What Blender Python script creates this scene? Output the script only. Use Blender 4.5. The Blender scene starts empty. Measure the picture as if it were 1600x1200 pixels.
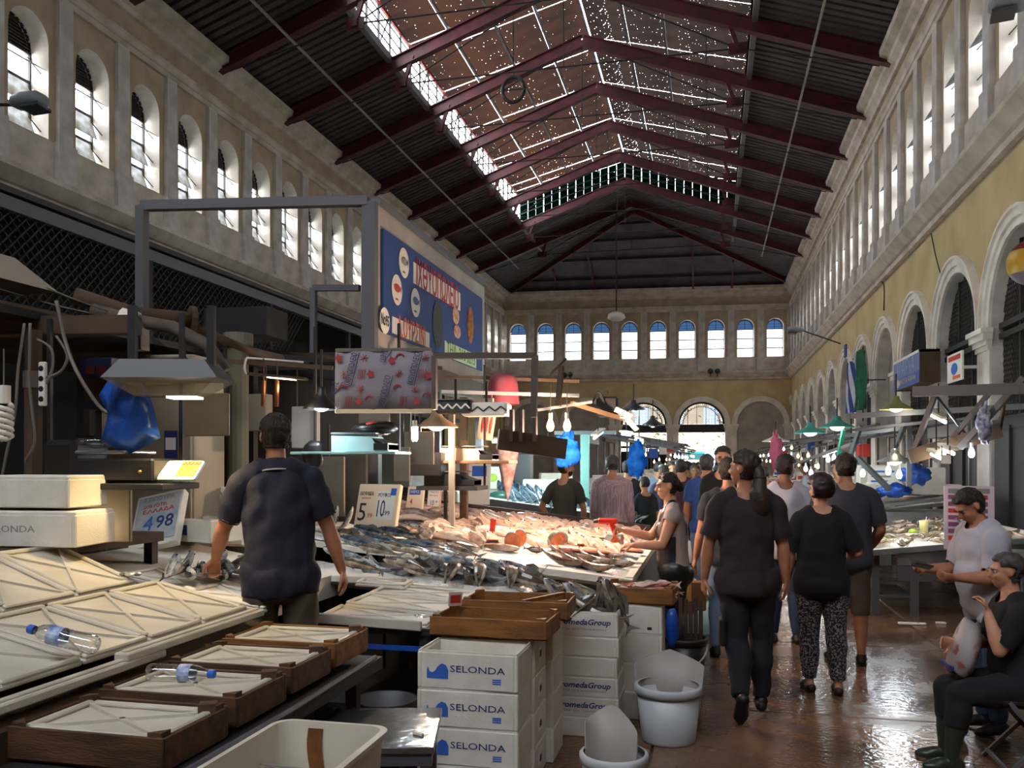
import bpy, bmesh, math, random
import numpy as np
from mathutils import Vector, Matrix, Euler, noise as mnoise

random.seed(7)
R = random.Random(11)
D = bpy.data
SC = bpy.context.scene
COL = SC.collection

# ------------------------------------------------------------------ camera, sky, exposure
F, PSI, CAMZ, HY = 1337.0, math.radians(13.09), 1.75, 722.0
CS, SN = math.cos(PSI), math.sin(PSI)
cam = D.cameras.new('camera'); camo = D.objects.new('camera', cam); COL.objects.link(camo)
camo.location = (0, 0, CAMZ); camo.rotation_euler = (math.pi/2, 0, PSI)
cam.sensor_width = 36.0; cam.lens = F/1600*36.0; cam.shift_y = (HY-600)/1600; cam.clip_end = 400; cam.clip_start = .05
SC.camera = camo
SC.view_settings.view_transform = 'Standard'; SC.view_settings.look = 'None'
SC.view_settings.gamma = 1.0; SC.view_settings.use_curve_mapping = False
SC.view_settings.exposure = 0.0
w = D.worlds.new('sky'); SC.world = w; w.use_nodes = True
wn = w.node_tree.nodes; wl = w.node_tree.links
bg = wn['Background']; bg.inputs[1].default_value = 20.0
_tc = wn.new('ShaderNodeTexCoord'); _sx = wn.new('ShaderNodeSeparateXYZ'); _cr = wn.new('ShaderNodeValToRGB')
wl.new(_tc.outputs['Generated'], _sx.inputs[0]); wl.new(_sx.outputs['Z'], _cr.inputs[0]); wl.new(_cr.outputs[0], bg.inputs[0])
_cr.color_ramp.elements[0].color = (.91, .91, .92, 1); _cr.color_ramp.elements[0].position = 0.0
_cr.color_ramp.elements[1].color = (.76, .80, .90, 1); _cr.color_ramp.elements[1].position = .9
SC.cycles.max_bounces = 7; SC.cycles.diffuse_bounces = 5; SC.cycles.glossy_bounces = 3
SC.cycles.transmission_bounces = 6; SC.cycles.transparent_max_bounces = 8
SC.cycles.sample_clamp_indirect = 25.0; SC.cycles.caustics_reflective = False; SC.cycles.caustics_refractive = False
SC.cycles.use_denoising = True
LAMP = 1.0      # strength of every lamp in the market

# ------------------------------------------------------------------ a pixel of the 1600x1200 frame -> a point of the place
def ray(x, y):
    a = (x-800)/F; b = (HY-y)/F
    return Vector((a*CS-SN, CS+a*SN, b))
def at(x, y, zc): return Vector((0, 0, CAMZ)) + ray(x, y)*zc
def onY(x, y, Y): d = ray(x, y); return Vector((0, 0, CAMZ)) + d*(Y/d.y)
def onZ(x, y, z): d = ray(x, y); return Vector((0, 0, CAMZ)) + d*((z-CAMZ)/d.z)
def onX(x, y, X): d = ray(x, y); return Vector((0, 0, CAMZ)) + d*(X/d.x)

# ------------------------------------------------------------------ materials
def lin(c):
    if isinstance(c, str):
        c = c.lstrip('#'); c = [int(c[i:i+2], 16)/255 for i in (0, 2, 4)]
        return tuple((v/12.92 if v <= .04045 else ((v+.055)/1.055)**2.4) for v in c)
    return tuple(c)
MATS = {}
def mat(name, col, rough=.6, metal=0.0, col2=None, scale=6.0, detail=3.0, bump=0.0, bscale=None, spec=.5, trans=0.0, emit=None, estr=0.0, stretch=None, contrast=(.35, .65), alpha=None, sss=0.0):
    if name in MATS: return MATS[name]
    m = D.materials.new(name); m.use_nodes = True; MATS[name] = m
    n = m.node_tree.nodes; l = m.node_tree.links; p = n['Principled BSDF']
    c = lin(col); p.inputs['Base Color'].default_value = (*c, 1)
    p.inputs['Roughness'].default_value = rough; p.inputs['Metallic'].default_value = metal
    p.inputs['Specular IOR Level'].default_value = spec
    if trans: p.inputs['Transmission Weight'].default_value = trans
    if alpha is not None: p.inputs['Alpha'].default_value = alpha
    if emit: p.inputs['Emission Color'].default_value = (*lin(emit), 1); p.inputs['Emission Strength'].default_value = estr
    if col2 is not None or bump:
        tc = n.new('ShaderNodeTexCoord'); src = tc.outputs['Object']
        if stretch:
            mp = n.new('ShaderNodeMapping'); mp.inputs['Scale'].default_value = stretch; l.new(src, mp.inputs[0]); src = mp.outputs[0]
    if col2 is not None:
        nz = n.new('ShaderNodeTexNoise'); nz.inputs['Scale'].default_value = scale; nz.inputs['Detail'].default_value = detail; l.new(src, nz.inputs[0])
        cr = n.new('ShaderNodeValToRGB'); cr.color_ramp.elements[0].position = contrast[0]; cr.color_ramp.elements[1].position = contrast[1]
        cr.color_ramp.elements[0].color = (*c, 1); cr.color_ramp.elements[1].color = (*lin(col2), 1)
        l.new(nz.outputs[0], cr.inputs[0]); l.new(cr.outputs[0], p.inputs['Base Color'])
    if bump:
        nb = n.new('ShaderNodeTexNoise'); nb.inputs['Scale'].default_value = bscale or scale*3; nb.inputs['Detail'].default_value = 2; l.new(src, nb.inputs[0])
        bp = n.new('ShaderNodeBump'); bp.inputs['Strength'].default_value = bump; bp.inputs['Distance'].default_value = .02
        l.new(nb.outputs[0], bp.inputs['Height']); l.new(bp.outputs[0], p.inputs['Normal'])
    return m
def glow(name, col, s):
    if name in MATS: return MATS[name]
    m = D.materials.new(name); m.use_nodes = True; MATS[name] = m
    n = m.node_tree.nodes; n.remove(n['Principled BSDF']); e = n.new('ShaderNodeEmission')
    e.inputs[0].default_value = (*lin(col), 1); e.inputs[1].default_value = s
    m.node_tree.links.new(e.outputs[0], n['Material Output'].inputs[0]); return m
def translucent(name, col, frac=.8, holes=0.0, hscale=60., col2=None, scale=1.5):
    m = D.materials.new(name); m.use_nodes = True; MATS[name] = m
    n = m.node_tree.nodes; l = m.node_tree.links; n.remove(n['Principled BSDF'])
    t = n.new('ShaderNodeBsdfTranslucent'); d = n.new('ShaderNodeBsdfDiffuse'); mx = n.new('ShaderNodeMixShader')
    t.inputs[0].default_value = d.inputs[0].default_value = (*lin(col), 1); mx.inputs[0].default_value = frac
    tc = n.new('ShaderNodeTexCoord')
    if col2:
        nz = n.new('ShaderNodeTexNoise'); nz.inputs['Scale'].default_value = scale; nz.inputs['Detail'].default_value = 4; l.new(tc.outputs['Object'], nz.inputs[0])
        cr = n.new('ShaderNodeValToRGB'); cr.color_ramp.elements[0].position = .35; cr.color_ramp.elements[1].position = .65
        cr.color_ramp.elements[0].color = (*lin(col), 1); cr.color_ramp.elements[1].color = (*lin(col2), 1); l.new(nz.outputs[0], cr.inputs[0])
        l.new(cr.outputs[0], t.inputs[0]); l.new(cr.outputs[0], d.inputs[0])
    l.new(d.outputs[0], mx.inputs[1]); l.new(t.outputs[0], mx.inputs[2]); out = mx.outputs[0]
    if holes:      # worn through: small round holes that let the sky show
        vo = n.new('ShaderNodeTexVoronoi'); vo.inputs['Scale'].default_value = hscale; l.new(tc.outputs['Object'], vo.inputs['Vector'])
        n2 = n.new('ShaderNodeTexNoise'); n2.inputs['Scale'].default_value = 1.3; n2.inputs['Detail'].default_value = 2; l.new(tc.outputs['Object'], n2.inputs[0])
        mr = n.new('ShaderNodeMapRange'); mr.inputs[1].default_value = .38; mr.inputs[2].default_value = .7; mr.inputs[3].default_value = holes*.25; mr.inputs[4].default_value = holes; l.new(n2.outputs[0], mr.inputs[0])
        lt = n.new('ShaderNodeMath'); lt.operation = 'LESS_THAN'; l.new(vo.outputs['Distance'], lt.inputs[0]); l.new(mr.outputs[0], lt.inputs[1])
        tr = n.new('ShaderNodeBsdfTransparent'); m2 = n.new('ShaderNodeMixShader'); l.new(lt.outputs[0], m2.inputs[0]); l.new(out, m2.inputs[1]); l.new(tr.outputs[0], m2.inputs[2]); out = m2.outputs[0]
    l.new(out, n['Material Output'].inputs[0]); return m

# ------------------------------------------------------------------ mesh builder
class MB:
    def __init__(s): s.v = []; s.f = []; s.m = []; s.sm = []; s.mi = 0; s.M = Matrix.Identity(4); s.smooth = False
    def mt(s, i, smooth=None):
        s.mi = i
        if smooth is not None: s.smooth = smooth
        return s
    def add(s, vs, fs):
        b = len(s.v); M = s.M
        s.v += [tuple(M @ Vector(p)) for p in vs]
        s.f += [tuple(b+i for i in f) for f in fs]
        s.m += [s.mi]*len(fs); s.sm += [s.smooth]*len(fs); return s
    def box(s, c, sz, rot=None, taper=1.0):
        x, y, z = sz[0]/2, sz[1]/2, sz[2]/2; t = taper
        vs = [(-x, -y, -z), (x, -y, -z), (x, y, -z), (-x, y, -z), (-x*t, -y*t, z), (x*t, -y*t, z), (x*t, y*t, z), (-x*t, y*t, z)]
        Q = Matrix.Translation(c) @ (Euler(rot).to_matrix().to_4x4() if rot else Matrix.Identity(4))
        return s.add([Q @ Vector(p) for p in vs], [(0, 3, 2, 1), (4, 5, 6, 7), (0, 1, 5, 4), (1, 2, 6, 5), (2, 3, 7, 6), (3, 0, 4, 7)])
    def bx(s, a, b): return s.box([(p+q)/2 for p, q in zip(a, b)], [abs(q-p) for p, q in zip(a, b)])
    def bbox(s, c, sz, bev=.01, rot=None):   # box with chamfered vertical and horizontal edges
        Q = Matrix.Translation(c) @ (Euler(rot).to_matrix().to_4x4() if rot else Matrix.Identity(4))
        x, y, z = [k/2 for k in sz]; b = min(bev, x*.9, y*.9, z*.9)
        def ring(dx, dy, zz):
            c2 = b if dx == 0 else b*.5
            X, Y = x-dx, y-dy
            return [(-X+c2, -Y, zz), (X-c2, -Y, zz), (X, -Y+c2, zz), (X, Y-c2, zz), (X-c2, Y, zz), (-X+c2, Y, zz), (-X, Y-c2, zz), (-X, -Y+c2, zz)]
        rs = [ring(b, b, -z), ring(0, 0, -z+b), ring(0, 0, z-b), ring(b, b, z)]
        vs = [Q @ Vector(p) for r in rs for p in r]; fs = [tuple(range(7, -1, -1)), tuple(range(24, 32))]
        for k in range(3):
            for i in range(8): j = (i+1) % 8; fs.append((k*8+i, k*8+j, k*8+8+j, k*8+8+i))
        return s.add(vs, fs)
    def bar(s, a, b, w, h=None, up=(0, 0, 1)):   # square bar between two points
        a, b = Vector(a), Vector(b); h = h or w; d = (b-a); L = d.length; d.normalize(); u = Vector(up)
        if abs(d.dot(u)) > .98: u = Vector((1, 0, 0))
        x = d.cross(u).normalized()*(w/2); y = x.cross(d).normalized()*(h/2)
        vs = [a-x-y, a+x-y, a+x+y, a-x+y, b-x-y, b+x-y, b+x+y, b-x+y]
        return s.add(vs, [(0, 3, 2, 1), (4, 5, 6, 7), (0, 1, 5, 4), (1, 2, 6, 5), (2, 3, 7, 6), (3, 0, 4, 7)])
    def loft(s, rings, caps=True, closed=True):
        n = len(rings[0]); vs = [p for r in rings for p in r]; fs = []
        for k in range(len(rings)-1):
            for i in range(n if closed else n-1): j = (i+1) % n; fs.append((k*n+i, k*n+j, k*n+n+j, k*n+n+i))
        if caps and closed: fs += [tuple(range(n-1, -1, -1)), tuple(range((len(rings)-1)*n, len(rings)*n))]
        return s.add(vs, fs)
    def tube(s, pts, r, n=6, caps=True):
        pts = [Vector(p) for p in pts]; rs = r if isinstance(r, (list, tuple)) else [r]*len(pts); rings = []; x = None
        for i, p in enumerate(pts):
            d = (pts[min(i+1, len(pts)-1)]-pts[max(i-1, 0)]).normalized()
            if x is None:
                x = d.cross(Vector((0, 0, 1)) if abs(d.z) < .95 else Vector((1, 0, 0))).normalized()
            else:
                x = (x-d*x.dot(d)).normalized()
            y = d.cross(x)
            rings.append([p+(x*math.cos(t)+y*math.sin(t))*rs[i] for t in [2*math.pi*k/n for k in range(n)]])
        return s.loft(rings, caps)
    def lathe(s, prof, n=16, c=(0, 0, 0), caps=False):
        c = Vector(c); rings = [[c+Vector((r*math.cos(2*math.pi*k/n), r*math.sin(2*math.pi*k/n), z)) for k in range(n)] for r, z in prof]
        return s.loft(rings, caps)
    def ball(s, c, r, n=10, m=6, sq=(1, 1, 1)):
        c = Vector(c); rings = []
        for i in range(m+1):
            t = math.pi*i/m; rr = max(math.sin(t), 1e-3)
            rings.append([c+Vector((r*sq[0]*rr*math.cos(2*math.pi*k/n), r*sq[1]*rr*math.sin(2*math.pi*k/n), -r*sq[2]*math.cos(t))) for k in range(n)])
        return s.loft(rings, False)
    def prism(s, poly, d0, d1, plane='xz'):   # extrude polygon (a,b) along the remaining axis
        f = {'xz': lambda a, b, d: (a, d, b), 'xy': lambda a, b, d: (a, b, d), 'yz': lambda a, b, d: (d, a, b)}[plane]
        n = len(poly); vs = [f(a, b, d0) for a, b in poly]+[f(a, b, d1) for a, b in poly]
        fs = [tuple(range(n)), tuple(range(2*n-1, n-1, -1))]+[(i, (i+1) % n, n+(i+1) % n, n+i) for i in range(n)]
        return s.add(vs, fs)
    def quad(s, a, b, c, d): return s.add([a, b, c, d], [(0, 1, 2, 3)])
    def mesh(s, name, mats):
        me = D.meshes.new(name); me.from_pydata(s.v, [], s.f)
        for m in (mats if isinstance(mats, (list, tuple)) else [mats]): me.materials.append(m)
        me.polygons.foreach_set('material_index', s.m); me.polygons.foreach_set('use_smooth', s.sm); me.update(); return me
    def build(s, name, mats, parent=None, loc=None, rot=None, mw=None):
        o = D.objects.new(name, s.mesh(name, mats)); COL.objects.link(o)
        if parent: o.parent = parent
        if loc is not None: o.location = loc
        if rot is not None: o.rotation_euler = rot
        if mw is not None: o.matrix_local = mw
        return o

def put(me, name, parent=None, loc=(0, 0, 0), rot=(0, 0, 0), sc=None):
    o = D.objects.new(name, me); COL.objects.link(o); o.location = loc; o.rotation_euler = rot
    if parent: o.parent = parent
    if sc: o.scale = sc if isinstance(sc, (tuple, list)) else (sc,)*3
    return o
def tag(o, label=None, cat=None, group=None, kind=None):
    if label: o['label'] = label
    if cat: o['category'] = cat
    if group: o['group'] = group
    if kind: o['kind'] = kind
    return o
def thing(name, label, cat, loc=(0, 0, 0), rot=(0, 0, 0), group=None):
    o = D.objects.new(name, None); COL.objects.link(o); o.location = loc; o.empty_display_size = .1
    o.rotation_euler = rot if isinstance(rot, (tuple, list)) else (0, 0, rot)
    return tag(o, label, cat, group)
KIDS = {}
def dup(root, loc=None, rot=None, label=None, group=None, sc=None):
    def cp(o, par):
        c = o.copy(); COL.objects.link(c)
        if par: c.parent = par
        if o.name not in KIDS: KIDS[o.name] = list(o.children)
        for ch in KIDS[o.name]: cp(ch, c)
        return c
    r = cp(root, None)
    if loc is not None: r.location = loc
    if rot is not None: r.rotation_euler = rot if isinstance(rot, (tuple, list)) else (0, 0, rot)
    if sc is not None: r.scale = sc if isinstance(sc, (tuple, list)) else (sc,)*3
    if label: r['label'] = label
    if group: r['group'] = group
    return r
def struct(o): o['kind'] = 'structure'; return o
FONT = {}
def text_mesh(body, size=1.0, ext=.001, font=None, width=None, sx=1.0, align='CENTER', shear=0.0, bold=0.0):
    cu = D.curves.new('text', 'FONT'); cu.body = body; cu.size = size; cu.extrude = ext; cu.align_x = align; cu.align_y = 'CENTER'; cu.shear = shear; cu.offset = bold; cu.resolution_u = 2
    o = D.objects.new('text', cu); COL.objects.link(o)
    dg = bpy.context.evaluated_depsgraph_get(); me = D.meshes.new_from_object(o.evaluated_get(dg)); D.objects.remove(o); D.curves.remove(cu)
    xs = [v.co.x for v in me.vertices] or [0]; wd = max(xs)-min(xs) or 1
    if width: sx = width/wd
    for v in me.vertices: v.co.x *= sx
    return me
def lettering(name, body, m, parent, mw, size=.1, width=None, **k):
    """printed words as thin raised letters lying in the local XY plane of matrix mw"""
    me = text_mesh(body, size, width=width, **k); me.materials.append(m)
    o = D.objects.new(name, me); COL.objects.link(o); o.parent = parent; o.matrix_local = mw; return o
def FR(loc, x, z):   # matrix whose local X is x, local Y (reading up) is z
    x = Vector(x).normalized(); z = Vector(z); z = (z-x*z.dot(x)).normalized(); n = x.cross(z)
    return Matrix(((x.x, z.x, n.x, loc[0]), (x.y, z.y, n.y, loc[1]), (x.z, z.z, n.z, loc[2]), (0, 0, 0, 1)))
def lamp(loc, power, col=(1, .8, .6), r=.04, parent=None, spot=None, name='lamp_light', tgt=None):
    l = D.lights.new(name, 'SPOT' if spot else 'POINT'); l.energy = power*LAMP; l.color = lin(col) if isinstance(col, str) else col; l.shadow_soft_size = r
    if spot: l.spot_size = math.radians(spot); l.spot_blend = .6
    o = D.objects.new(name, l); COL.objects.link(o); o.location = loc
    if parent: o.parent = parent
    if tgt is not None: o.rotation_euler = (Vector(tgt)-Vector(loc)).to_track_quat('-Z', 'Y').to_euler()
    return o
# ------------------------------------------------------------------ the hall
XL, XR, Y0, Y1 = -11.7, 4.3, -6.0, 48.2
XC = (XL+XR)/2
m_plaster = mat('plaster_grey', '#c9bfb3', .9, col2='#aa9f92', scale=2.2, bump=.15, bscale=30)
m_white = mat('plaster_white', '#e4ded5', .85, col2='#cfc7ba', scale=2.5, bump=.1, bscale=25)
m_buff = mat('plaster_buff', '#b5a48b', .9, col2='#a1917a', scale=1.6)
m_ochre = mat('plaster_ochre', '#c7b283', .9, col2='#b39e74', scale=1.1, detail=5, bump=.08, bscale=12)
m_pil = mat('pilaster_grey', '#c8c2bc', .85, col2='#aea7a0', scale=3)
m_dark = mat('dark_iron', '#2b2a2b', .6, .3)
m_black = mat('hole_black', '#141214', .9)
m_red = mat('oxide_red_steel', '#561722', .55, col2='#3d1119', scale=3)
m_steelgrey = mat('grey_painted_steel', '#5b5b60', .5)
m_roof = mat('roof_sheet', '#4a4041', .6, col2='#3a3233', scale=1.2)
m_frost = translucent('frosted_glass', '#96999c', .85, col2='#77756f', scale=4)
m_blueglass = translucent('blue_glass', '#566a7e', .9); m_frostw = translucent('white_glass', '#d2d6da', .9)
m_louv = mat('louvre_brown', '#4a4038', .8)

def wall_mat(o, u, d):
    u = Vector(u); d = Vector(d)
    return Matrix(((u.x, d.x, 0, o[0]), (u.y, d.y, 0, o[1]), (0, 0, 1, o[2] if len(o) > 2 else 0), (0, 0, 0, 1)))
def bay(mb, u0, u1, zb, zt, uc, hw, sill, spring, D0, D1, ns=14, m_face=0, m_jamb=1):
    """wall bay from u0..u1, zb..zt pierced by a round-headed opening, both faces and the reveal"""
    arc = [(uc+hw*math.cos(math.pi-math.pi*k/ns), spring+hw*math.sin(math.pi*k/ns)) for k in range(ns+1)]
    for d in (D0, D1):
        mb.mt(m_face)
        q = lambda a, b: mb.quad((a[0], d, a[1]), (b[0], d, a[1]), (b[0], d, b[1]), (a[0], d, b[1]))
        if sill > zb: q((u0, zb), (u1, sill))
        q((u0, sill), (uc-hw, zt)); q((uc+hw, sill), (u1, zt))
        for (a, b), (c, e) in zip(arc, arc[1:]): mb.quad((a, d, b), (c, d, e), (c, d, zt), (a, d, zt))
    mb.mt(m_jamb)
    pts = [(uc-hw, sill)]+arc+[(uc+hw, sill)]
    for (a, b), (c, e) in zip(pts, pts[1:]): mb.quad((a, D0, b), (c, D0, e), (c, D1, e), (a, D1, b))
    if sill > zb: mb.quad((uc-hw, D0, sill), (uc+hw, D0, sill), (uc+hw, D1, sill), (uc-hw, D1, sill))
def strip(mb, prof, u0, u1):
    n = len(prof); vs = [(u0, d, z) for d, z in prof]+[(u1, d, z) for d, z in prof]
    mb.add(vs, [(i, (i+1) % n, n+(i+1) % n, n+i) for i in range(n)]+[tuple(range(n-1, -1, -1)), tuple(range(n, 2*n))])
def archivolt(mb, uc, spring, r0, r1, d0, d1, ns=18, a0=0, a1=math.pi):
    P = lambda r, t, d: (uc-r*math.cos(t), d, spring+r*math.sin(t))
    for k in range(ns):
        t, t2 = a0+(a1-a0)*k/ns, a0+(a1-a0)*(k+1)/ns
        mb.quad(P(r0, t, d1), P(r0, t2, d1), P(r1, t2, d1), P(r1, t, d1)); mb.quad(P(r1, t, d1), P(r1, t2, d1), P(r1, t2, d0), P(r1, t, d0))
        mb.quad(P(r0, t, d1), P(r0, t2, d1), P(r0, t2, d0), P(r0, t, d0))

WZ0, WSILL, WSPR, WHW, WTOP = 6.83, 7.6, 9.28, .46, 10.2
THK = .5
# -- one clerestory window of each kind: dark louvred head and three tilted frosted panes; or clear blue head
def window_meshes():
    fr = MB()
    for a, b in (((-WHW, WSILL), (-WHW, WSPR)), ((WHW, WSILL), (WHW, WSPR))): fr.bar((a[0], 0, a[1]), (b[0], 0, b[1]), .05)
    for z in (WSILL+.02, 8.13, 8.66, 9.18): fr.bar((-WHW, 0, z), (WHW, 0, z), .045)
    archivolt(fr, 0, WSPR, WHW-.04, WHW, -.02, .02, 12)
    pane = MB().box((0, 0, 0), (2*WHW-.06, .008, .49))
    arm = MB().bar((0, 0, 0), (0, -.3, -.34), .018)
    lou = MB()
    for k in range(9):
        z = 9.22+k*.06; h = WHW if z < WSPR else math.sqrt(max(WHW**2-(z-WSPR)**2, .001))
        lou.box((0, .02, z), (2*h, .09, .012), (.6, 0, 0))
    lou.prism([(-WHW, 9.18), (WHW, 9.18)]+[(WHW*math.cos(math.pi*k/12), WSPR+WHW*math.sin(math.pi*k/12)) for k in range(13)], .06, .07)
    head = MB().prism([(-WHW+.03, 9.2), (WHW-.03, 9.2)]+[((WHW-.03)*math.cos(math.pi*k/12), WSPR+(WHW-.03)*math.sin(math.pi*k/12)) for k in range(13)], 0, .008)
    hb = MB().bar((0, -.01, 9.2), (0, -.01, WSPR+WHW), .03)
    for z in (9.32, 9.46): hb.bar((-WHW*.9, -.01, z), (WHW*.9, -.01, z), .02)
    return [x.mesh(nm, mm) for x, nm, mm in ((fr, 'window_frame', m_dark), (pane, 'pane', m_frost), (arm, 'stay', m_dark), (lou, 'louvre', m_louv), (head, 'head_pane', m_blueglass), (hb, 'glazing_bar', m_dark))]
WM = window_meshes(); WM.append(MB().box((0, 0, 0), (2*WHW-.06, .008, .49)).mesh('pane', m_frostw)); WN = [0]; window_block_me = MB().bx((-WHW-.05, 0, WSILL-.05), (WHW+.05, .05, WSPR+WHW+.05)).mesh('shutter', m_louv)
def window(mw, clear=False, tilt=20):
    WN[0] += 1
    w_ = put(WM[0], 'window_%d' % WN[0]); w_.matrix_world = mw; struct(w_)
    if clear:
        put(WM[4], 'head_pane', w_); put(WM[5], 'glazing_bar', w_)
        for z in (7.87, 8.40, 8.92): put(WM[6], 'pane', w_, (0, -.02, z), (math.radians(-6), 0, 0))
    else:
        put(WM[3], 'louvre', w_)
        for z in (7.87, 8.40, 8.92):
            t = math.radians(tilt if z < 8.9 else 62); put(WM[1], 'pane', w_, (0, -.20*math.sin(t)+0.0, z+.02), (-t, 0, 0))
            for sx in (-1, 1): put(WM[2], 'stay', w_, (sx*(WHW-.05), .02, z+.2))
    return w_

PROF_LOW = [(0, 6.36), (-.10, 6.36), (-.10, 6.48), (-.16, 6.50), (-.30, 6.66), (-.34, 6.70), (-.34, 6.79), (-.06, 6.83), (0, 6.83)]
PROF_ARCH = [(0, 10.2), (-.07, 10.2), (-.07, 10.32), (-.10, 10.33), (-.10, 10.46), (-.14, 10.5), (0, 10.52)]
PROF_TOP = [(0, 10.95), (-.08, 10.97), (-.10, 11.08), (-.22, 11.18), (-.24, 11.28), (-.40, 11.36), (-.42, 11.5), (0, 11.52)]
pil_me = MB().bx((-.175, -.09, WZ0+.02), (.175, 0, WTOP)).mesh('pilaster', m_pil)
_p = MB(); _p.bx((-.23, -.13, WZ0), (.23, 0, WSILL)); ped_me = _p.mesh('pedestal', m_pil)
parapet_me = MB().bx((-.57, -.035, WZ0), (.57, 0, WSILL-.03)).mesh('parapet_panel', m_plaster)

def upper(name, mw, u0, u1, centers, extra_low=None, clear=False, win=True):
    """clerestory storey of one wall, with its pilasters, parapet panels, cornices and windows"""
    wb = MB(); pitch = 1.6
    lo = centers[0]-pitch/2; hi = centers[-1]+pitch/2
    if u0 < lo: wb.mt(0).bx((u0, 0, WZ0), (lo, THK, WTOP))
    if u1 > hi: wb.mt(0).bx((hi, 0, WZ0), (u1, THK, WTOP))
    for c in centers: bay(wb, c-pitch/2, c+pitch/2, WZ0, WTOP, c, WHW, WSILL, WSPR, 0, THK, 14, 0, 1)
    wb.mt(0).bx((u0, 0, WTOP), (u1, THK, 11.6)).bx((u0, 0, 6.3), (u1, THK, WZ0))
    if extra_low: extra_low(wb)
    o = struct(wb.build(name, [m_buff, m_white, m_ochre, m_pil])); o.matrix_world = mw
    MB_ = MB(); strip(MB_, PROF_LOW, u0, u1); MB_.build('lower_cornice', m_plaster, o)
    MB_ = MB(); strip(MB_, PROF_ARCH, u0, u1); MB_.build('architrave', m_plaster, o)
    MB_ = MB(); strip(MB_, PROF_TOP, u0, u1); MB_.build('top_cornice', m_plaster, o)
    for c in centers: put(parapet_me, 'parapet_panel', o, (c, 0, 0))
    for k in range(len(centers)+1):
        c = centers[0]+(k-.5)*pitch; put(pil_me, 'pilaster', o, (c, 0, 0)); put(ped_me, 'pedestal', o, (c, 0, 0))
    if win:
        for c in centers:
            if (mw @ Vector((c, 0, 0))).y > 8: window(mw @ Matrix.Translation((c, THK-.1, 0)), clear)
            else: put(window_block_me, 'shutter', o, (c, THK-.1, 0))  # unseen blank panel added to hold back daylight near the viewer
    return o

ARS, ARR = 3.85, 1.28     # spring and radius of the big arches
ring_mb = MB(); archivolt(ring_mb, 0, ARS, ARR, ARR+.12, 0, -.05); archivolt(ring_mb, 0, ARS, ARR+.12, ARR+.24, 0, -.09); archivolt(ring_mb, 0, ARS, ARR+.24, ARR+.29, 0, -.13)
ring_me = ring_mb.mesh('archivolt', m_white)
imp = MB()
for d, z0, z1 in ((.04, 3.52, 3.6), (.07, 3.6, 3.68), (.12, 3.68, 3.78), (.16, 3.78, 3.86)): imp.bx((-.32-d*.6, -.02-d, z0), (.32+d*.6, 0, z1))
imp.bx((-.32, -.03, 0), (.32, 0, 3.52)); imp_me = imp.mesh('pier', m_white)

# -- left wall
LW = wall_mat((XL, 0), (0, 1, 0), (-1, 0, 0))
lc = [12.75+1.6*k for k in range(-11, 23)]
wall_l = upper('wall_left', LW, Y0, Y1+.6, lc, lambda b: b.mt(2).bx((Y0, 0, 0), (Y1+.6, THK, 6.3)))
# -- right wall: arcade below
RW = wall_mat((XR, 0), (0, -1, 0), (1, 0, 0))
rc = [-(15.6+1.6*k) for k in range(20, -13, -1)]
ac = [-(13.55+3.2*k) for k in range(11, -7, -1)]
def arcade(b):
    for c in ac: bay(b, c-1.6, c+1.6, 0, 6.3, c, ARR, 0, ARS, 0, .55, 18, 2, 3)
    b.mt(2).bx((ac[-1]+1.6, 0, 0), (-Y0, .5, 6.3)); b.bx((-Y1-1.9, 0, 0), (ac[0]-1.6, .5, 6.3))
wall_r = upper('wall_right', RW, -Y1-1.9, -Y0, rc, arcade)
m_grille = mat('grille_iron', '#3a3836', .6, .4)
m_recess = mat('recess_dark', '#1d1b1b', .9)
m_blind = mat('blind_plaster', '#aaa49b', .9, col2='#989289', scale=2)
gr = MB(); q = .085; W2 = ARR
for k in range(-34, 35):
    for sgn in (-1, 1):
        pts = []
        for j in range(60):
            z = 2.4+j*.05; u = k*q+sgn*(z-3.6)*.55
            if abs(u) < W2 and (z < ARS or math.hypot(u, z-ARS) < W2): pts.append((u, z))
        if len(pts) > 2: gr.bar((pts[0][0], .17, pts[0][1]), (pts[-1][0], .17, pts[-1][1]), .012)
gr_me = gr.mesh('grille', m_grille); 
fr = MB()
for z in (2.42, 3.72, 3.88): fr.bar((-ARR, .15, z), (ARR, .15, z), .09)
for u in (-.42, .42): fr.bar((u, .15, 2.4), (u, .15, ARS+1.2), .04)
fr_me = fr.mesh('grille_frame', m_grille)
bk_me = MB().bx((-ARR, .30, 0), (ARR, .36, 5.14)).mesh('back_board', m_recess)
bl_me = MB().bx((-ARR-.1, .3, 0), (ARR+.1, .4, 5.3)).mesh('blind_panel', m_blind)
for i, c in enumerate(ac):
    put(ring_me, 'archivolt', wall_r, (c, 0, 0)); put(imp_me, 'pier', wall_r, (c-1.6, 0, 0))
    k = -c
    if 22.5 < k < 24: put(bl_me, 'blind_panel', wall_r, (c, 0, 0))
    else:
        put(bk_me, 'back_board', wall_r, (c, 0, 0))
        if k < 24: tag(put(gr_me, 'grille', wall_r, (c, 0, 0)), kind='stuff'); put(fr_me, 'grille_frame', wall_r, (c, 0, 0))
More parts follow.
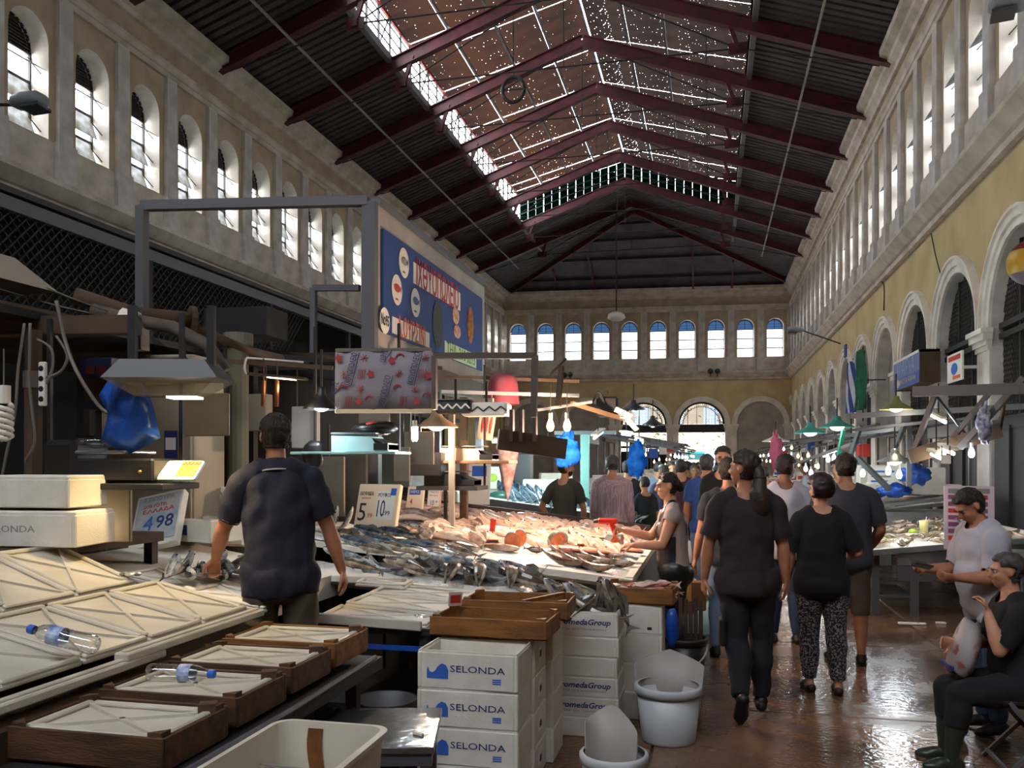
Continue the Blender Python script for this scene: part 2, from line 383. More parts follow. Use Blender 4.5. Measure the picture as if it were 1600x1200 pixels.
# -- back wall, a little out of square
bdir = Vector((XR-XL, 1.35, 0)).normalized(); bout = Vector((-bdir.y, bdir.x, 0))
BW = wall_mat((XL, Y1-.05), bdir, bout)
bc = [.83+1.6*k for k in range(10)]
ba = [1.63+3.2*k for k in range(5)]
def back_low(b):
    for i, c in enumerate(ba):
        bay(b, c-1.6, c+1.6, 0, 6.3, c, ARR, 0, ARS, 0, .55, 18, 2, 3)
    b.mt(2).bx((-.2, 0, 0), (ba[0]-1.6, .5, 6.3)); b.bx((ba[-1]+1.6, 0, 0), (16.4, .5, 6.3))
wall_b = upper('wall_back', BW, -.3, 16.4, bc, back_low, clear=True)
lun = MB(); 
for k in range(-30, 31):
    for sgn in (-1, 1):
        pts = [(k*.09+sgn*(z-4.4), z) for z in [3.9+.04*j for j in range(32)]]
        pts = [p for p in pts if math.hypot(p[0], p[1]-ARS) < ARR-.12]
        if len(pts) > 2: lun.bar((pts[0][0], .2, pts[0][1]), (pts[-1][0], .2, pts[-1][1]), .022)
for k in range(15):
    t = math.pi*(k+.5)/15; p = (math.cos(t)*(ARR-.17), ARS+math.sin(t)*(ARR-.17))
    archivolt(lun, p[0], p[1], .07, .10, .19, .21, 8, 0, 2*math.pi)
archivolt(lun, 0, ARS, ARR-.28, ARR-.24, .18, .22); archivolt(lun, 0, ARS, ARR-.1, ARR, .18, .24)
lun_me = lun.mesh('lunette_grille', m_dark)
lfr = MB().bx((-ARR, .12, 3.42), (ARR, .3, 3.87))
for u in (-.75, -.25, .25, .75): lfr.bar((u, .2, 3.87), (u, .2, ARS+math.sqrt(ARR**2-u*u)), .04)
lfr_me = lfr.mesh('lintel_bar', m_dark)
for i, c in enumerate(ba):
    put(ring_me, 'archivolt', wall_b, (c, 0, 0)); put(imp_me, 'pier', wall_b, (c+1.6, 0, 0))
    if i in (2, 3):
        d_ = put(lfr_me, 'door_%d' % i); d_.matrix_world = BW @ Matrix.Translation((c, 0, 0)); struct(d_); tag(put(lun_me, 'lunette_grille', d_), kind='stuff')
        if i == 2: MB().bx((-ARR, .14, 0), (ARR, .2, 2.35)).build('shutter', m_recess, d_); MB().bar((-ARR, .15, 2.6), (ARR, .15, 2.6), .12).build('cross_bar', m_dark, d_)
    else: put(bl_me, 'blind_panel', wall_b, (c, -.12, 0))
# -- front wall behind the viewer: the street arcade, its arches closed by added panels that cut the daylight
FW = wall_mat((XR, Y0), (-1, 0, 0), (0, -1, 0))
def front_low(b):
    for c in [1.6+3.2*k for k in range(5)]: bay(b, c-1.6, c+1.6, 0, 6.3, c, ARR, 0, ARS, 0, .55, 14, 2, 3)
wall_f = upper('wall_front', FW, -.3, 16.3, [.8+1.6*k for k in range(10)], front_low, clear=True)

for c in (1.6, 4.8, 8.0, 11.2, 14.4): MB().bx((c-ARR-.1, .3, 0), (c+ARR+.1, .4, 5.3)).build('daylight_block', m_recess, wall_f)  # unseen panels added to keep daylight off the foreground
# -- roof
def zr(x): return 11.5+(8-abs(x-XC))*.35
SK = 4.75                # half width of the skylight monitor
ROOF = struct(MB().bx((XL-.5, Y0, 11.5), (XL, Y1+2, 11.62)).bx((XR, Y0, 11.5), (XR+.5, Y1+2, 11.62)).build('ceiling', m_roof))
TR = [21.77-3.24*8+3.24*k for k in range(17)]     # truss positions along the hall
def sheet(xa, xb, L, pitch=.27, zf=zr, amp=.09):
    mb = MB(); n = int(L/pitch); za, zb = zf(xa), zf(xb); prof = []
    for k in range(n):
        y = k*pitch; prof += [(y, 0), (y+.165, 0), (y+.175, amp), (y+.262, amp)]
    prof.append((L, 0))
    vs = [(xa, y, za+h) for y, h in prof]+[(xb, y, zb+h) for y, h in prof]; m = len(prof)
    mb.add(vs, [(i, i+1, m+i+1, m+i) for i in range(m-1)]); return mb
sL = sheet(XL-.3, XC-SK, 3.24).mesh('roof_sheet', m_roof); sR = sheet(XC+SK, XR+.3, 3.24).mesh('roof_sheet', m_roof)
sLc = sheet(XC-SK, XC, 3.24).mesh('roof_sheet', m_roof); sRc = sheet(XC, XC+SK, 3.24).mesh('roof_sheet', m_roof)
for y in TR:
    put(sL, 'roof_sheet', ROOF, (0, y, 0)); put(sR, 'roof_sheet', ROOF, (0, y, 0))
    if y > 37.5: put(sLc, 'roof_sheet', ROOF, (0, y, 0)); put(sRc, 'roof_sheet', ROOF, (0, y, 0))
# monitor: perforated translucent sheets with slits between them
m_net = translucent('amber_sheet', '#1a0f0a', .75, holes=.12, hscale=9.0, col2='#110b09', scale=.9)
m_netr = translucent('weathered_sheet', '#15100d', .6, holes=.15, hscale=10.0, col2='#0f0b09', scale=1.1)
m_green = translucent('green_sheet', '#032e22', .8, holes=.1, hscale=8, col2='#011a15', scale=2)
ZE, ZM = 13.8, 15.05
def zm(x): return ZM-(abs(x-XC)/SK)*(ZM-ZE)
def netsheet(x0, x1, w_): 
    b = MB(); n = 4
    for k in range(n):
        a, c = x0+(x1-x0)*k/n, x0+(x1-x0)*(k+1)/n; j = .012*(k % 2)
        b.quad((a, 0, zm(a)+j), (c, 0, zm(c)+j), (c, w_, zm(c)+j), (a, w_, zm(a)+j))
    return b
nsL = [netsheet(XC-SK-.1, XC-.06, w_).mesh('roof_panel', m_net) for w_ in (.812, .77, .785)]; nsR = [netsheet(XC+.06, XC+SK+.1, w_).mesh('roof_panel', m_netr) for w_ in (.812, .79, .812)]
nsB = netsheet(XC-SK-.1, XC, 3.24).mesh('roof_panel', m_roof); nsC = netsheet(XC, XC+SK+.1, 3.24).mesh('roof_panel', m_roof)
for y in TR:
    if y > 37.5: break
    if y < 11.5:      # unseen street end closed with added solid panels to darken the foreground
        for me_ in (nsB, nsC): put(me_, 'roof_panel', ROOF, (0, y, 0))
        continue
    for k in range(4):
        put(nsL[k % 3], 'roof_panel', ROOF, (0, y+.81*k, 0)); put(nsR[k % 3], 'roof_panel', ROOF, (0, y+.81*k, 0))
yA, yB = 12.05, 37.95
for sx in (-1, 1): MB().bx((XC+sx*SK-.04, TR[0], zr(XC+SK)-.1), (XC+sx*SK+.04, yA, ZE+.1)).build('monitor_side', m_roof, ROOF)  # added solid sides shut out daylight over the unseen street end
for k in range(26):      # green translucent sheets closing the far end of the monitor
    xa, xb = XC-SK+2*SK*k/26, XC-SK+2*SK*(k+.972)/26; j = .03*(k % 2)
    MB().prism([(xa, zr(xa)-.05), (xb, zr(xb)-.05), (xb, zm(xb)), (xa, zm(xa))], yB+j, yB+j+.01).build('green_sheet', m_green, ROOF)
for f in (.3, .65): MB().bar((XC-SK, yB-.05, zr(XC-SK)+f*1.1), (XC, yB-.05, zr(XC)+f*.7), .04).bar((XC+SK, yB-.05, zr(XC-SK)+f*1.1), (XC, yB-.05, zr(XC)+f*.7), .04).build('end_rail', m_dark, ROOF)
for sx in (-1, 1):
    for k, t in enumerate((.0, .25, .5, .75, 1.0)):
        x = XC+sx*SK*t
        if not (k == 0 and sx > 0): MB().bar((x, yA, zm(x)-.06), (x, yB, zm(x)-.06), .06, .1).build('monitor_purlin', m_steelgrey if k < 4 else mat('pipe_red', '#a8483a', .4), ROOF)
    x = XC+sx*SK; MB().bar((x, yA, zr(x)-.02), (x, Y1-5, zr(x)-.02), .14, .2).build('edge_beam', m_steelgrey, ROOF)
    for t in (2.0 if sx < 0 else 1.9,):
        x = XC+sx*(8-t); MB().bar((x, yA, zr(x)-.43), (x, Y1-5, zr(x)-.43), .05, .05).build('purlin', mat('pale_steel', '#8a8580', .5), ROOF)
    if sx < 0:
        m = MB()      # lattice of the open side of the monitor
        for k in range(int((yB-yA)/.81)):
            y = yA+.81*k; x = XC+sx*SK
            m.bar((x, y, zr(x)), (x, y, ZE), .05)
            if k % 2: m.bar((x, y, zr(x)), (x, y+.81, ZE), .035)
        for z in (.35, .62, .9): m.bar((x, yA, zr(x)+z), (x, yB, zr(x)+z), .03)
        tag(m.build('side_lattice', m_dark, ROOF), kind='stuff')
    else:
        m = MB(); x = XC+sx*SK; m.bx((x-.03, yA, zr(x)), (x+.03, yB, ZE)); m.build('monitor_side', m_netr, ROOF)
# trusses
def truss():
    root = MB(); parts = []
    for sx in (-1, 1):
        e = Vector((XC+sx*8.0, 0, zr(XC+sx*8.0)-.24)); a = Vector((XC, 0, zr(XC)-.16))
        b = MB(); b.bar(e, a, .04, .34).bar(e+Vector((0, 0, .17)), a+Vector((0, 0, .17)), .2, .03).bar(e-Vector((0, 0, .17)), a-Vector((0, 0, .17)), .2, .03); parts.append(('rafter', b, m_red))
        g = Vector((XC+sx*4.35, 0, zr(XC+sx*4.35)-.85)); top = Vector((XC+sx*4.1, 0, zr(XC+sx*4.1)-.2))
        parts.append(('strut', MB().bar(g, top, .1), m_red)); parts.append(('gusset', MB().box(g, (.45, .05, .28)).box(g, (.16, .16, .16)), m_red))
        parts.append(('tie_rod', MB().tube([g, e+Vector((sx*-.4, 0, -.1))], .018, 5).tube([g, a], .02, 5), m_dark))
        if sx < 0: g0 = g
    parts.append(('tie_rod', MB().tube([g0, g], .022, 5), m_dark)); parts.append(('hanger', MB().tube([(XC, 0, g.z), (XC, 0, zr(XC)-.2)], .014, 5), m_dark))
    return [(n, b.mesh(n, m)) for n, b, m in parts]
tp = truss()
for i, y in enumerate(TR):
    if y < -3 or y > 42: continue
    r = struct(D.objects.new('trim_%d' % (i+1), tp[0][1])); COL.objects.link(r); r.location = (0, y, 0)
    for n, me in tp[1:]: put(me, n, r)
# hip end
hip = MB(); ya, za, yb = 42.6, 14.25, Y1+.2
n = 60
for k in range(n):
    u0, u1 = XL+16*k/n, XL+16*(k+.55)/n; u2 = XL+16*(k+1)/n
    for a, b, off in ((u0, u1, 0), (u1, u2, .05)):
        def tp_(u): t = 1-abs(u-XC)/8; return (u, yb+(ya-yb)*t+off+(u-XL)*.085*(1-t), 11.45+(za-11.45)*t)
        hip.quad((a, yb+off+(a-XL)*.085, 11.45), (b, yb+off+(b-XL)*.085, 11.45), tp_(b), tp_(a))
hip.build('hip_sheet', mat('hip_sheet', '#55505a', .7, col2='#423e46', scale=1.5), ROOF)
MB().add([(XL-.5, yb+.15, 11.4), (XR+.5, yb+1.7, 11.4), (XC, ya+.25, za+.12)], [(0, 1, 2)]).build('hip_light_block', m_roof, ROOF)  # backing sheet added to stop sky light leaking between the hip ribs
for t in (.2, .45, .68, .86):
    x = 8*(1-t); MB().bar((XC-x, yb+(ya-yb)*t-.1+(8-x)*.085*(1-t), 11.4+(za-11.45)*t), (XC+x, yb+(ya-yb)*t-.1+(8+x)*.085*(1-t), 11.4+(za-11.45)*t), .08, .12).build('hip_purlin', m_dark, ROOF)
for sx in (-1, 1):
    MB().bar((XC+sx*8, yb-.2, 11.35), (XC, ya, za-.1), .12, .22).build('hip_rafter', m_red, ROOF)
    for f in (.33, .62):
        x = XC+sx*8*(1-f)*.9; 
        MB().bar((x, yb-.15+.5, 11.4), (x*1+.02, yb+(ya-yb)*f, 11.4+(za-11.4)*f), .09, .14).build('hip_jack', m_red, ROOF)
# closing of the roof at the street end
MB().prism([(XL, 11.5), (XR, 11.5), (XC, 14.4)], Y0-.1, Y0).build('gable_end', m_roof, ROOF)

# -- floor: worn wet concrete slabs, a drain channel along the stalls
mf = D.materials.new('wet_concrete'); mf.use_nodes = True
n_ = mf.node_tree.nodes; l_ = mf.node_tree.links; p_ = n_['Principled BSDF']
tc = n_.new('ShaderNodeTexCoord'); geo = n_.new('ShaderNodeNewGeometry')
n1 = n_.new('ShaderNodeTexNoise'); n1.inputs['Scale'].default_value = .9; n1.inputs['Detail'].default_value = 6; l_.new(geo.outputs['Position'], n1.inputs[0])
n2 = n_.new('ShaderNodeTexNoise'); n2.inputs['Scale'].default_value = 1.4; n2.inputs['Detail'].default_value = 7; l_.new(geo.outputs['Position'], n2.inputs[0])
n3 = n_.new('ShaderNodeTexNoise'); n3.inputs['Scale'].default_value = 22; n3.inputs['Detail'].default_value = 3; l_.new(geo.outputs['Position'], n3.inputs[0])
cr = n_.new('ShaderNodeValToRGB'); cr.color_ramp.elements[0].position = .3; cr.color_ramp.elements[1].position = .7
cr.color_ramp.elements[0].color = (*lin('#5a4030'), 1); cr.color_ramp.elements[1].color = (*lin('#7c5c44'), 1); l_.new(n1.outputs[0], cr.inputs[0]); l_.new(cr.outputs[0], p_.inputs['Base Color'])
r2 = n_.new('ShaderNodeMapRange'); r2.inputs[1].default_value = .40; r2.inputs[2].default_value = .62; r2.inputs[3].default_value = .13; r2.inputs[4].default_value = .33; l_.new(n2.outputs[0], r2.inputs[0]); l_.new(r2.outputs[0], p_.inputs['Roughness'])
bp = n_.new('ShaderNodeBump'); bp.inputs['Strength'].default_value = .22; bp.inputs['Distance'].default_value = .02; l_.new(n3.outputs[0], bp.inputs['Height']); l_.new(bp.outputs[0], p_.inputs['Normal'])
p_.inputs['Specular IOR Level'].default_value = .5
FLOOR = struct(MB().bx((XL-.4, Y0-4, -.3), (XR+.6, Y1+3, -.02)).build('floor', mf))
xs = [-11.8, -8.4, -5.4, -2.6, -.35, 1.68]; ys = [-6.0]
while ys[-1] < 49: ys.append(ys[-1]+2.45)
for i in range(len(xs)-1):
    for j in range(len(ys)-1):
        if i < 3 and j % 2: continue
        y2 = ys[j+1] if i >= 3 else ys[min(j+2, len(ys)-1)]
        MB().bbox(((xs[i]+xs[i+1])/2, (ys[j]+y2)/2, -.03), (xs[i+1]-xs[i]-.012, y2-ys[j]-.012, .06), .006).build('floor_slab', mf, FLOOR)
for j in range(len(ys)-1): MB().bbox((3.2, (ys[j]+ys[j+1])/2, -.03), (2.2, ys[j+1]-ys[j]-.012, .06), .006).build('floor_slab', mf, FLOOR)
m_wetdark = mat('wet_black', '#2a2320', .12, bump=.5, bscale=9, spec=.7)
MB().bx((1.69, Y0, -.05), (2.09, Y1, -.03)).build('drain_channel', m_wetdark, FLOOR)

# -- outside the back door: street, pale buildings, trees
m_out = mat('pale_street', '#6f6b65', .9); 
struct(MB().bx((-30, Y1+2.5, -.12), (30, Y1+40, -.02)).build('ground', m_out))
o_ = thing('building', 'pale plastered building across the street seen through the back doorway', 'building', (0, Y1+24, 0))
MB().bx((-14, 0, 0), (14, 3, 13)).build('facade', mat('facade_pale', '#857a68', .9, col2='#6f6455', scale=.6), o_)
wm = MB().bx((-.6, -.06, 0), (.6, 0, 1.7)).mesh('window', mat('facade_glass', '#7d8c9c', .3))
for i in range(-4, 5):
    for z in (1.2, 4.6, 8): put(wm, 'window', o_, (i*2.8, 0, z))
m_leaf = mat('leaf_green', '#4f5c33', .8, col2='#3b4a27', scale=8); m_bark = mat('bark', '#6b5a48', .9)
for k, (x, y) in enumerate(((-3.2, 11), (1.4, 13), (4.2, 10))):
    t_ = thing('street_tree', ('slim street tree beyond the doorway at its edge nearer the blue awning', 'street tree seen mid-doorway outside', 'street tree outside hidden partly by the door pier')[k], 'tree', (x, Y1+y, 0))
    MB().tube([(0, 0, 0), (.1, 0, 1.5), (0, .1, 3)], [.13, .1, .07], 7).tube([(0, 0, 2.4), (.7, .2, 3.6)], .05, 5).build('trunk', m_bark, t_)
    b = MB()
    for i in range(260):
        p = Vector((R.gauss(0, .9), R.gauss(0, .7), 3.6+R.gauss(0, .8))); a = R.random()*6; s_ = .16
        d1 = Vector((math.cos(a), math.sin(a), R.uniform(-.6, .6)))*s_; d2 = Vector((-math.sin(a), math.cos(a), R.uniform(-.6, .6)))*s_*.5
        b.quad(p-d1, p+d2, p+d1, p-d2)
    tag(b.build('foliage', m_leaf, t_), kind='stuff')
t_ = thing('street_awning', 'turquoise awning outside the back door', 'awning', (-1.6, Y1+8, 0))
MB().prism([(0, 2.3), (1.2, 1.9), (1.2, 2.0), (0, 2.42)], -1.2, 1.2, 'yz').build('canvas', mat('turquoise', '#1f7d86', .7), t_)
for sx in (-1.1, 1.1): MB().bar((sx, .1, 0), (sx, .1, 2.4), .05).build('post', m_dark, t_)
# ------------------------------------------------------------------ people: one continuous body grown round a posed skeleton, clothes and hair as children
def _ell(mb, c, r, rot=None, n=12, m=8):
    old = mb.M; mb.M = Matrix.Translation(c) @ (rot if rot is not None else Matrix.Identity(4)); mb.ball((0, 0, 0), 1, n, m, r); mb.M = old
def _limb(mb, pts, rad, n=12):
    pts = [Vector(p) for p in pts]
    mb.tube(pts, rad, n)
    for p, r in ((pts[0], rad[0]), (pts[-1], rad[-1])): mb.ball(p, r, n, 8)
def _rot_to(y, z):
    y = Vector(y).normalized(); z = Vector(z); z = (z-y*z.dot(y)).normalized(); x = y.cross(z)
    return Matrix(((x.x, y.x, z.x, 0), (x.y, y.y, z.y, 0), (x.z, y.z, z.z, 0), (0, 0, 0, 1)))
def remesh(mb, vox, it=3):
    me = mb.mesh('tmp', []); me.validate(); o = D.objects.new('tmp', me); COL.objects.link(o)
    md = o.modifiers.new('r', 'REMESH'); md.mode = 'VOXEL'; md.voxel_size = vox; md.use_smooth_shade = True
    sm = o.modifiers.new('s', 'SMOOTH'); sm.factor = .5; sm.iterations = it
    dg = bpy.context.evaluated_depsgraph_get(); out = D.meshes.new_from_object(o.evaluated_get(dg))
    D.objects.remove(o); D.meshes.remove(me); return out
def _polydist(V, P):
    P = np.array(P, float); best = np.full(len(V), 1e9); tt = np.zeros(len(V))
    for i in range(len(P)-1):
        a, b = P[i], P[i+1]; d = b-a; L2 = d @ d
        t = np.clip(((V-a) @ d)/L2, 0, 1); q = a+t[:, None]*d; ds = np.linalg.norm(V-q, axis=1)
        k = ds < best; best[k] = ds[k]; tt[k] = i+t[k]
    return best, tt
m_skin = mat('skin_tan', '#b98163', .55, col2='#a8704f', scale=9, spec=.4); m_skin2 = mat('skin_fair', '#c99576', .55, col2='#ba8263', scale=9, spec=.4); m_skin3 = mat('skin_brown', '#8a5a3f', .55, col2='#794b33', scale=9)
m_hairb = mat('hair_black', '#120d0b', .55, col2='#2c2019', scale=90, stretch=(1, 1, .2), bump=.8, bscale=120); m_hairbr = mat('hair_brown', '#3a2418', .55, col2='#22140d', scale=30, stretch=(1, 1, .12)); m_hairgrey = mat('hair_greying', '#2d2a29', .6, col2='#4e4a47', scale=30); m_hairred = mat('hair_dyed_red', '#2e0f16', .5, col2='#1c0a0e', scale=30)
m_eye = mat('eye_white', '#8f8680', .3); m_pupil = mat('pupil', '#15100c', .15); m_lip = mat('lips', '#93504a', .5); m_shoe = mat('shoe_black', '#16120f', .5); m_sole = mat('shoe_sole', '#2e2a27', .8)

def person(label, loc, yaw, H=1.74, skin=None, shirt=None, trousers=None, hair=None, pose=None, vox=.02, build=1.0, belly=0., sleeve=.6, hem=-.06, neck=-1., neckr=.078, hairt=.022, tl=.4, cuff=.95, hairlen=0., female=False, group=None, look=(0, 0), seat=None, shoes=None, shoe_h=.93, eyes=False, fold=.010, loose=.016, beard=False, hold=None, fingers=None, bald=0.):
    """pose: spine (unit vector), twist, arms L/R (upper dir, lower dir, palm normal, curl), legs L/R (thigh dir, calf dir, foot yaw)"""
    P = dict(spine=(0, .03, 1), twist=0., aL=((-.14, -.02, -1), (-.05, .22, -1)), aR=((.14, -.02, -1), (.05, .22, -1)), lL=((-.03, .06, -1), (-.02, -.08, -1), -.12), lR=((.03, .0, -1), (.02, -.06, -1), .12))
    P.update(pose or {}); s = H/1.75; V3 = lambda p: Vector(p)
    fingers = vox <= .009 if fingers is None else fingers
    sp = V3(P['spine']).normalized(); cr = math.cos(P['twist']); sr = math.sin(P['twist'])
    lat = Vector((cr, sr, 0)); lat = (lat-sp*lat.dot(sp)).normalized(); fw = sp.cross(lat); lat0 = Vector((1, 0, 0))
    pel = Vector((0, 0, .94)); bw = build*(.93 if female else 1.0)
    waist = pel+Vector((0, 0, .06))+sp*.09; chest = waist+sp*.23; nb = chest+sp*.185
    hip = {k: pel+lat0*(x*.09)+Vector((0, 0, -.02)) for k, x in (('L', -1), ('R', 1))}
    sh = {k: nb-sp*.078+lat*(x*(.172 if not female else .150)*(.5+.5*build)) for k, x in (('L', -1), ('R', 1))}
    mb = MB(); bones = {}
    # torso
    def ring(c, rx, ry, l, f, n=18): return [c+l*(rx*math.cos(t))+f*(ry*math.sin(t)) for t in [2*math.pi*k/n for k in range(n)]]
    f0 = Vector((0, 1, 0)); B = belly
    lm = (lat+lat0).normalized(); fm = (fw+f0).normalized()
    hx = .168 if female else .155
    rr = [(pel-Vector((0, 0, .12)), .085, .07, lat0, f0), (pel-Vector((0, 0, .07)), hx*.9*bw, .10*bw, lat0, f0), (pel, hx*bw, (.112+B*.2)*bw, lat0, f0), (waist+fm*B*.3, (.138+B*.35)*bw, (.10+B*.5)*bw, lm, fm), (waist+sp*.10+fm*B*.2, (.140+B*.25)*bw, (.105+B*.35)*bw, lm, fm),
          (chest-sp*.05, (.160 if not female else .140)*bw, .115*bw, lat, fw), (chest+sp*.03, (.166 if not female else .145)*bw, .112*bw, lat, fw), (chest+sp*.09, (.166 if not female else .146)*bw, .098*bw, lat, fw), (chest+sp*.13, .142*bw, .080*bw, lat, fw), (chest+sp*.16, .098*bw, .066*bw, lat, fw), (nb+sp*.01, .060*bw, .058, lat, fw)]
    mb.loft([ring(*q) for q in rr])
    if female:
        for x in (-1, 1): _ell(mb, chest+lat*x*.062+fw*.07-sp*.03, (.068*bw, .062*bw, .075*bw))
    _ell(mb, pel-Vector((0, .045, .05)), (.15*bw, .10*bw, .11)); bones['torso'] = ([pel-Vector((0, 0, .1)), pel, waist, chest, nb], .13*bw)
    # neck and head
    hy, hp = look; fh = (fw*math.cos(hy)+lat*math.sin(hy)).normalized(); up = (Vector((0, 0, 1))*.8+sp*.2).normalized(); fh = (fh-up*fh.dot(up)).normalized()
    lh = fh.cross(up); up2 = (up*math.cos(hp)-fh*math.sin(hp)*-1).normalized() if False else (up*math.cos(hp)+fh*math.sin(hp)).normalized(); fh = (fh*math.cos(hp)-up*math.sin(hp)).normalized()
    hc = nb+up*.075+fh*.02+up2*.105
    _limb(mb, [nb-sp*.05, nb+sp*.03+fh*.005, hc-up2*.06-fh*.012], [.068*(.5+.5*bw), .056*(.4+.6*bw), .052])
    HM = Matrix(((lh.x, fh.x, up2.x, hc.x), (lh.y, fh.y, up2.y, hc.y), (lh.z, fh.z, up2.z, hc.z), (0, 0, 0, 1)))
    hl = lambda x, y, z: HM @ Vector((x, y, z)); HR = HM.to_3x3().to_4x4()
    k = .94 if female else 1.0; E = lambda c, r: _ell(mb, hl(*c), r, HR, 14, 10)
    E((0, -.012, .03*k), (.076*k, .096*k, .088*k)); E((0, .02, -.03), (.062*k, .074*k, .078*k)); E((0, .052, -.085), (.034*k, .03, .026)); E((0, .04, -.05), (.052*k, .05, .05))
    E((0, .076, .03), (.05, .02, .014))                                                     # brow
    _limb(mb, [hl(0, .084, .022), hl(0, .108, -.022)], [.009, .014], 8); E((0, .096, -.026), (.019, .013, .010))       # nose
    E((0, .085, -.056), (.024, .012, .007)); E((0, .082, -.066), (.02, .012, .007))        # lips
    for x in (-1, 1):
        E((x*.036, .07, -.022), (.022, .018, .018)); E((x*.078*k, -.012, -.004), (.009, .020, .032))   # cheek, ear
    bones['neck'] = ([nb-sp*.01, nb+up*.07], .05); bones['head'] = ([hc-up2*.06, hc+up2*.05], .088)
    # arms
    tips = {}
    for kx, x in (('L', -1), ('R', 1)):
        a = P['a'+kx]; d1 = V3(a[0]).normalized(); d2 = V3(a[1]).normalized(); S = sh[kx]; Eb = S+d1*.285; W = Eb+d2*.25
        th = build*(.9 if female else 1.0)
        _limb(mb, [S, S+d1*.09, S+d1*.2, Eb], [.054*th, .054*th, .046*th, .040*th]); _limb(mb, [Eb, Eb+d2*.08, Eb+d2*.18, W], [.040*th, .043*th, .033*th, .026*th])
        mb.tube([nb+sp*.03-fw*.01, nb-sp*.018+lat*x*.085-fw*.008, S], [.04*th, .045*th, .05*th], 10); _ell(mb, S, (.055*th, .057*th, .055*th))
        bones['ua'+kx] = ([S, Eb], .05*th); bones['fa'+kx] = ([Eb, W], .038*th)
        pn = V3(a[2]) if len(a) > 2 else Vector((-x, .25, 0)); curl = a[3] if len(a) > 3 else .5; hd = V3(a[4]).normalized() if len(a) > 4 else d2
        pn = (pn-hd*pn.dot(hd)).normalized(); side = hd.cross(pn)*(1 if x < 0 else -1)     # side: towards the thumb
        if side.dot(Vector((0, 1, .01))) < 0 and len(a) <= 2: side = -side
        pc = W+hd*.05
        mb.loft([[W+hd*u+side*(ww*math.cos(t))+pn*(tt_*math.sin(t)) for t in [2*math.pi*q/10 for q in range(10)]] for u, ww, tt_ in ((-.01, .024, .020), (.02, .034, .017), (.06, .042, .016), (.092, .040, .013))])
        if fingers:
            for i, (off, L) in enumerate(((.031, .070), (.010, .080), (-.011, .074), (-.031, .058))):
                p = W+hd*.082+side*off; pts = [p-hd*.02]; ang = .15
                for j, fr_ in enumerate((.45, .32, .25)):
                    ang += curl*(.55, .75, .55)[j]; dd = hd*math.cos(ang)+pn*math.sin(ang)+side*off*.6; pts.append(pts[-1]+dd*L*fr_+(hd*.02 if j == 0 else Vector()))
                _limb(mb, pts, [.0098, .0095, .0088, .0078], 8)
            p = W+hd*.025+side*.028; t1 = (hd*.6+side*.7+pn*.25).normalized(); t2 = (hd*.85+side*.25+pn*(.3+.4*curl)).normalized()
            _limb(mb, [p, p+t1*.042, p+t1*.042+t2*.034, p+t1*.042+t2*.058], [.014, .012, .0105, .009], 8)
        else:
            cd = (hd*math.cos(curl)+pn*math.sin(curl)); _limb(mb, [pc+hd*.03, pc+hd*.045+cd*.06], [.026, .017], 8); _limb(mb, [W+hd*.03+side*.02, W+hd*.07+side*.045], [.014, .011], 6)
        bones['hand'+kx] = ([W, W+hd*.19], .062); tips[kx] = W+hd*.09
    # legs
    for kx, x in (('L', -1), ('R', 1)):
        d1, d2, fy = P['l'+kx][0], P['l'+kx][1], P['l'+kx][2]; d1 = V3(d1).normalized(); d2 = V3(d2).normalized(); K = hip[kx]+d1*.425; A = K+d2*.415
        th = (.5+.5*build)*(1.04 if female else 1)
        _limb(mb, [hip[kx]+Vector((x*.005, 0, 0)), hip[kx]+d1*.15, hip[kx]+d1*.3, K], [.095*th, .083*th, .066*th, .055*th]); _limb(mb, [K, K+d2*.12-Vector((0, .012, 0)), K+d2*.28, A], [.054*th, .056*th, .043*th, .034])
        fd = Vector((math.sin(fy), math.cos(fy), 0)); pitch = P['l'+kx][3] if len(P['l'+kx]) > 3 else 0.
        fd = fd*math.cos(pitch)+Vector((0, 0, -math.sin(pitch))); dn = Vector((0, 0, -1)) if pitch == 0 else fd.cross(Vector((math.cos(fy), -math.sin(fy), 0)))
        if dn.z > 0: dn = -dn
        heel = A+dn*.05-fd*.045; _limb(mb, [A, heel+fd*.01], [.034, .032]); _limb(mb, [heel, A+dn*.045+fd*.07, A+dn*.062+fd*.165], [.032, .036, .022])
        _ell(mb, A+dn*.058+fd*.11, (.044, .07, .024), _rot_to(fd, (0, 0, 1)))
        bones['th'+kx] = ([hip[kx], K], .075*th); bones['ca'+kx] = ([K, A+dn*.02], .045*th); bones['foot'+kx] = ([heel, A+dn*.05+fd*.17], .035)
    me = remesh(mb, vox/s, 3); nv = len(me.vertices); V = np.empty(nv*3, np.float32); me.vertices.foreach_get('co', V); V = V.reshape(-1, 3).astype(float)
    N = np.empty(nv*3, np.float32); me.vertices.foreach_get('normal', N); N = N.reshape(-1, 3).astype(float)
    zmin = V[:, 2].min(); dz = -zmin if seat is None else seat/s-pel.z
    names = list(bones); DD = []; TT = []
    for b in names: d, t = _polydist(V, [tuple(p) for p in bones[b][0]]); DD.append(d/bones[b][1]); TT.append(t)
    DD = np.array(DD); TT = np.array(TT); bi = DD.argmin(0); bt = TT[bi, np.arange(nv)].copy(); bn = np.array(names)[bi]
    for hk in ('handL', 'handR'):
        for tk in ('thL', 'thR', 'torso'):
            q = (bn == hk) & (DD[names.index(tk)] < np.where(TT[names.index(tk)] < .35, 1.3, 1.12)); bn[q] = tk; bt[q] = TT[names.index(tk)][q]
    spn = np.array(sp); proj = (V-np.array(pel)) @ spn
    F_ = [tuple(p.vertices) for p in me.polygons]
    me.materials.clear(); me.materials.append(skin or m_skin)
    root = D.objects.new('person', me); COL.objects.link(root); tag(root, label, 'person', group)
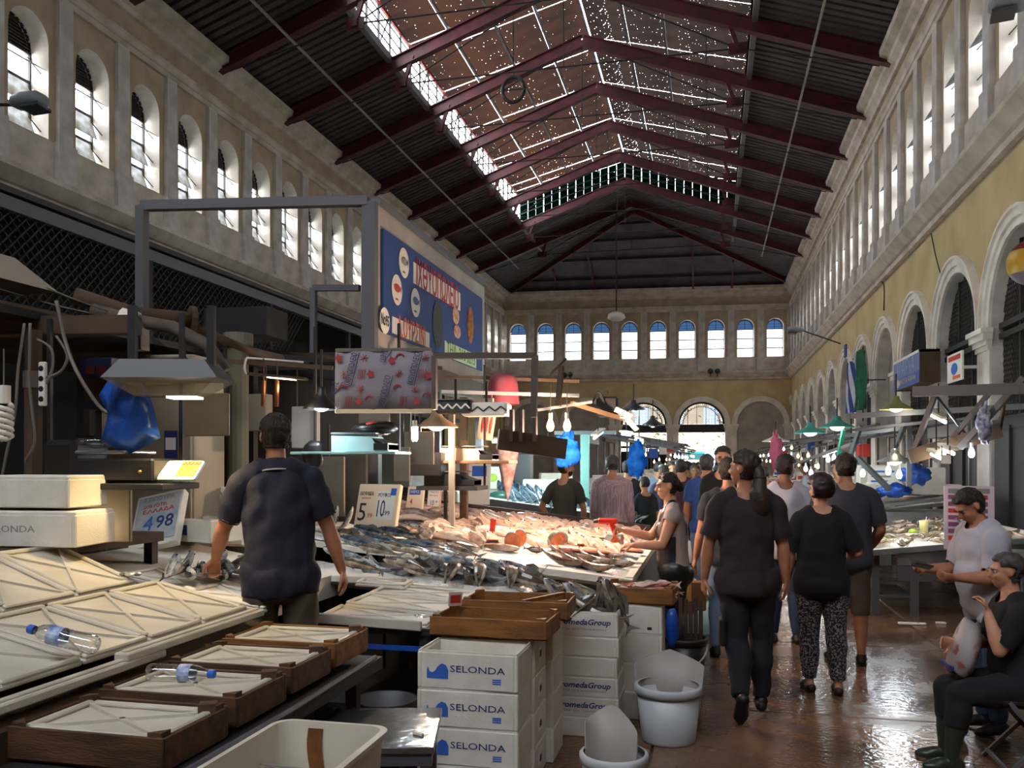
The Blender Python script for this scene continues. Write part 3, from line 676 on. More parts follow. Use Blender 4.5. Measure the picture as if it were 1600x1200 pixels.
    root.location = loc; root.rotation_euler = (0, 0, yaw); root.scale = (s, s, s)
    off = np.array((0, 0, dz)); me.vertices.foreach_set('co', (V+off).astype(np.float32).ravel()); me.update()
    nbr = None
    def garment(name, mask, m, o, fold_, smooth=2, edge=.75, bump=None):
        fs = [f for f in F_ if all(mask[i] for i in f)]
        if not fs: return None
        ids = sorted({i for f in fs for i in f}); ix = {v: k for k, v in enumerate(ids)}; ff = [tuple(ix[i] for i in f) for f in fs]
        v = V[ids].copy(); nn = N[ids]; cnt = {}
        for f in ff:
            for a, b in zip(f, f[1:]+f[:1]): e = (min(a, b), max(a, b)); cnt[e] = cnt.get(e, 0)+1
        E_ = np.array(list(cnt)); be = np.array([e for e, c in cnt.items() if c == 1])
        bd = np.zeros(len(v), bool)
        if len(be): bd[be.ravel()] = True
        def lap(w, E2, it, sel):
            for _ in range(it):
                acc = np.zeros_like(w); c = np.zeros(len(w))
                for a, b in ((0, 1), (1, 0)): np.add.at(acc, E2[:, a], w[E2[:, b]]); np.add.at(c, E2[:, a], 1)
                k_ = sel & (c > 0); w[k_] = .5*w[k_]+.5*acc[k_]/c[k_][:, None]
            return w
        if len(be): v = lap(v, be, 6, bd)
        fq = 45 if name in ('hair', 'beard') else 11
        q = np.array([mnoise.noise(Vector(p*fq)+Vector((loc[0]*3, loc[1], 0))) + .5*mnoise.noise(Vector((p[0]*25, p[1]*25, p[2]*9))) for p in v]) if fold_ else np.zeros(len(v))
        amt = np.where(bd, o*edge, o)+fold_*q*np.where(bd, .4, 1.)
        v = v+nn*amt[:, None]
        if smooth: v = lap(v, E_, smooth, ~bd)
        gm = D.meshes.new(name); gm.from_pydata([tuple(p+off) for p in v], [], ff); gm.materials.append(m); gm.polygons.foreach_set('use_smooth', [True]*len(ff)); gm.update()
        g = D.objects.new(name, gm); COL.objects.link(g); g.parent = root; return g
    isb = lambda *a: np.isin(bn, a)
    arm = isb('uaL', 'uaR'); far = isb('faL', 'faR')
    if trousers:
        tm = (isb('thL', 'thR') & (proj < .12)) | (isb('caL', 'caR') & (bt < cuff)) | (isb('torso') & (proj < .10))
        if cuff >= .9: tm |= isb('footL', 'footR') & False
        garment('trousers', tm, trousers, .012+loose*tl, fold*.9, 3)
    if shirt:
        smk = (isb('torso') & (proj > hem)) | (isb('thL', 'thR') & (proj > max(hem, -.13) ) & (proj < .2)) | (arm & (bt < sleeve)) | (isb('neck') & (bt < neck))
        dnk, _ = _polydist(V, [tuple(nb-sp*.06), tuple(nb+up*.12)])
        smk &= ~((dnk < neckr) & (proj > .47)) & (DD[names.index('head')] > 1.25)
        if sleeve > 1: smk |= arm | (far & (bt < sleeve-1))
        garment('shirt', smk, shirt, loose+.006, fold, 9 if vox < .012 else 4, .9)
    HL = (np.c_[V, np.ones(nv)] @ np.array(HM.inverted()).T)[:, :3]
    hd_ = isb('head', 'neck')
    if hair:
        hm = isb('head') & (HL[:, 2] > np.where(HL[:, 1] > .045, .068+bald, np.where(HL[:, 1] > .0, .035, -.075 if hairlen == 0 else -.12))) & ~((np.abs(HL[:, 0]) > .071) & (np.abs(HL[:, 1]+.012) < .024) & (HL[:, 2] < .03))
        if hairlen: hm |= hd_ & (HL[:, 1] < -.0) & (HL[:, 2] > -.05-hairlen)
        garment('hair', hm, hair, hairt if not hairlen else hairt+.006, .011, 0, .5)
    if beard: garment('beard', isb('head', 'neck') & (HL[:, 1] > .015) & (HL[:, 2] < -.035) & (HL[:, 2] > -.125) & ~((np.abs(HL[:, 0]) < .026) & (HL[:, 2] > -.073) & (HL[:, 2] < -.048)), hair, .004, .003, 1, .5)
    if shoes is not False:
        for kx in 'LR': garment('shoe', (bn == 'foot'+kx) | ((bn == 'ca'+kx) & (bt > shoe_h)), shoes or m_shoe, .010, 0, 2, .9)
    if eyes:
        for x in (-1, 1):
            e = MB(); e.smooth = True; e.ball((0, 0, 0), .0125, 10, 8).mt(1).ball((0, .0075, 0), .0068, 8, 6)
            eo = e.build('eye', [m_eye, m_pupil], root); eo.matrix_local = Matrix.Translation((0, 0, dz)) @ HM @ Matrix.Translation((x*.032, .0715, .006))
            bo = MB().box((0, 0, 0), (.036, .010, .007), (0, x*.15, 0)).build('eyebrow', hair or m_hairb, root); bo.matrix_local = Matrix.Translation((0, 0, dz)) @ HM @ Matrix.Translation((x*.033, .0905, .027))
    root.update_tag()
    MW = Matrix.Translation(loc) @ Matrix.Rotation(yaw, 4, 'Z') @ Matrix.Scale(s, 4) @ Matrix.Translation((0, 0, dz))
    return dict(o=root, M=MW, head=HM, tips={k: MW @ v for k, v in tips.items()}, dz=dz, s=s, nb=nb, chest=chest, sh=sh, lat=lat, fw=fw, sp=sp, pel=pel, garment=garment, bn=bn, bt=bt, proj=proj, V=V, HL=HL, dnk=dnk if shirt else None)
# ------------------------------------------------------------------ shared materials and builders of the stalls
m_foam = mat('white_foam', '#dcd8cc', .8, col2='#cfcabb', scale=5, bump=.12, bscale=90)
m_foamd = mat('wet_foam', '#c9c4b4', .35, col2='#b8b19f', scale=4, bump=.1, bscale=60)
m_wood = mat('crate_wood', '#5a3a1e', .7, col2='#3a2312', scale=5, stretch=(1, 6, 6), bump=.25, bscale=40)
m_woodl = mat('crate_wood_light', '#8a5a22', .65, col2='#6a4118', scale=5, stretch=(1, 6, 6), bump=.25, bscale=40)
m_board = mat('plain_board', '#503d2a', .8, col2='#3f2f20', scale=4)
m_steel = mat('stainless', '#9a9c9e', .32, .85, col2='#858789', scale=4)
m_steeld = mat('dull_steel', '#55565a', .45, .4)
m_ice = mat('crushed_ice', '#e2e2dc', .35, col2='#cfcfca', scale=30, bump=.6, bscale=70)
m_plastic = D.materials.new('clear_plastic'); m_plastic.use_nodes = True; _n = m_plastic.node_tree.nodes; _l = m_plastic.node_tree.links; _n.remove(_n['Principled BSDF'])
_t = _n.new('ShaderNodeBsdfTransparent'); _t.inputs[0].default_value = (.93, .95, .95, 1); _g = _n.new('ShaderNodeBsdfGlossy'); _g.inputs['Roughness'].default_value = .08; _w = _n.new('ShaderNodeLayerWeight'); _w.inputs[0].default_value = .35; _x = _n.new('ShaderNodeMixShader')
_l.new(_w.outputs['Facing'], _x.inputs[0]); _l.new(_t.outputs[0], _x.inputs[1]); _l.new(_g.outputs[0], _x.inputs[2]); _l.new(_x.outputs[0], _n['Material Output'].inputs[0])
m_blue = mat('blue_plastic', '#1e4fa8', .35, col2='#173f8c', scale=6); m_bluebag = mat('blue_bag', '#2458b8', .3, col2='#1b4596', scale=5, bump=.5, bscale=14)
m_bluelit = translucent('blue_bag_lit', '#3c9cf2', .65, col2='#1f6fd0', scale=14)
m_ink = mat('navy_ink', '#1d2f6e', .7); m_inkblue = mat('logo_blue', '#2f62b8', .7); m_inkred = mat('red_ink', '#c03a2e', .7); m_inkblk = mat('black_ink', '#23202a', .7); m_orange = mat('orange_ink', '#d9602a', .7)
m_grey = mat('grey_print', '#8c8a86', .8); m_paper = mat('white_card', '#e0dcd2', .75); m_tub = mat('tub_white', '#cfc8b6', .5, col2='#b9b09c', scale=3); m_rust = mat('rust_stain', '#7a4a16', .8, col2='#5c3510', scale=12)
m_pail = mat('pail_white', '#b9bec0', .4, col2='#a9aeb0', scale=3); m_pailin = mat('pail_inside', '#98908a', .5)
m_cable = mat('grey_cable', '#6e6860', .5); m_blkplastic = mat('black_plastic', '#1b1a1b', .4); m_teal = mat('pale_teal', '#a9cfd0', .4); m_brownbrd = mat('brown_board', '#4b3626', .75, col2='#3a291c', scale=3)
g_warm = glow('bulb_warm', '#ffc98a', 14); g_cool = glow('bulb_cool', '#dcecff', 14); g_tube = glow('tube_cool', '#dff6ff', 8); g_soft = glow('lamp_soft', '#fff0cf', 6); g_teal = glow('tube_teal', '#c8fff4', 6)

def foam_box(label, loc, rotz=0, dims=(.53, .33, .19), open_=True, text=None, group=None, lid=False, tilt=None, name='foam_box', wall=.024):
    w_, d, h = dims; t = thing(name, label, 'box', loc, tilt or rotz, group); b = MB()
    b.bbox((0, 0, .012), (w_-.012, d-.012, .024), .006)
    for sx in (-1, 1): b.bbox((sx*(w_/2-wall/2), 0, h/2), (wall, d, h), .006)
    for sy in (-1, 1): b.bbox((0, sy*(d/2-wall/2), h/2), (w_-wall*2+.01, wall, h), .006)
    b.build('body', m_foam, t)
    rm = MB()
    for sx in (-1, 1): rm.bx((sx*(w_/2-.004), -d/2+.004, h), (sx*(w_/2-wall*.55), d/2-.004, h+.008))
    for sy in (-1, 1): rm.bx((-w_/2+.01, sy*(d/2-.004), h), (w_/2-.01, sy*(d/2-wall*.55), h+.008))
    rm.build('rim', m_foam, t)
    if not open_: MB().bbox((0, 0, h+.005), (w_-.01, d-.01, .03), .008).build('lid', m_foam, t)
    if text: text(t, w_, d, h)
    return t
def foam_lid(label, loc, rot, w_=.56, d=.40, group=None, m=None):
    t = thing('foam_cover', label, 'box lid', loc, rot, group); m = m or m_foamd
    MB().bbox((0, 0, 0), (w_, d, .022), .006).build('plate', m, t)
    b = MB()
    for sx in (-1, 1): b.bbox((sx*(w_/2-.018), 0, .018), (.03, d-.02, .018), .006)
    for sy in (-1, 1): b.bbox((0, sy*(d/2-.018), .018), (w_-.07, .03, .018), .006)
    b.build('rim', m, t)
    b = MB()
    for sy in (-1, 1): b.bar((-w_/2+.035, sy*(d/2-.035), .015), (w_/2-.035, -sy*(d/2-.035), .015), .016, .014)
    b.build('rib', m, t); return t
def crate(label, loc, rotz, dims, group=None, m=None, thick=.012, slope=0, inner=True):
    L, W, h = dims; m = m or m_wood; t = thing('wooden_crate', label, 'crate', loc, rotz if isinstance(rotz, tuple) else (0, 0, rotz), group)
    MB().bx((-L/2+.01, -W/2+.01, 0), (L/2-.01, W/2-.01, .01)).build('base', m, t)
    for sy in (-1, 1): MB().bbox((0, sy*(W/2-thick/2), h/2+.004), (L, thick, h-.008), .003).build('plank', m, t)
    for sx in (-1, 1): MB().bbox((sx*(L/2-thick/2), 0, h/2), (thick, W-thick*2-.004, h*.94), .003).build('plank', m, t)
    for sx in (-1, 1):
        for sy in (-1, 1): MB().prism([(sx*(L/2-thick), sy*(W/2-thick)), (sx*(L/2-thick-.05), sy*(W/2-thick)), (sx*(L/2-thick), sy*(W/2-thick-.05))], .01, h+.012, 'xy').build('corner_block', m, t)
    return t

ORD = ('first', 'second', 'third', 'fourth', 'fifth', 'sixth', 'seventh', 'eighth', 'ninth', 'tenth', 'eleventh', 'twelfth', 'thirteenth', 'fourteenth', 'fifteenth', 'sixteenth', 'seventeenth', 'eighteenth', 'nineteenth', 'twentieth')
# ------------------------------------------------------------------ fish
FM = {}
def fish_mats(k, back, side, belly, rough=.25):
    FM[k] = [mat('fish_%s_%s' % (k, n), c, rough, col2=c2, scale=14, spec=.7) for n, c, c2 in (('back', back, side), ('side', side, back), ('belly', belly, side))]
fish_mats('bass', '#3b3d40', '#8d8f90', '#d5d2ca'); fish_mats('blue', '#1d2a38', '#4f6273', '#c9c6be'); fish_mats('dark', '#2e2a26', '#77695a', '#cfc0a8')
fish_mats('pink', '#b08a7a', '#e0bda9', '#f2dccc'); fish_mats('pale', '#8a766a', '#dcc2ae', '#efdccb'); fish_mats('red', '#9a4a48', '#d08f84', '#ecd0c2'); fish_mats('brown', '#4a392c', '#97806a', '#d9c8b2'); fish_mats('silver', '#43474b', '#a6a9aa', '#e4e2dc')
m_fin = mat('fin', '#5c5650', .4); m_finp = mat('fin_pale', '#b79d8e', .4); m_fisheye = mat('fish_eye', '#0d0d10', .1)
def fish(kind, L=.3, h=.075, w_=.045, bend=0., bz=0., label='', group=None, parts=True, finm=None, cat='fish'):
    """a fish along local X with its head at +X, back up (+Z)"""
    n = 12; prof = [(-.5, .16), (-.42, .22), (-.3, .46), (-.12, .86), (.05, 1.0), (.2, .97), (.33, .78), (.43, .48), (.49, .16)]
    off = lambda x: Vector((x*L, bend*L*(4*x*x-.4), bz*L*(4*x*x-.4)))
    mb = MB(); mb.smooth = True; rings = [[off(x)+Vector((0, w_/2*p**.8*math.sin(t), h/2*p*math.cos(t))) for t in [2*math.pi*k/n for k in range(n)]] for x, p in prof]
    idx = [0, 0, 1, 1, 2, 2, 2, 2, 1, 1, 0, 0]
    for a, b in zip(rings, rings[1:]):
        for k in range(n): j = (k+1) % n; mb.mt(idx[k]).quad(a[k], a[j], b[j], b[k])
    mb.mt(1); mb.add(rings[-1], [tuple(range(n))])
    t = thing('fish', label, cat, group=group); mb.build('body', FM[kind], t); fm = finm or m_fin
    e = off(-.49); dx = Vector((-1, -bend*4*-1*.5, 0)).normalized(); dx = (off(-.5)-off(-.42)).normalized()
    f = MB(); up = Vector((0, 0, 1)); hh = h*.62
    for s_ in (-1, 1): f.add([e+Vector((0, .002, 0))-dx*.01, e+dx*L*.17+up*hh*s_, e+dx*L*.09, e-Vector((0, .002, 0))-dx*.01], [(0, 1, 2), (3, 2, 1)])
    f.build('tail_fin', fm, t)
    if parts:
        f = MB(); ps = [off(x)+up*(h/2*p*.96) for x, p in ((-.28, .5), (-.12, .86), (.05, 1.), (.18, .98))]; hs = (.12, .28, .34, .05)
        for (a, ha), (b, hb) in zip(zip(ps, hs), list(zip(ps, hs))[1:]): f.quad(a, b, b+up*h*hb-Vector((L*.04, 0, 0)), a+up*h*ha-Vector((L*.04, 0, 0)))
        f.build('dorsal_fin', fm, t)
        f = MB(); 
        for s_ in (-1, 1):
            a = off(.24)+Vector((0, s_*w_*.42, -h*.1)); f.add([a, a+Vector((-L*.13, s_*.012, h*.08)), a+Vector((-L*.12, s_*.012, -h*.14))], [(0, 1, 2)])
        f.build('pectoral_fin', fm, t)
        f = MB(); f.smooth = True
        for s_ in (-1, 1): f.ball(off(.385)+Vector((0, s_*w_*.30, h*.13)), h*.075, 8, 5)
        f.build('eye', m_fisheye, t)
    return t
def lie(o, loc, yaw, roll=math.pi/2, slope=0., pitch=0.):
    M = Matrix.Rotation(slope, 4, 'Y') @ Matrix.Rotation(yaw, 4, 'Z') @ Matrix.Rotation(pitch, 4, 'Y') @ Matrix.Rotation(roll, 4, 'X')
    o.location = loc; o.rotation_euler = M.to_euler(); return o

# ------------------------------------------------------------------ near stall: crates of foam lids, sloping lid bed
t = thing('stall_table', 'timber framed table under the sloping bed of white foam lids', 'table', (-2.75, 3.2, 0))
MB().prism([(-.82, .90), (.48, .72), (.48, .86), (.30, .92), (-.82, 1.20)], -.85, .95, 'xz').build('bed', m_board, t)
MB().bx((.5, -.95, .70), (1.12, .9, .76)).build('crate_shelf', m_dark, t); MB().tube([(1.12, -.95, .765), (1.12, -.1, .76), (1.1, .85, .765)], .012, 6).build('edge_pipe', m_steelgrey, t)
for sx, sy in ((-.7, -.75), (-.7, .85), (.4, -.8), (.4, .85), (1.0, -.85), (1.0, .8)): MB().bbox((sx, sy, .36), (.06, .06, .72), .006).build('leg', m_dark, t)
for k, (lb, y0, y1) in enumerate((('dark wooden crate at the near end of the crate row, white lid inside', 2.37, 2.75), ('wooden crate with a clear water bottle lying on its lid', 2.80, 3.18), ('wooden crate between the bottle crate and the crate against the vendor', 3.22, 3.60), ('wooden crate against the vendor\'s trousers, at the far end of the crate row', 3.64, 4.03))):
    W_ = y1-y0; z = .765+.012*k
    c = crate(lb, (-1.97, (y0+y1)/2, z), 0, (.58, W_, .115), 'crates of lids along the near stall', m_wood if k < 1 else (m_woodl if k == 3 else m_wood))
    foam_lid('white foam lid lying in ' + ('the crate at the near end of the row', 'the crate that carries the clear bottle', 'the third crate from the near end', 'the crate against the vendor')[k], (-1.97, (y0+y1)/2, z+.085), (0, 0, 0), .53, W_-.05, 'lids in the crates')
    MB().box((.24, W_/2-.05, .118), (.06, .05, .035), (0, 0, .4)).build('chock', m_wood, c)
def slope_pt(u, Y): return Vector((-2.36-u, Y, .965+u*.222 if u < .57 else 1.092+(u-.57)*.37))
names = []
for r, (u0, th, ysl) in enumerate(((.29, math.atan(.222), (2.25, 2.66, 3.065, 3.47, 3.875)), (.845, math.atan(.37), (2.42, 2.86, 3.30, 3.74)))):
    for k, Y in enumerate(ysl):
        p = slope_pt(u0, Y); lb = 'white foam lid of the %s row of the sloping bed, %s from the vendor' % (('lower', 'upper')[r], ('last', 'fourth', 'third', 'second', 'nearest the')[k+(5-len(ysl))] if k+(5-len(ysl)) < 4 else 'first')
        foam_lid(lb, (p.x, p.y, p.z+.0), (0, th, 0), .565 if r == 0 else .53, .395 if r == 0 else .43, 'lids of the sloping bed')
# long lid edges stacked along the front of the bed
for k, (y0, y1, lb) in enumerate(((2.2, 3.25, 'white foam strip along the crates at the near part of the bed'), (3.0, 4.08, 'white foam strip along the crates reaching the vendor'))):
    t = thing('foam_strip', lb, 'packaging', (-2.315, (y0+y1)/2, .93+.032*k)); MB().bbox((0, 0, 0), (.07, y1-y0, .035), .006).build('strip', m_foamd, t); MB().bbox((0, 0, .02), (.03, y1-y0-.04, .012), .004).build('ridge', m_foamd, t)
def bottle(label, loc, yaw, slope):
    t = thing('water_bottle', label, 'bottle', loc); b = MB(); b.smooth = True
    prof = [(.001, 0), (.028, 0), (.032, .01), (.031, .03)]
    for k in range(5): prof += [(.032, .035+k*.015), (.0295, .042+k*.015)]
    prof += [(.032, .112), (.032, .165), (.026, .19), (.013, .212), (.013, .222)]
    b.lathe(prof, 16); b.build('bottle_body', m_plastic, t); MB().lathe([(.0326, .115), (.0326, .16)], 16).build('label_band', mat('bottle_label', '#3a62b0', .5, col2='#c4cede', scale=25), t)
    MB().lathe([(.0145, .217), (.0155, .22), (.0155, .236), (.013, .24), (.001, .24)], 14).build('cap', mat('cap_blue', '#1f62c0', .4), t)
    M = Matrix.Rotation(slope, 4, 'Y') @ Matrix.Rotation(yaw, 4, 'Z') @ Matrix.Rotation(math.pi/2, 4, 'Y'); t.rotation_euler = M.to_euler(); t.scale = (1.15,)*3; return t
p = onZ(150, 1012, 1.055); bottle('clear water bottle with blue cap lying on the sloping lids', (p.x, p.y, 1.062+.0), math.pi*1.04, math.atan(.222))
bottle('clear water bottle with blue label lying in the wooden crate', (-2.2, 3.02, .905), .12, 0)
# water and scraps on the upper lid
t = thing('fish_scrap', 'small dark fish scraps on the upper foam lid', 'scrap', slope_pt(.62, 3.95)+Vector((0, 0, .05)))
for k in range(5): MB().ball((R.uniform(-.05, .05), R.uniform(-.05, .05), .0), .02, 7, 5, (1.4, .8, .6)).build('piece', FM['bass'][k % 3], t)

# ------------------------------------------------------------------ bed beyond the lids where the vendor sorts fish
t = thing('sorting_table', 'white ice covered table in front of the vendor', 'table', (-3.0, 5.0, 0))
MB().prism([(-.9, .95), (.40, .80), (.40, .953), (-.9, 1.16)], -.86, .70, 'xz').build('bed', m_foam, t)
for sx, sy in ((-.8, -.75), (.34, -.75), (-.8, .62), (.34, .62)): MB().bbox((sx, sy, .4), (.06, .06, .8), .006).build('leg', m_dark, t)
for k, (u, Y) in enumerate(((-.15, 4.35), (.3, 4.42))): foam_lid(('closed white foam lid under the vendor\'s hand', 'closed white foam lid below the 4.98 price board')[k], (-2.75-u, Y, 1.005+u*.16), (0, .16, 0), .5, .32, 'lids before the vendor', m_foam)
vf = fish('silver', .30, .085, .05, .12, label='shiny silver sea bass on the bed under the vendor\'s hand', group='sea bass under the vendor\'s hand')
vspots = [(268, 893, 2.6, 1.2, .6), (285, 888, 2.3, .5, .8), (300, 900, -.4, .2, .2), (335, 882, 2.2, 1.1, .5), (345, 900, -.3, 1.4, .1), (365, 905, .3, 1.5, .1), (372, 880, 2.1, .6, .6), (385, 893, 1.9, 1.2, .3), (392, 872, 2.4, .4, .7), (355, 893, 2.9, 1.0, .2), (318, 898, 2.8, 1.3, .1)]
for i, (x, y, yaw, roll, pit) in enumerate(vspots):
    p = onZ(x, y, 1.04); z = .93+.158*(-p.x-2.45)+.045; p = onZ(x, y, z+.01)
    o = vf if i == 0 else dup(vf); o['label'] = 'silver sea bass on the bed at the vendor\'s hand, %s counting away from the lids' % ORD[i]; lie(o, (p.x, p.y, z+.03), yaw-.6, roll, .16, -pit*.5)

# ------------------------------------------------------------------ vendor in the navy polo
m_polo = mat('polo_navy', '#17182a', .85, bump=.15, bscale=60); m_khaki = mat('khaki_cloth', '#55493a', .85)
plat = thing('standing_platform', 'low wooden platform that the vendor stands on', 'platform', (-2.36, 4.42, 0)); MB().bbox((0, 0, .18), (.6, .6, .04), .005).build('deck', m_dark, plat)
for sx in (-.25, .25): MB().bx((sx-.03, -.3, 0), (sx+.03, .3, .16)).build('bearer', m_dark, plat)
vendor = person('vendor in a navy polo shirt and khaki trousers seen from behind, sorting fish', (-2.33, 4.34, .2), .42, 1.76, m_skin, m_polo, m_khaki, m_hairb, dict(spine=(-.05, .05, 1), twist=.05, aL=((-.48, .30, -1), (-.24, .62, -.72), (0, .1, -1), 1.2), aR=((.40, .02, -1), (.30, .10, -1), (-1, .1, 0), .55), lL=((-.06, .05, -1), (0, -.05, -1), -.2), lR=((.08, 0, -1), (.02, -.05, -1), .2)), .0075, 1.04, .06, sleeve=.78, hem=-.13, look=(-.10, .12), loose=.024, fold=.016, neckr=.0, hairt=.017)
vm = vendor['garment']; bn, bt, pj = vendor['bn'], vendor['bt'], vendor['proj']
m_piping = mat('white_piping', '#b9b4b0', .8)
q_ = _rot_to(vendor['fw'], vendor['sp']); q_ = Matrix.Translation(vendor['nb']+Vector((0, 0, vendor['dz']))+vendor['sp']*.012-vendor['fw']*.004) @ q_ @ Matrix.Rotation(-.18, 4, 'X')
b = MB(); b.smooth = True; b.M = q_; b.lathe([(.098, -.036), (.092, -.012), (.078, .030), (.073, .034), (.070, .024), (.080, -.02)], 24); b.build('collar', m_polo, vendor['o'])
b = MB(); b.smooth = True; b.M = q_; b.tube([(.0985*math.cos(a), .0985*math.sin(a), -.036) for a in [2*math.pi*k/32 for k in range(33)]], .0045, 6); b.build('collar_piping', m_piping, vendor['o'])
for k in 'LR': vm('sleeve_piping', (bn == 'ua'+k) & (bt > .70) & (bt < .745), m_piping, .029, 0, 1, 1.)

# ------------------------------------------------------------------ white boxes, brown crates and bins in front
def selonda(t, w_, d, h):
    F_ = FR((.06, -d/2-.001, h*.62), (1, 0, 0), (0, 0, 1)); lettering('lettering', 'SELONDA', m_ink, t, FR((.055, -d/2-.001, h*.56), (1, 0, 0), (0, 0, 1)), .048, .29)
    b = MB(); y = -d/2-.002
    sh = [(-.215, .28), (-.10, .28), (-.10, .52), (-.112, .66), (-.135, .70), (-.155, .62), (-.17, .50), (-.185, .44), (-.20, .46), (-.21, .60), (-.215, .50)]
    b.prism([(x, z*h) for x, z in sh], y, y+.002); b.build('emblem', m_inkblue, t)
    b = MB(); 
    for k in range(3): b.bx((.135, y, h*(.20+.055*k)), (.18, y+.002, h*(.235+.055*k)))
    b.build('small_mark', m_inkblue, t)
pos = [4.2+.165]
for k in range(4):
    lb = 'white foam box with blue SELONDA print, ' + ('standing on the floor', 'second from the floor', 'third from the floor', 'open at the top')[k]+' of the front stack'
    foam_box(lb, (-1.215+.004*(k % 2), 4.365, .195*k), .012*((k*7) % 3-1), (.535, .33, .187), True, selonda, 'foam boxes with SELONDA print')
def sticker(t, w_, d, h):
    b = MB(); b.bx((w_/2, -.05, h*.3), (w_/2+.002, .04, h*.75)); b.build('sticker', m_paper, t); MB().bx((w_/2+.002, -.03, h*.4), (w_/2+.003, .02, h*.6)).build('sticker_print', m_inkblk, t)
for k in range(4): foam_box('white foam box of the stack behind the SELONDA boxes, ' + ('lowest', 'second up', 'third up', 'topmost')[k], (-1.20, 4.715, .195*k), 0, (.535, .33, .187), True, sticker, 'foam boxes behind the SELONDA stack')
for k in range(4): foam_box('white foam box of the third stack under the rear brown crate, ' + ('lowest', 'second up', 'third up', 'topmost')[k], (-1.16, 5.065, .203*k), 0, (.535, .33, .195), True, None, 'foam boxes of the third stack')
c = crate('brown wooden crate on the white boxes, nearer of the two', (-1.175, 4.66, .795), -.03, (.66, .36, .105), 'brown crates on the foam boxes', m_woodl)
MB().box((.05, .02, .03), (.24, .1, .03), (0, 0, .2)).build('paper_scrap', m_paper, c)
c2_ = crate('brown wooden crate behind the nearer one on the white boxes', (-1.13, 5.06, .83), .02, (.64, .36, .105), 'brown crates on the foam boxes', m_woodl)
MB().bar((.05, -.15, .1), (.25, .15, .11), .02).build('loose_stick', m_woodl, c2_)
t = thing('card_packet', 'small printed packet tucked in the brown crate corner', 'packet', (-1.455, 4.79, .91), (.3, 0, .5)); MB().bx((-.04, 0, 0), (.04, .012, .09)).build('card', m_paper, t); MB().bx((-.03, -.002, .02), (.03, 0, .07)).build('print', m_inkred, t)
def andro(t, w_, d, h):
    lettering('lettering', 'AndromedaGroup', m_ink, t, FR((.05, -d/2-.001, h*.60), (1, 0, 0), (0, 0, 1)), .05, .42, shear=.25, bold=.0012); lettering('small_lettering', 'A BETTER SEA FISHERMAN', m_grey, t, FR((.05, -d/2-.001, h*.30), (1, 0, 0), (0, 0, 1)), .018, .36)
H_ = .128
for k in range(6):
    lb = 'white foam fish box of the AndromedaGroup stack, ' + ('on the floor', 'second from the floor', 'third from the floor', 'fourth from the floor', 'fifth from the floor', 'topmost and full of grey fish')[k]
    foam_box(lb, (-.875+.006*((k*5) % 3-1), 5.59, H_*k), .01*((k*3) % 3-1), (.61, .36, H_-.006 if k < 5 else .15), True, andro if k in (1, 2, 5) else None, 'foam boxes with AndromedaGroup print')
t = thing('crushed_ice', 'crushed ice under the grey fish in the topmost AndromedaGroup box', 'ice', (-.875, 5.59, 5*H_)); MB().bx((-.275, -.15, .025), (.275, .15, .09)).build('ice_fill', m_ice, t)
gf = fish('dark', .34, .10, .07, .1, label='dark grey fish heaped in the topmost AndromedaGroup box', group='grey fish in the AndromedaGroup box')
FM['grey'] = FM['bass']
gf2 = fish('bass', .34, .105, .065, .15, label='dark grey fish heaped in the topmost AndromedaGroup box', group='grey fish in the AndromedaGroup box')
for i in range(15):
    o = (gf, gf2)[i % 2] if i < 2 else dup((gf, gf2)[i % 2])
    lie(o, (-.875+R.uniform(-.24, .24), 5.59+R.uniform(-.12, .1), 5*H_+.15+.045*(i // 5)), R.uniform(-.5, .9)+(math.pi if i % 3 else 0), R.uniform(.6, 1.5), 0, R.uniform(-.7, -.1))
# tail ends sticking up
for k in range(3): lie(dup(gf), (-.72+.06*k, 5.57, 5*H_+.2), 1.2+k, .3, 0, -1.1)

def pail(label, loc, r, h, m=m_pail, handle=False, insert=None, name='bucket'):
    t = thing(name, label, 'bucket', loc); b = MB(); b.smooth = True
    b.lathe([(.001, 0), (r*.80, 0), (r*.82, .015), (r*.97, h-.05), (r*.92, h-.05), (r*.79, .02), (.001, .02)], 28); b.build('pail_body', m, t)
    b = MB(); b.smooth = True; b.lathe([(r*.93, h-.055), (r*1.03, h-.05), (r*1.05, h-.01), (r*1.0, h), (r*.93, h)], 28); b.build('rim', m, t)
    if handle:
        b = MB(); b.tube([(r*1.02*math.cos(a), -.02-abs(math.sin(a))*.1-r*.9*math.sin(a)*.9, h-.05-.14*math.sin(a)) for a in [math.pi*k/14 for k in range(15)]], .008, 6); b.build('handle', m_tub, t)
    return t
b1 = pail('white plastic bucket on the wet floor with a cut piece standing in it', (-.262, 5.48, 0), .205, .35)
b = MB(); n = 12; arc = [(-.185*math.cos(a), .02+.165*math.sin(a)) for a in [math.pi*(.05+.9*k/n) for k in range(n+1)]]
t = thing('cut_bucket', 'cut half of a grey bucket standing inside the white bucket', 'bucket', (-.262, 5.48, .03)); b = MB(); b.smooth = True
b.loft([[(x*1.0, y, .02), (x*1.22, y*1.05, .50-.07*abs(x)/.185), (x*1.18, y*1.02, .50-.07*abs(x)/.185), (x*.95, y*.95, .03)] for x, y in arc], True); b.build('shell', m_pailin, t)
t = thing('blue_scrap', 'crumpled blue plastic in the white bucket', 'bag', (-.30, 5.40, .28)); b = MB(); b.smooth = True; b.ball((0, 0, 0), .06, 9, 6, (1, .7, .6)); b.build('film', m_bluebag, t)
for v in t.children[0].data.vertices: v.co *= 1+.35*mnoise.noise(v.co*40)
b2 = pail('white bucket at the frame\'s foot in front of the AndromedaGroup stack', (-.47, 4.26, 0), .165, .31)
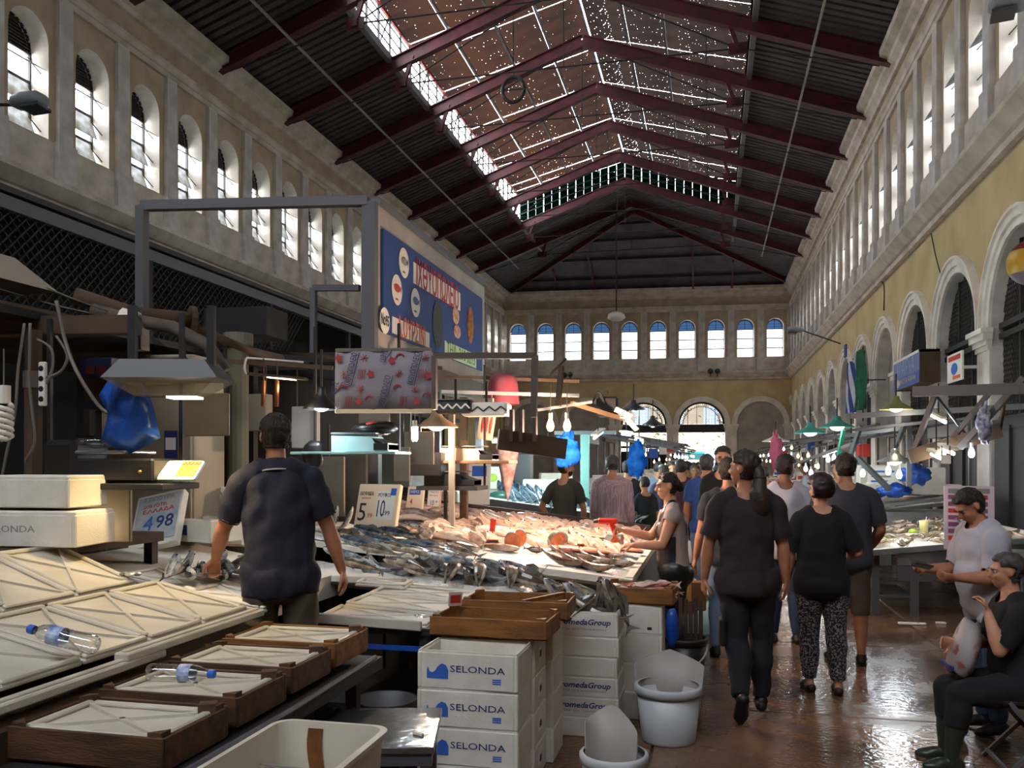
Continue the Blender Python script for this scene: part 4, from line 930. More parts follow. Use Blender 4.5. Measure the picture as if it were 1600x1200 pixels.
t = thing('cut_bucket', 'tall cut grey shell standing in the bucket by the AndromedaGroup stack', 'bucket', (-.49, 4.27, .03)); b = MB(); b.smooth = True
arc = [(-.15*math.cos(a), .01+.12*math.sin(a)) for a in [math.pi*(.04+.92*k/n) for k in range(n+1)]]
b.loft([[(x*.85, y*.9, 0), (x*.9, y*1.05, .47-.5*max(abs(x)-.03, 0)-.3*max(x, 0)), (x*.86, y*1.02, .47-.5*max(abs(x)-.03, 0)-.3*max(x, 0)), (x*.8, y*.85, .01)] for x, y in arc], True); b.build('shell', m_pailin, t)
# open white tub with a rust stain
t = thing('plastic_tub', 'open white plastic tub with a rusty streak, by the crates', 'tub', (-1.335, 2.55, .40)); b = MB(); b.smooth = False
def rrect(x, y, r, z, n=5): return [(sx*(x-r)+r*math.cos(a), sy*(y-r)+r*math.sin(a), z) for sx, sy, a0 in ((1, 1, 0), (-1, 1, math.pi/2), (-1, -1, math.pi), (1, -1, 1.5*math.pi)) for a in [a0+math.pi/2*k/n for k in range(n+1)]]
b.loft([rrect(.19, .30, .05, 0), rrect(.205, .335, .06, .37), rrect(.222, .352, .07, .385), rrect(.222, .352, .07, .40), rrect(.20, .33, .06, .402), rrect(.198, .328, .06, .385), rrect(.18, .29, .045, .015)]); b.build('tub_body', m_tub, t)
b = MB(); zs = [.06+.04*k for k in range(9)]
for a_, c_ in zip(zs, zs[1:]):
    yw = lambda z: .286+.042*(z-.015)/.37-.004; xw = lambda z: -.05+.02*math.sin(z*14)
    b.quad((xw(a_)-.03, yw(a_), a_), (xw(a_)+.03, yw(a_), a_), (xw(c_)+.03, yw(c_), c_), (xw(c_)-.03, yw(c_), c_))
b.build('rust_streak', m_rust, t)
MB().bar((-.19, .15, .30), (.19, .12, .30), .008).build('crack_line', m_grey, t)
s_ = thing('tub_stand', 'dark stand under the white tub', 'stand', (-1.335, 2.55, 0)); MB().bx((-.2, -.3, .36), (.2, .3, .395)).build('top', m_dark, s_)
for sx in (-.17, .17):
    for sy in (-.27, .27): MB().bx((sx-.02, sy-.02, 0), (sx+.02, sy+.02, .36)).build('leg', m_dark, s_)
# steel table
t = thing('steel_table', 'small stainless steel table with wet shiny top', 'table', (-1.40, 3.50, 0), (0, 0, .25))
mst = mat('wet_steel', '#8f9294', .16, .9, bump=.2, bscale=9); MB().bbox((0, 0, .585), (.50, .56, .03), .004).build('top', mst, t); MB().bx((-.24, -.27, .52), (.24, .27, .57)).build('apron', m_steeld, t)
for sx in (-.21, .21):
    for sy in (-.24, .24): MB().bbox((sx, sy, .26), (.035, .035, .52), .004).build('leg', m_steel, t)
t = thing('crumb', 'scrap of foam on the steel table', 'scrap', (-1.2, 3.42, .6)); MB().box((0, 0, .006), (.05, .015, .01), (0, 0, -.4)).build('flake', m_paper, t)
# bowl and hoses under the crates
t = thing('metal_bowl', 'round metal bowl under the crate row', 'bowl', (-1.75, 4.45, .32)); b = MB(); b.smooth = True; b.lathe([(.05, 0), (.13, .03), (.17, .12), (.175, .125), (.165, .12), (.12, .04), (.001, .02)], 20); b.build('shell', m_steel, t)
s_ = thing('low_shelf', 'low dark shelf below the crates', 'shelf', (-1.75, 4.45, 0)); MB().bx((-.25, -.25, .28), (.2, .25, .315)).build('board', m_dark, s_)
for sx in (-.22, .17): MB().bx((sx-.02, -.2, 0), (sx+.02, .2, .28)).build('leg', m_dark, s_)
# ------------------------------------------------------------------ the fish display
def zmain(x): return .8085-.1033*x
def zledge(x): return .756-.0551*x
SLM = math.atan(.1033)
t = thing('display_table', 'long sloping fish display table with grey end board', 'table', (0, 0, 0))
b = MB(); b.prism([(-.60, zmain(-.6)-.06), (-.60, zmain(-.6)-.02), (-3.9, zmain(-3.9)-.02), (-3.9, zmain(-3.9)-.06)], 6.35, 10.2, 'xz'); b.build('bed', m_foam, t)
b = MB(); b.prism([(-.56, zmain(-.56)-.03), (-.56, zmain(-.56)+.02), (-2.05, zmain(-2.05)+.02), (-2.05, zmain(-2.05)-.03)], 6.31, 6.40, 'xz'); b.build('near_lip', m_foam, t)
b = MB(); b.bx((-.62, 6.36, zmain(-.6)-.03), (-.56, 10.2, zmain(-.6)+.03)); b.build('aisle_lip', m_foam, t)
b = MB(); b.prism([(-.57, .22), (-.57, zmain(-.57)-.03), (-2.05, zmain(-2.05)-.03), (-2.05, .22)], 6.42, 6.46, 'xz'); b.build('end_board', m_steeld, t)
b = MB(); b.bx((-.60, 6.42, .25), (-.56, 10.2, zmain(-.6)-.04)); b.build('aisle_board', mat('grey_board', '#6d6a66', .7), t)
b = MB(); b.prism([(-.7, zmain(-.7)-.06), (-.7, zmain(-.7)+.12), (-3.9, zmain(-3.9)+.12), (-3.9, zmain(-3.9)-.06)], 10.2, 10.26, 'xz'); b.build('far_board', m_brownbrd, t)
for x, y in ((-.66, 6.5), (-.66, 10.0), (-2.2, 6.5), (-2.2, 10.0), (-3.7, 6.5), (-3.7, 10.)): MB().bbox((x, y, .4), (.06, .06, .8), .006).build('leg', m_dark, t)
t = thing('ice_ledge', 'lower ice covered ledge in front of the fish display', 'table', (0, 0, 0))
b = MB(); b.prism([(-1.2, zledge(-1.2)-.06), (-1.2, zledge(-1.2)), (-3.4, zledge(-3.4)+.01), (-3.4, zledge(-3.4)-.06)], 5.78, 6.34, 'xz'); b.build('bed', m_foam, t)
b = MB(); b.prism([(-1.2, zledge(-1.2)-.05), (-1.2, zledge(-1.2)+.015), (-2.6, zledge(-2.6)+.015), (-2.6, zledge(-2.6)-.05)], 5.74, 5.80, 'xz'); b.build('front_lip', m_foam, t)
b = MB(); b.bx((-2.6, 5.82, .2), (-1.25, 5.86, .76)); b.build('skirt', m_dark, t); 
for x in (-1.3, -2.4, -3.3): MB().bx((x-.03, 6.2, 0), (x+.03, 6.26, .78)).build('leg', m_dark, t)
def ice(name, label, x0, x1, y0, y1, zf, n, m, seed, amp=.018, side=None):
    b = MB(); b.smooth = True; vs = []
    for i in range(n+1):
        for j in range(m+1):
            x, y = x0+(x1-x0)*i/n, y0+(y1-y0)*j/m; e = min(i, n-i, j, m-j); z = zf(x)+(.004 if e == 0 else .02+amp*mnoise.noise(Vector((x*7, y*7, seed)))+amp*.6*mnoise.noise(Vector((x*23, y*23, seed))))
            vs.append((x, y, z))
    b.add(vs, [(i*(m+1)+j, (i+1)*(m+1)+j, (i+1)*(m+1)+j+1, i*(m+1)+j+1) for i in range(n) for j in range(m)])
    o = b.build(name, m_ice); return tag(o, label, 'ice', kind='stuff')
ice('crushed_ice', 'crushed ice spread over the fish display', -3.85, -.64, 6.42, 10.15, lambda x: zmain(x)-.015, 80, 90, 1.)
ice('crushed_ice', 'crushed ice on the lower ledge', -3.35, -1.22, 5.81, 6.38, zledge, 60, 18, 5.)
def on_main(x, y):      # point of the display surface under a place of the frame
    d = ray(x, y); t_ = (CAMZ-.8085)/(-.1033*d.x*1-d.z) if False else (.8085-CAMZ)/(d.z+.1033*d.x); return Vector((0, 0, CAMZ))+d*t_
def on_ledge(x, y):
    d = ray(x, y); return Vector((0, 0, CAMZ))+d*((.756-CAMZ)/(d.z+.0551*d.x))
# dark blue mackerel-like fish at the vendor's side
pr = [fish('blue', .42, .085, .065, .03, label='long dark blue fish in the heap beside the vendor', group='dark blue fish beside the vendor'), fish('dark', .40, .08, .06, -.03, label='long dark blue fish in the heap beside the vendor', group='dark blue fish beside the vendor')]
for i, (x, y) in enumerate(sorted([(545, 845), (575, 838), (560, 862), (598, 850), (620, 845), (590, 875), (618, 866), (640, 862), (665, 857), (655, 878), (690, 872), (720, 868), (560, 890), (700, 888), (535, 872), (630, 888)])):
    p = on_main(x, y); o = pr[i % 2] if i < 2 else dup(pr[i % 2]); o['label'] = 'long dark blue fish of the heap beside the vendor, %s counting away from him' % ORD[i]; lie(o, p+Vector((0, 0, .035+.02*(i % 3))), -.45+R.uniform(-.12, .12)+(math.pi if i % 5 == 9 else math.pi), R.uniform(.5, 1.3), SLM)
# grey fish curled along the ledge
cu = [fish('bass', .44, .10, .07, .34, .0, label='grey fish', group='grey fish curled on the ledge'), fish('dark', .46, .10, .07, -.30, .05, label='grey fish', group='grey fish curled on the ledge'), fish('bass', .40, .095, .065, .05, .28, label='grey fish', group='grey fish curled on the ledge')]
for i, (x, Y, yaw, roll, dz) in enumerate([(632, 6.15, -.35, .9, .0), (655, 6.05, 2.7, .35, .02), (668, 6.22, 2.3, .5, .03), (690, 6.2, 2.2, .3, .03), (706, 5.92, -1.35, 1.4, .03), (716, 6.08, 2.75, .4, .02), (738, 6.2, 2.4, .3, .04), (746, 5.92, -1.2, 1.5, .03), (766, 6.05, 2.75, .35, .02), (784, 6.2, 2.45, .3, .04), (792, 5.95, -1.1, 1.3, .03), (806, 6.05, 2.6, .5, .03), (820, 6.2, 2.5, .3, .04), (828, 6.0, 2.8, .3, .03), (600, 6.15, 2.9, .6, .0)]):
    p = onY(x, 900, Y); p.z = zledge(p.x); o = cu[i % 3] if i < 3 else dup(cu[i % 3]); o['label'] = 'grey fish curled on the ledge ice, %s counting from the vendor' % ORD[i]; lie(o, p+Vector((0, 0, .065+dz)), yaw, roll, .05, -.16)
o = fish('silver', .24, .08, .06, .1, label='bright silver fish alone on the ledge nearest the vendor', group=None); p = onY(578, 900, 6.0); p.z = zledge(p.x); lie(o, p+Vector((0, 0, .04)), -.5, 1.2, .05)
# black-backed fish of the middle, pale fish of the upper bed
bb = [fish('brown', .34, .07, .055, .05, label='dark backed fish in the middle of the display', group='dark backed fish on the display'), fish('dark', .34, .065, .05, -.08, label='dark backed fish in the middle of the display', group='dark backed fish on the display')]
for i, (x, y) in enumerate(sorted([(622, 828), (640, 832), (660, 834), (690, 838), (652, 846), (672, 848), (695, 852), (705, 846), (720, 846), (740, 852), (690, 860), (730, 860), (765, 852), (655, 800), (675, 805), (700, 812), (640, 795)])):
    p = on_main(x, y); o = bb[i % 2] if i < 2 else dup(bb[i % 2]); o['label'] = 'dark backed fish in the middle of the display, %s counting from the price boards' % ORD[i]; lie(o, p+Vector((0, 0, .035)), math.pi-.35+R.uniform(-.2, .2), R.uniform(.3, 1.3), SLM)
pk = [fish('pink', .40, .105, .065, .08, label='pale pink fish among the many on the upper display', group='pale pink fish on the display', finm=m_finp), fish('pale', .44, .10, .065, -.08, label='pale pink fish among the many on the upper display', group='pale pink fish on the display', finm=m_finp), fish('pale', .36, .115, .065, .14, label='pale pink fish among the many on the upper display', group='pale pink fish on the display', finm=m_finp)]
cnt = 0
for row in range(9):
    for k in range(15):
        Y = 6.95+row*.36+R.uniform(-.07, .07); X = -.85-k*.21+R.uniform(-.05, .05)-(row % 2)*.1
        if X < -2.5 and Y < 8.0: continue
        if X > -1.75 and Y < 7.45: continue
        if X < -3.7: continue
        if R.random() < .12: continue
        o = pk[cnt] if cnt < 3 else dup(pk[cnt % 3]); cnt += 1
        lie(o, (X, Y, zmain(X)+.05+R.uniform(0, .05)), math.pi-.5+R.uniform(-.5, .5), R.uniform(.4, 1.5), SLM, R.uniform(-.25, .05))
# thin silver fish fanned behind the price boards
th = fish('silver', .30, .04, .03, .03, label='thin pale fish fanned out beside the price boards', group='thin fish beside the price boards')
for i in range(22):
    p = on_main(608+R.uniform(0, 75), 806+R.uniform(0, 22)); o = th if i == 0 else dup(th); lie(o, p+Vector((0, 0, .03+.012*(i % 3))), math.pi-.35+R.uniform(-.1, .1), R.uniform(.5, 1.4), SLM)
# salmon: fillets, slices and steaks
m_salm = mat('salmon_flesh', '#e0906c', .35, col2='#efb194', scale=10, stretch=(1, 5, 1), spec=.6); m_salm2 = mat('salmon_steak', '#c9683c', .4, col2='#e08c5c', scale=12); m_skinf = mat('salmon_skin', '#50504e', .3)
def fillet(loc, yaw, L, W):
    t = thing('fillet', 'orange salmon fillet spread on the ice', 'fillet', group='salmon fillets on the display'); b = MB(); b.smooth = True; n = 8
    b.loft([[(x*L, W*p*math.cos(a), .028*p*max(math.sin(a), -.3)) for a in [2*math.pi*k/10 for k in range(10)]] for x, p in ((-.5, .15), (-.35, .6), (-.1, .95), (.15, 1), (.35, .85), (.5, .3))]); b.build('flesh', m_salm, t)
    b = MB(); b.loft([[(x*L, W*1.02*p*math.cos(a), -.012+.006*math.sin(a)) for a in [2*math.pi*k/8 for k in range(8)]] for x, p in ((-.5, .15), (-.1, .95), (.35, .85), (.5, .3))]); b.build('skin', m_skinf, t); return t
for i, (x, y, yaw, L, W) in enumerate(sorted([(735, 852, .2, .4, .09), (775, 838, .1, .45, .09), (880, 852, .15, .5, .1), (915, 862, -.1, .5, .1), (945, 850, .1, .45, .1), (850, 845, .3, .4, .09), (930, 832, .1, .4, .09), (965, 868, -.4, .4, .09), (905, 872, .1, .4, .08), (890, 835, .2, .45, .1), (955, 835, .2, .42, .1)])):
    p = on_main(x, y); o = fillet(None, 0, L*1.25, W*1.3); o['label'] = 'orange salmon fillet spread on the ice, %s counting from the price boards' % ORD[i]; lie(o, p+Vector((0, 0, .075)), yaw, 0, SLM)
def steak(x, y, yaw, r=.08, l=.085):
    t = thing('salmon_steak', 'cut salmon steak standing on the ice with orange face', 'fish steak', group='salmon steaks on the display'); b = MB(); b.smooth = True
    sec = [(r*math.cos(a)*.8, r*math.sin(a)) for a in [2*math.pi*k/14 for k in range(14)]]
    b.loft([[(-l/2, u, v) for u, v in sec], [(l/2, u, v) for u, v in sec]], False); b.build('skin', m_skinf, t)
    for s_ in (-1, 1): MB().add([(s_*l/2, u*.97, v*.97) for u, v in sec], [tuple(range(14))]).build('cut_face', m_salm2, t)
    p = on_main(x, y); lie(t, p+Vector((0, 0, .09)), yaw, 0, SLM); return t
for a in ((800, 862, -1.2), (812, 856, -1.4), (868, 862, -1.0), (876, 860, -1.7), (955, 864, -.6), (965, 862, -.2)): steak(*a)['label'] = 'cut salmon steak with orange face, at %s of the row of steaks' % {800: 'the price board end', 812: 'second place', 868: 'third place', 876: 'fourth place', 955: 'fifth place', 965: 'the aisle end'}[a[0]]
# red mullet at the near corner
rm = fish('brown', .42, .085, .065, .16, .0, label='brown pink fish', group='brown pink fish at the display corner', finm=mat('fin_red', '#b5695e', .4))
for i, (x, y, yaw, roll) in enumerate([(893, 878, -.3, .6), (905, 886, -.4, 1.2), (885, 886, .1, 1.0), (930, 882, -.55, .9), (942, 874, -.6, .7), (925, 892, -.5, 1.3), (958, 886, -.6, .8), (912, 872, -.2, .5)]):
    p = on_main(x, y); o = rm if i == 0 else dup(rm); o['label'] = 'brown pink fish laid over the near aisle corner of the display, %s of the pile' % ORD[i]; lie(o, p+Vector((0, 0, .06)), yaw, roll, SLM, .1)
# scorpion fish and cod tail
o = fish('brown', .16, .06, .05, .05, label='small dark scorpion fish by the salmon steaks'); p = on_main(835, 866); lie(o, p+Vector((0, 0, .04)), .1, .8, SLM)
o = fish('pale', .36, .09, .07, .03, label='pale headless fish in front of the salmon steaks', finm=m_finp); p = on_main(780, 862); lie(o, p+Vector((0, 0, .04)), .05, 1.2, SLM)
# price stick, red tag, plastic cup
t = thing('price_stick', 'red price tag on a thin stick in the ice', 'tag', on_main(770, 852)); MB().bar((0, 0, 0), (0, 0, .14), .006).build('stick', m_inkblk, t); MB().box((0, 0, .18), (.05, .006, .11), (0, .12, 0)).build('tag_card', mat('tag_red', '#cc3a22', .6), t)
t = thing('plastic_cup', 'clear plastic cup of iced coffee with straw standing on the ledge', 'cup', Vector((onY(733, 900, 5.95).x, 5.95, zledge(-1.6)+.02))); b = MB(); b.smooth = True; b.lathe([(.001, 0), (.032, 0), (.046, .125), (.044, .125), (.031, .004), (.001, .004)], 18); b.build('cup_body', m_plastic, t)
b = MB(); b.smooth = True; b.lathe([(.001, .005), (.030, .005), (.037, .065), (.001, .065)], 18); b.build('coffee', mat('coffee', '#b08a50', .3), t); MB().tube([(0, 0, .02), (.03, 0, .17), (.055, 0, .22)], .0035, 6).build('straw', m_inkblk, t)
# the fishmonger's white lids on the table beside the vendor
t = thing('packing_table', 'dark table beside the vendor carrying flat white lids, blue bar below', 'table', (-1.92, 5.05, 0)); MB().bx((-.36, -.42, .76), (.36, .62, .80)).build('top', m_dark, t); MB().bar((-.36, -.44, .69), (.36, -.44, .69), .025).build('blue_bar', m_blue, t)
for sx, sy in ((-.32, -.38), (.32, -.38), (-.32, .55), (.32, .55)): MB().bx((sx-.025, sy-.025, 0), (sx+.025, sy+.025, .76)).build('leg', m_dark, t)
MB().bx((-.34, -.36, .3), (.34, .5, .33)).build('lower_shelf', m_dark, t)
for k, (x, y, z, rz, lb) in enumerate(((-1.93, 4.83, .815, .05, 'white foam lid lying nearest on the packing table'), (-1.90, 5.15, .84, -.04, 'white foam lid overlapping the one before it on the packing table'), (-1.88, 5.48, .855, .02, 'white foam lid against the ice ledge on the packing table'), (-2.22, 5.62, .90, .1, 'small white foam lid propped by the vendor\'s right arm'))):
    foam_lid(lb, (x, y, z), (.02, .05, rz), .66 if k < 3 else .35, .36 if k < 3 else .25, 'lids on the packing table', m_foam)
t = thing('foam_tray', 'broken grey white tray edge at the front of the packing table', 'tray', (-1.92, 4.61, .80), (0, .03, 0)); MB().bbox((0, 0, .03), (.64, .03, .06), .006).build('front_edge', m_foamd, t); MB().bbox((0, .1, .01), (.6, .2, .02), .006).build('bottom', m_foamd, t)
t = thing('foam_slab', 'thick white foam slab with dark edge beside the vendor\'s hand', 'packaging', Vector((onY(555, 900, 5.7).x, 5.7, zledge(-2.5)+.0)), (0, .06, .3)); MB().bbox((0, 0, .03), (.32, .2, .05), .006).build('slab', m_foam, t); MB().bbox((0, 0, -.005), (.32, .2, .02), .004).build('underside', m_dark, t)
t = thing('film_scrap', 'shiny clear film scrap on the white lid', 'film', (-1.66, 4.80, .842)); b = MB(); b.smooth = True; b.ball((0, 0, 0), .035, 8, 5, (1.6, .8, .3)); b.build('film', m_plastic, t)
# ------------------------------------------------------------------ pink fish crate on boxes at the aisle corner
for k in range(4): foam_box('white foam box under the small fish crate, ' + ('on the floor', 'second up', 'third up', 'topmost')[k], (-.55, 6.03, .195*k), 0, (.46, .36, .188), True, lambda t, w_, d, h: MB().bx((.13, -d/2-.003, h*.15), (.16, -d/2, h*.25)).build('hand_hole', m_black, t), 'foam boxes under the small fish crate')  # black patch painted as the dark inside of the hand hole
crate('small brown crate of pinkish fish at the aisle corner', (-.48, 6.02, .785), -.1, (.50, .36, .11), None, m_woodl)
sf = fish('red', .22, .05, .035, .05, label='small pinkish fish in the brown crate at the aisle corner', group='pinkish fish in the corner crate', finm=m_finp); sf2 = fish('pale', .22, .05, .035, -.06, label='small pinkish fish in the brown crate at the aisle corner', group='pinkish fish in the corner crate', finm=m_finp)
for i in range(18):
    o = (sf, sf2)[i % 2] if i < 2 else dup((sf, sf2)[i % 2]); lie(o, (-.48+R.uniform(-.17, .17), 6.02+R.uniform(-.11, .11), .84+.02*(i // 5)), R.uniform(-.6, .3)+math.pi*(i % 2), R.uniform(.5, 1.5), 0, R.uniform(-.25, .1))
pb = pail('black bin with a pale rope handle by the aisle corner', (-.2, 7.05, 0), .17, .34, m_blkplastic, True)
t = thing('wood_bundle', 'bundle of upright wooden slats in the black bin', 'wood', (-.15, 7.08, .03))
for k in range(5): MB().bbox((-.09+.04*k, .02*(k % 2), .31), (.034, .018, .62-.03*(k % 3)), .003).build('slat', m_brownbrd, t)
t = thing('blue_sack', 'blue plastic bag hanging over the black bin', 'bag', (-.30, 6.92, .42)); b = MB(); b.smooth = True; b.ball((0, 0, 0), .1, 10, 8, (.55, .5, 1.6)); o = b.build('film', m_bluebag, t)
for v in o.data.vertices: v.co *= 1+.3*mnoise.noise(v.co*18)
# price boards on the display
def price_board(label, c, w_, h, tilt, yaw, thick=.03, name='price_board', m=None, group=None):
    t = thing(name, label, 'price sign', c, (0, 0, 0), group); t.rotation_euler = (Matrix.Rotation(yaw, 4, 'Z') @ Matrix.Rotation(-tilt, 4, 'X')).to_euler()
    MB().bbox((0, thick/2, h/2), (w_, thick, h), .006).build('board', m or m_paper, t); return t
def words_on(t, body, x, z, size, m, width=None, **k): return lettering('lettering', body, m, t, FR((x, -.002, z), (1, 0, 0), (0, 0, 1)), size, width, **k)
P = on_main(582, 838)
t = price_board('cream price board 5.99 and 10.99 standing on the display', P+Vector((0, 0, .01)), .36, .40, .28, -.15, .05, m=mat('cream_card', '#e6cfae', .7))
words_on(t, 'ΛΑΥΡΑΚΙΑ', -.10, .32, .045, m_inkblk, .12); words_on(t, 'ΙΧΘΥΟΤΡ', -.10, .285, .02, m_inkred, .08); words_on(t, '5', -.12, .17, .20, m_inkblk, .065); words_on(t, '.99', -.055, .15, .05, m_inkred, .05); words_on(t, 'το κιλό', -.09, .07, .02, m_inkred, .1)
MB().bx((.0, -.004, .12), (.155, -.001, .345)).build('pasted_card', m_paper, t); words_on(t, 'ΡΟΥΦΟΣ', .06, .31, .04, m_inkblk, .11, ext=.004); words_on(t, '10', .035, .20, .19, m_ink, .065, ext=.004); words_on(t, '.99', .095, .17, .05, m_ink, .055, ext=.004)
MB().bx((.11, -.006, .31), (.155, -.002, .365)).build('blue_badge', m_inkblue, t); MB().bbox((0, .0, -.0), (.37, .09, .05), .006).build('foot_block', mat('cream_card', '#e6cfae', .7), t); t.scale = (1.15,)*3
P = on_main(668, 795)
t = price_board('white price sheet with blue emblem behind the 5.99 board', on_main(640, 812)+Vector((0, .1, .02)), .20, .34, .25, -.12, .03, m=mat('cream_sheet', '#ead9bd', .7)); MB().bx((-.07, -.004, .25), (.06, -.001, .31)).build('blue_emblem', m_inkblue, t); lettering('lettering', 'ΙΧΘΥΣ', m_paper, t, FR((-.005, -.005, .28), (1, 0, 0), (0, 0, 1)), .04, .10); words_on(t, '4', -.04, .17, .09, m_inkred, .03)
t = price_board('pink rimmed price sheet reading 10 at the head of the display', on_main(668, 806)+Vector((.02, .12, .02)), .17, .31, .2, -.12, .03, m=mat('pink_card', '#dfa99b', .7)); MB().bx((-.07, -.004, .03), (.07, -.001, .28)).build('inner_card', m_paper, t); words_on(t, 'ΓΛΩΣΣΕΣ', 0, .25, .035, m_inkblk, .12, ext=.004); words_on(t, 'ΦΡΕΣΚΙΕΣ', 0, .21, .025, m_inkred, .11, ext=.004); words_on(t, '10', -.02, .12, .09, m_ink, .045, ext=.004); words_on(t, '90', .04, .135, .03, m_inkblk, .03, ext=.004)
for k, (x, y, lb) in enumerate(((528, 800, 'white foam box behind the dark blue fish, beside the 5.99 board'), (690, 790, 'white foam box at the head of the display behind the price sheets'))):
    foam_box(lb, on_main(x, y)+Vector((0, .15, .02)), .1, (.4, .3, .15), False)
bf = fish('bass', .30, .09, .05, .1, .1, label='grey fish leaning head up against the 5.99 board', group='grey fish beside the 5.99 board')
for i, (x, y) in enumerate([(520, 825), (530, 815), (540, 826), (552, 818), (515, 838), (560, 832)]): o = bf if i == 0 else dup(bf); lie(o, on_main(x, y)+Vector((0, 0, .07)), 1.2+R.uniform(-.5, .5), R.uniform(.3, 1.3), SLM, -.9)
# ------------------------------------------------------------------ kiosk with the blue shop sign, its frames, the lean-to along the far wall
m_fascia = mat('fascia_white', '#b3aaa0', .75, col2='#9e958b', scale=1.5); m_signblue = mat('sign_blue', '#183b7a', .5); m_cream = mat('sign_cream', '#ded8cc', .6)
KX = -3.3
K0, K1 = onX(588, 400, KX).y, onX(757, 470, KX).y
zt0 = onX(588, 318, KX).z; zb0 = onX(588, 548, KX).z
t = thing('kiosk', 'white walled fish kiosk that carries the blue shop sign', 'kiosk', (KX, K0, 0))
MB().bx((-.08, 0, zb0), (0, K1-K0, zt0)).build('fascia', m_fascia, t); MB().bx((-.12, -.10, zb0-.5), (.02, 0, zt0)).build('corner_post', m_steelgrey, t); MB().bx((-.12, 0, zt0), (.04, K1-K0, zt0+.06)).build('top_rail', m_steelgrey, t)
MB().bx((-.1, 0, zb0-.25), (.12, K1-K0+1, zb0)).build('bottom_beam', m_board, t); MB().bx((-2.6, 0, zb0-.1), (-.08, K1-K0, zb0)).build('roof_deck', m_dark, t)
MB().bx((-2.5, K1-K0-.1, 0), (-1.15, K1-K0, zb0-.1)).build('rear_partition', mat('partition', '#6d6860', .8), t); MB().bx((-2.55, .2, 0), (-2.48, K1-K0, zb0-.1)).build('back_partition', mat('partition', '#6d6860', .8), t)
for yy in (.1, (K1-K0)/2, K1-K0-.1): MB().bx((-.1, yy-.05, 0), (0, yy+.05, zb0-.2)).build('post', m_steelgrey, t)
A = onX(594, 357, KX); B_ = onX(748, 517, KX); A2 = onX(590, 517, KX); 
t = thing('shop_sign', 'blue fishmonger signboard with red Greek lettering and fish discs', 'sign', (KX+.012, A.y, 0))
zlo, zhi = A2.z, A.z; LY = onX(750, 500, KX).y-A.y
MB().bx((0, 0, zlo), (.025, LY, zhi)).build('board', m_signblue, t)
def on_sign(x, y): p = onX(x, y, KX+.04); return p.y-A.y, p.z
def sframe(x, y, lift=.027): u, z = on_sign(x, y); return FR((lift, u, z), (0, 1, 0), (0, 0, 1))
def patch(name, x0, x1, y0, y1, m, lift=.03):
    u0, z0 = on_sign(x0, y0); u1, _ = on_sign(x1, y0); _, z1 = on_sign(x0, y1); MB().bx((.02, u0, min(z0, z1)), (lift, u1, max(z0, z1))).build(name, m, t); return u0, u1, z0, z1
u0, u1, z0, z1 = patch('name_panel', 646, 719, 409, 442, m_cream); lettering('lettering', 'ΙΧΘΥΟΠΩΛΕΙΟ', mat('sign_red', '#b01c24', .6), t, FR((.032, (u0+u1)/2, (z0+z1)/2), (0, 1, 0), (0, 0, 1)), .42, (u1-u0)*.9, bold=.006)
u0, u1, z0, z1 = patch('owner_panel', 613, 671, 494, 520, m_cream); lettering('lettering', 'Λ.ΟΥΡΣΙΝΙ', m_orange, t, FR((.032, (u0+u1)/2, (z0+z1)/2), (0, 1, 0), (0, 0, 1)), .30, (u1-u0)*.75, bold=.004)
u0, u1, z0, z1 = patch('lower_panel', 695, 744, 532, 556, mat('sign_lightgreen', '#c8d8a8', .6)); lettering('lettering', 'ΤΗΛ. 210 3213', mat('sign_green', '#2f7a3a', .6), t, FR((.032, (u0+u1)/2, (z0+z1)/2), (0, 1, 0), (0, 0, 1)), .22, (u1-u0)*.9)
for x, y, m, lb in ((631, 411, FM['bass'][0], 'n'), (620, 453, mat('disc_red', '#b23c2e', .5), 'r'), (649, 473, mat('disc_blue', '#3a5578', .5), 'b')):
    u, z = on_sign(x, y); r = .155; b = MB(); b.add([(.031, u+r*math.cos(a), z+r*1.05*math.sin(a)) for a in [2*math.pi*k/28 for k in range(28)]], [tuple(range(28))]); d_ = b.build('disc', m_cream, t)
    b = MB(); pts = [(math.cos(a)*.095, math.sin(a)*.045) for a in [2*math.pi*k/16 for k in range(16)]]; b.add([(.034, u+p, z+q+.02) for p, q in pts], [tuple(range(16))]); b.add([(.034, u+.08, z+.02), (.034, u+.13, z+.07), (.034, u+.12, z+.02), (.034, u+.13, z-.03)], [(0, 1, 2, 3)]); b.bx((.031, u-.04, z-.11), (.034, u+.03, z-.09)); b.build('painted_fish', m, d_)
u, z = on_sign(601, 501); b = MB(); r = .135; b.add([(.031, u+r*math.cos(a), z+r*math.sin(a)) for a in [2*math.pi*k/24 for k in range(24)]], [tuple(range(24))]); d_ = b.build('number_disc', m_cream, t); lettering('lettering', 'Νο95', m_inkblk, d_, FR((.033, u, z), (0, 1, 0), (0, 0, 1)), .15, .22, bold=.004)
u, z = on_sign(684, 507); b = MB(); b.add([(.032, u+.20*math.cos(a), z+.29*math.sin(a)) for a in [2*math.pi*k/24 for k in range(24)]], [tuple(range(24))]); b.build('dark_emblem', mat('plate_dark', '#23282a', .6, col2='#3e4640', scale=30), t)
u, z = on_sign(712, 503); b = MB(); b.ball((.03, u, z+.08), .16, 10, 6, (.08, 1, .7)).ball((.03, u+.06, z-.12), .16, 10, 6, (.08, 1, .55)); b.build('seafood_picture', mat('seafood_pink', '#a8604a', .6, col2='#d9b09a', scale=14), t)
u, z = on_sign(735, 505); b = MB(); b.ball((.03, u, z-.03), .2, 10, 6, (.08, .75, 1.3)); b.build('shrimp_picture', mat('shrimp_orange', '#b86a28', .6, col2='#7a4218', scale=18), t)
